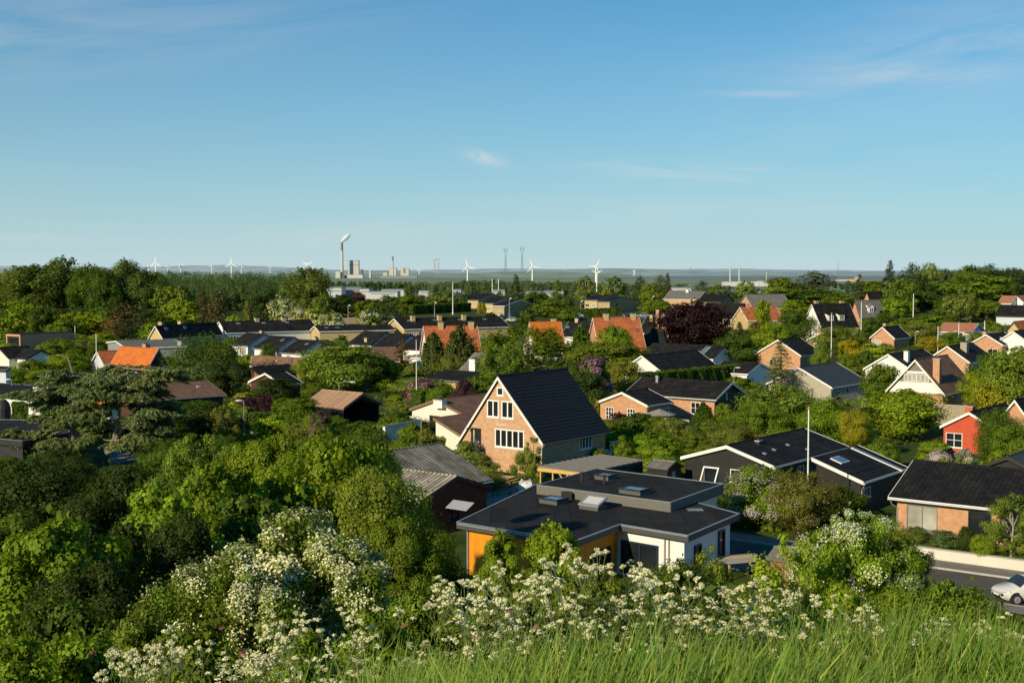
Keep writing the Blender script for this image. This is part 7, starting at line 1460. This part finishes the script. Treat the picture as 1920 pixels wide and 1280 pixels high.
for t in SL: tree(*t, group=FR, lod=3)
tree('thorn', 545, 925, 21, 330, 'mid', 'great white-flowering hawthorn on the slope', blossom=((.95, .91, .58), .34), group=FR, lod=3, seed=0, name='hawthorn_tree')
tree('thorn', 640, 985, 20, 250, 'mid', 'lower flowering hawthorn right of the great one', blossom=((.95, .91, .60), .26), group=FR, lod=3, seed=1, name='hawthorn_tree')
tree('thorn', 440, 1010, 18.5, 250, 'mid', 'hawthorn spray reaching into the dark hollow', blossom=((.95, .91, .58), .34), group=FR, lod=3, seed=1, name='hawthorn_tree')
tree('thorn', 1605, 940, 42, 180, 'fresh', 'flowering hawthorn between the street and the saplings', blossom=((.95, .93, .78), .42), group=FR, lod=3, seed=0, name='hawthorn_tree')
def rose(label, px, top, Y, w_, col, nfl):
    r = tree('shrub', px, top, Y, w_, col, label, group='wild rose bushes', lod=3, name='rose_bush', hmin=.5); cr_ = [c for c in r.children if c.name.startswith('crown')][0]; me = cr_.data
    rg = np.random.default_rng(int(px)); k = len(me.vertices) // 4; co = np.zeros(len(me.vertices) * 3, np.float32); me.vertices.foreach_get('co', co); co = co.reshape(-1, 4, 3).mean(1)
    rr = np.linalg.norm(co[:, :2] / 2, axis=1) + co[:, 2] / 3; ok = np.argsort(-rr)[:k // 3]; nfl *= 2; idx = rg.choice(ok, nfl)
    P = np.repeat(co[idx], 5, 0); a = np.tile(np.arange(5) * 1.2566, nfl); s = .045 / max(.1, cr_.scale[0]) 
    P = P + np.stack([np.cos(a) * .5 * s, np.sin(a) * .5 * s, 0 * a + .04], 1); N_ = np.repeat(rg.normal(size=(nfl, 3)) * .5 + np.array([0, -.5, .8]), 5, 0)
    L = Leaves().add(P, N_, s * .9, tints(rg, 5 * nfl, None, .15), .9); b = put('blossom', L.mesh('rose_blossom', [PETAL], rg), r); b.scale = cr_.scale; b.location = cr_.location; b.color = (.72, .16, .32, 1)
for a in (('wild rose with pink flowers below the amber wall corner', 815, 1075, 15, 170, 'mid', 10), ('wild rose bush under the hawthorn, few pink buds', 700, 1130, 13.5, 170, 'fresh', 6), ('wild rose in the bottom corner with pink flowers', 150, 1165, 14, 230, 'fresh', 9), ('rose bush left of the cow parsley, bronze-tipped', 265, 1130, 15.5, 130, 'olive', 5), ('rose bush at the outer bottom edge', 35, 1180, 13, 190, 'fresh', 6), ('wild rose between the parsley clumps and the maple thicket', 1060, 1105, 13, 130, 'mid', 5), ('wild rose behind the tall parsley, orange leaf tips', 930, 1110, 13.5, 130, 'olive', 6), ('low rose thicket beneath the hawthorn spray', 380, 1150, 13, 210, 'mid', 8), ('rose thicket by the dark maple at the edge', 120, 1100, 18, 210, 'deep', 3), ('rose bush right of the rose thicket, below the hawthorn', 560, 1170, 12, 190, 'fresh', 5)):
    rose(*a)
# cow parsley: ribbed stems, divided leaves, flat white umbels
def parsley(seed):
    rg = np.random.default_rng(seed + 400); hgt = 1.15; stem = MB(); fl = Leaves(); lf = Leaves(); heads = []
    top = Vector((rg.normal() * .05, rg.normal() * .05, hgt * .66)); stem.tube([(0, 0, -.05), (top.x * .5, top.y * .5, .36), top], [.0065, .0055, .0045], 6)
    def fork(p, d, ln, lev):
        e = p + d * ln; m = (p + e) / 2 + Vector((rg.normal() * .012, rg.normal() * .012, -.01)); stem.tube([p, m, e], [.0042 - .0009 * lev, .0034 - .0008 * lev, .0022], 5, cap=False)
        if lev >= 2 or (lev == 1 and rg.random() < .45): heads.append(e); return
        for k in range(3 if lev == 0 else 2):
            a = rg.random() * 6.283; q = (d + Vector((math.cos(a) * .55, math.sin(a) * .55, .18))).normalized(); fork(e, q, ln * rg.uniform(.55, .9), lev + 1)
    for k in range(2): a = k * 3.1 + rg.random(); fork(top, Vector((math.cos(a) * .42, math.sin(a) * .42, 1)).normalized(), rg.uniform(.14, .22), 0)
    for k in range(2): a = rg.random() * 6.283; fork(Vector((top.x * .6, top.y * .6, hgt * rg.uniform(.38, .55))), Vector((math.cos(a) * .6, math.sin(a) * .6, 1)).normalized(), .24, 1)
    for h in heads:
        r = rg.uniform(.011, .024); nu = 8; tx, ty = rg.normal(size=2) * .45
        for j in range(nu):
            rad = r * math.sqrt((j + .5) / nu); a = j * 2.4; c = np.array([h.x + math.cos(a) * rad, h.y + math.sin(a) * rad, h.z + .034 - .62 * rad + (math.cos(a) * tx + math.sin(a) * ty) * rad + rg.normal() * .003])
            stem.tube([h, Vector(c)], [.0009, .0007], 3, cap=False)
            n = 13; d = unit(rg.normal(size=(n, 3))) * np.array([1, 1, .5]) * .0085
            fl.add(c + d, d * 110 + np.array([-.5, -.5, .5]) * 0 + rg.normal(size=(n, 3)) * .3, .0095 * rg.uniform(.7, 1.3, n), tints(rg, n, None, .15, .02), .9)
    for k in range(15):
        z = rg.uniform(.08, .75) * hgt; a = rg.random() * 6.283; d = np.array([math.cos(a), math.sin(a), rg.uniform(.1, .5)]); ln = rg.uniform(.12, .28); n = 46; t = rg.random(n); side = np.array([-d[1], d[0], 0])
        p = np.array([0, 0, z]) + np.outer(t * ln, d) + np.outer(rg.normal(size=n) * .3 * ln * (1 - t * .8), side); p[:, 2] -= .25 * ln * t ** 2
        lf.add(p, np.array([0, 0, 1.]) + rg.normal(size=(n, 3)) * .4, .03 * rg.uniform(.5, 1.3, n), tints(rg, n), .5)
    return stem.mesh('parsley_stem', mat('green_stem', (.13, .17, .05), .7)), fl.mesh('parsley_flower', [PETAL], rg), lf.mesh('parsley_leaf', [LEAF], rg), max(h.z for h in heads) + .02
PARS = [parsley(i) for i in range(8)]
rp = random.Random(21); spots = []
TALL = [(1095, 1030), (1075, 1040), (1120, 1036), (1180, 1040), (1060, 1062), (1020, 1085), (1210, 1050), (950, 1062), (925, 1072), (965, 1078), (900, 1100), (985, 1100), (1250, 1075), (1300, 1090), (1350, 1095), (1405, 1080), (1450, 1115), (650, 1140), (560, 1155), (690, 1150), (1655, 1150), (1815, 1160)]
for (x, y) in TALL: spots.append((x, y, rp.uniform(5.6, 7.2)))
for i in range(27): x = rp.gauss(1090, 180); spots.append((x, 1090 + abs(x - 1090) * .10 + rp.uniform(-15, 85), rp.uniform(4.8, 7.8)))
for i in range(17): x = rp.uniform(440, 860); spots.append((x, 1160 + (860 - x) * .05 + rp.uniform(0, 95), rp.uniform(5.6, 8.8)))
for i in range(26): x = rp.uniform(1230, 1640); spots.append((x, 1120 + rp.uniform(0, 70), rp.uniform(5.6, 8.2)))
for i in range(8): x = rp.uniform(1640, 1900); spots.append((x, 1160 + rp.uniform(0, 40), rp.uniform(5.2, 7.2)))
for i in range(8): x = rp.uniform(180, 400); spots.append((x, 1190 + rp.uniform(0, 70), rp.uniform(7, 9)))
for i, (px, top, Y) in enumerate(spots):
    p = at(px, top, Y); g = T(p.x, p.y); hh = p.z - g
    if hh < .35: continue
    st, fl, lf, hm = PARS[i % 8]; k = min(hh / hm, 1.9)
    if px < 850 and i >= len(TALL): lab, grp = 'white cow parsley flowering among the roses and hawthorn', 'cow parsley at the hawthorn foot'
    elif px > 1235 and i >= len(TALL): lab, grp = 'white cow parsley scattered between the saplings and the tall grass', 'cow parsley below the saplings'
    elif i >= len(TALL): lab, grp = 'white cow parsley in the dense bank before the flat-roofed house', 'cow parsley bank before the flat-roofed house'
    else: lab, grp = 'tall white cow parsley standing out over the flower bank', 'tallest cow parsley'
    r = thing('cow_parsley', lab, 'wildflower', (p.x, p.y, p.z - hm * k), rp.random() * 6.28, grp); r.scale = (max(.85, min(k, 1.25)), max(.85, min(k, 1.25)), k)
    put('stem', st, r); o = put('blossom', fl, r); v = rp.uniform(.8, 1.0); o.color = (.88 * v, .87 * v, .56 * v, 1); o = put('foliage', lf, r); o.color = (.15, .20, .04, 1)
# ------------------------------------------------------------------ tall grass and undergrowth
def grass():
    rg = np.random.default_rng(5); n = 46000
    y = 3.2 + (8.6 - 3.2) * rg.random(n) ** .9; px = rg.uniform(480, 2080, n); x = (px - 960) / F * y
    edge = 640 + 90 * np.sin(y * 1.3); keep = (px > edge + rg.normal(size=n) * 55) | (rg.random(n) < .10); x, y, px = x[keep], y[keep], px[keep]; n = len(x)
    g = np.array([T(a, b) for a, b in zip(x, y)]); ln = rg.uniform(.46, .90, n) * (1 + .22 * np.sin(x * 2.3 + 1) * np.sin(y * 1.9)) * np.clip(.80 + (px - 800) / 9000, .74, .93); w_ = rg.uniform(.0022, .0085, n)
    a = rg.random(n) * 6.283; lean = rg.uniform(.05, .55, n); lx = np.cos(a) * lean + .16; ly = np.sin(a) * lean
    K = 5; V = np.zeros((n, K, 2, 3)); f = rg.random(n) * 6.283
    for k in range(K):
        t = k / (K - 1); cx = x + lx * ln * t ** 1.9 * .9; cy = y + ly * ln * t ** 1.9 * .9; cz = g - .03 + ln * (t - .30 * lean * t ** 3)
        ww = w_ * (1 - t ** 2.2) + .0003; sx = -np.sin(f) * ww; sy = np.cos(f) * ww * .5
        V[:, k, 0] = np.stack([cx - np.abs(sx) - ww * .4, cy - sy, cz], 1); V[:, k, 1] = np.stack([cx + np.abs(sx) + ww * .4, cy + sy, cz], 1)
    me = bpy.data.meshes.new('grass'); nv = n * K * 2; nf = n * (K - 1); me.vertices.add(nv); me.loops.add(nf * 4); me.polygons.add(nf); me.vertices.foreach_set('co', V.reshape(-1).astype(np.float32))
    b = (np.arange(n) * K * 2)[:, None] + (np.arange(K - 1) * 2)[None, :]; q = np.stack([b, b + 1, b + 3, b + 2], 2).reshape(-1)
    me.loops.foreach_set('vertex_index', q.astype(np.int32)); me.polygons.foreach_set('loop_start', np.arange(0, nf * 4, 4, dtype=np.int32))
    me.materials.append(foliage('grass_blade', .42, (1.3, 1.3, .45), .03)); me.update(calc_edges=True)
    col = tints(rg, n, None, .45, .18); dry = rg.random(n) < .13; ln[dry] *= 1.12; w_[dry] *= .6; col[dry] *= np.array([2.0, 1.35, 1.6]); C = np.repeat(col[:, None, :], K * 2, 1); C *= (.55 + .65 * np.repeat(np.linspace(0, 1, K), 2))[None, :, None]  # blades painted darker at the root and brighter at the tip, as light falls
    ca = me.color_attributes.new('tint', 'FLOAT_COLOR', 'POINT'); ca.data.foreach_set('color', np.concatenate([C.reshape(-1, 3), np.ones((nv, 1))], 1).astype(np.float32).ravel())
    o = put('grass', me); o['kind'] = 'stuff'; o['label'] = 'tall green grass covering the hilltop at the viewer\'s feet'; o.color = (.165, .265, .03, 1)
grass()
def undergrowth():
    rg = np.random.default_rng(9); n = 120000; y = 6 + 44 * rg.random(n) ** 1.5; px = rg.uniform(-60, 1990, n); x = (px - 960) / F * y
    g = np.array([T(a, b) for a, b in zip(x, y)]); h = rg.random(n) ** 1.2 * np.where(y < 15, 1.35, 1.0) * (.38 + .35 * np.sin(x * 1.7 + y) * np.sin(y * .9 + 2)); h = np.maximum(h, 0) + .03
    P = np.stack([x, y, g + h * (.8 + y / 40)], 1); L = Leaves().add(P, np.array([0, -.25, 1.0]) + rg.normal(size=(n, 3)) * .5, (.03 + .0028 * y) * rg.uniform(.6, 1.4, n), tints(rg, n, None, .3, .15), .6)
    o = put('undergrowth', L.mesh('undergrowth', [LEAF], rg)); o['kind'] = 'stuff'; o['label'] = 'low leafy undergrowth covering the hill slope'; o.color = (.10, .15, .026, 1)
undergrowth()
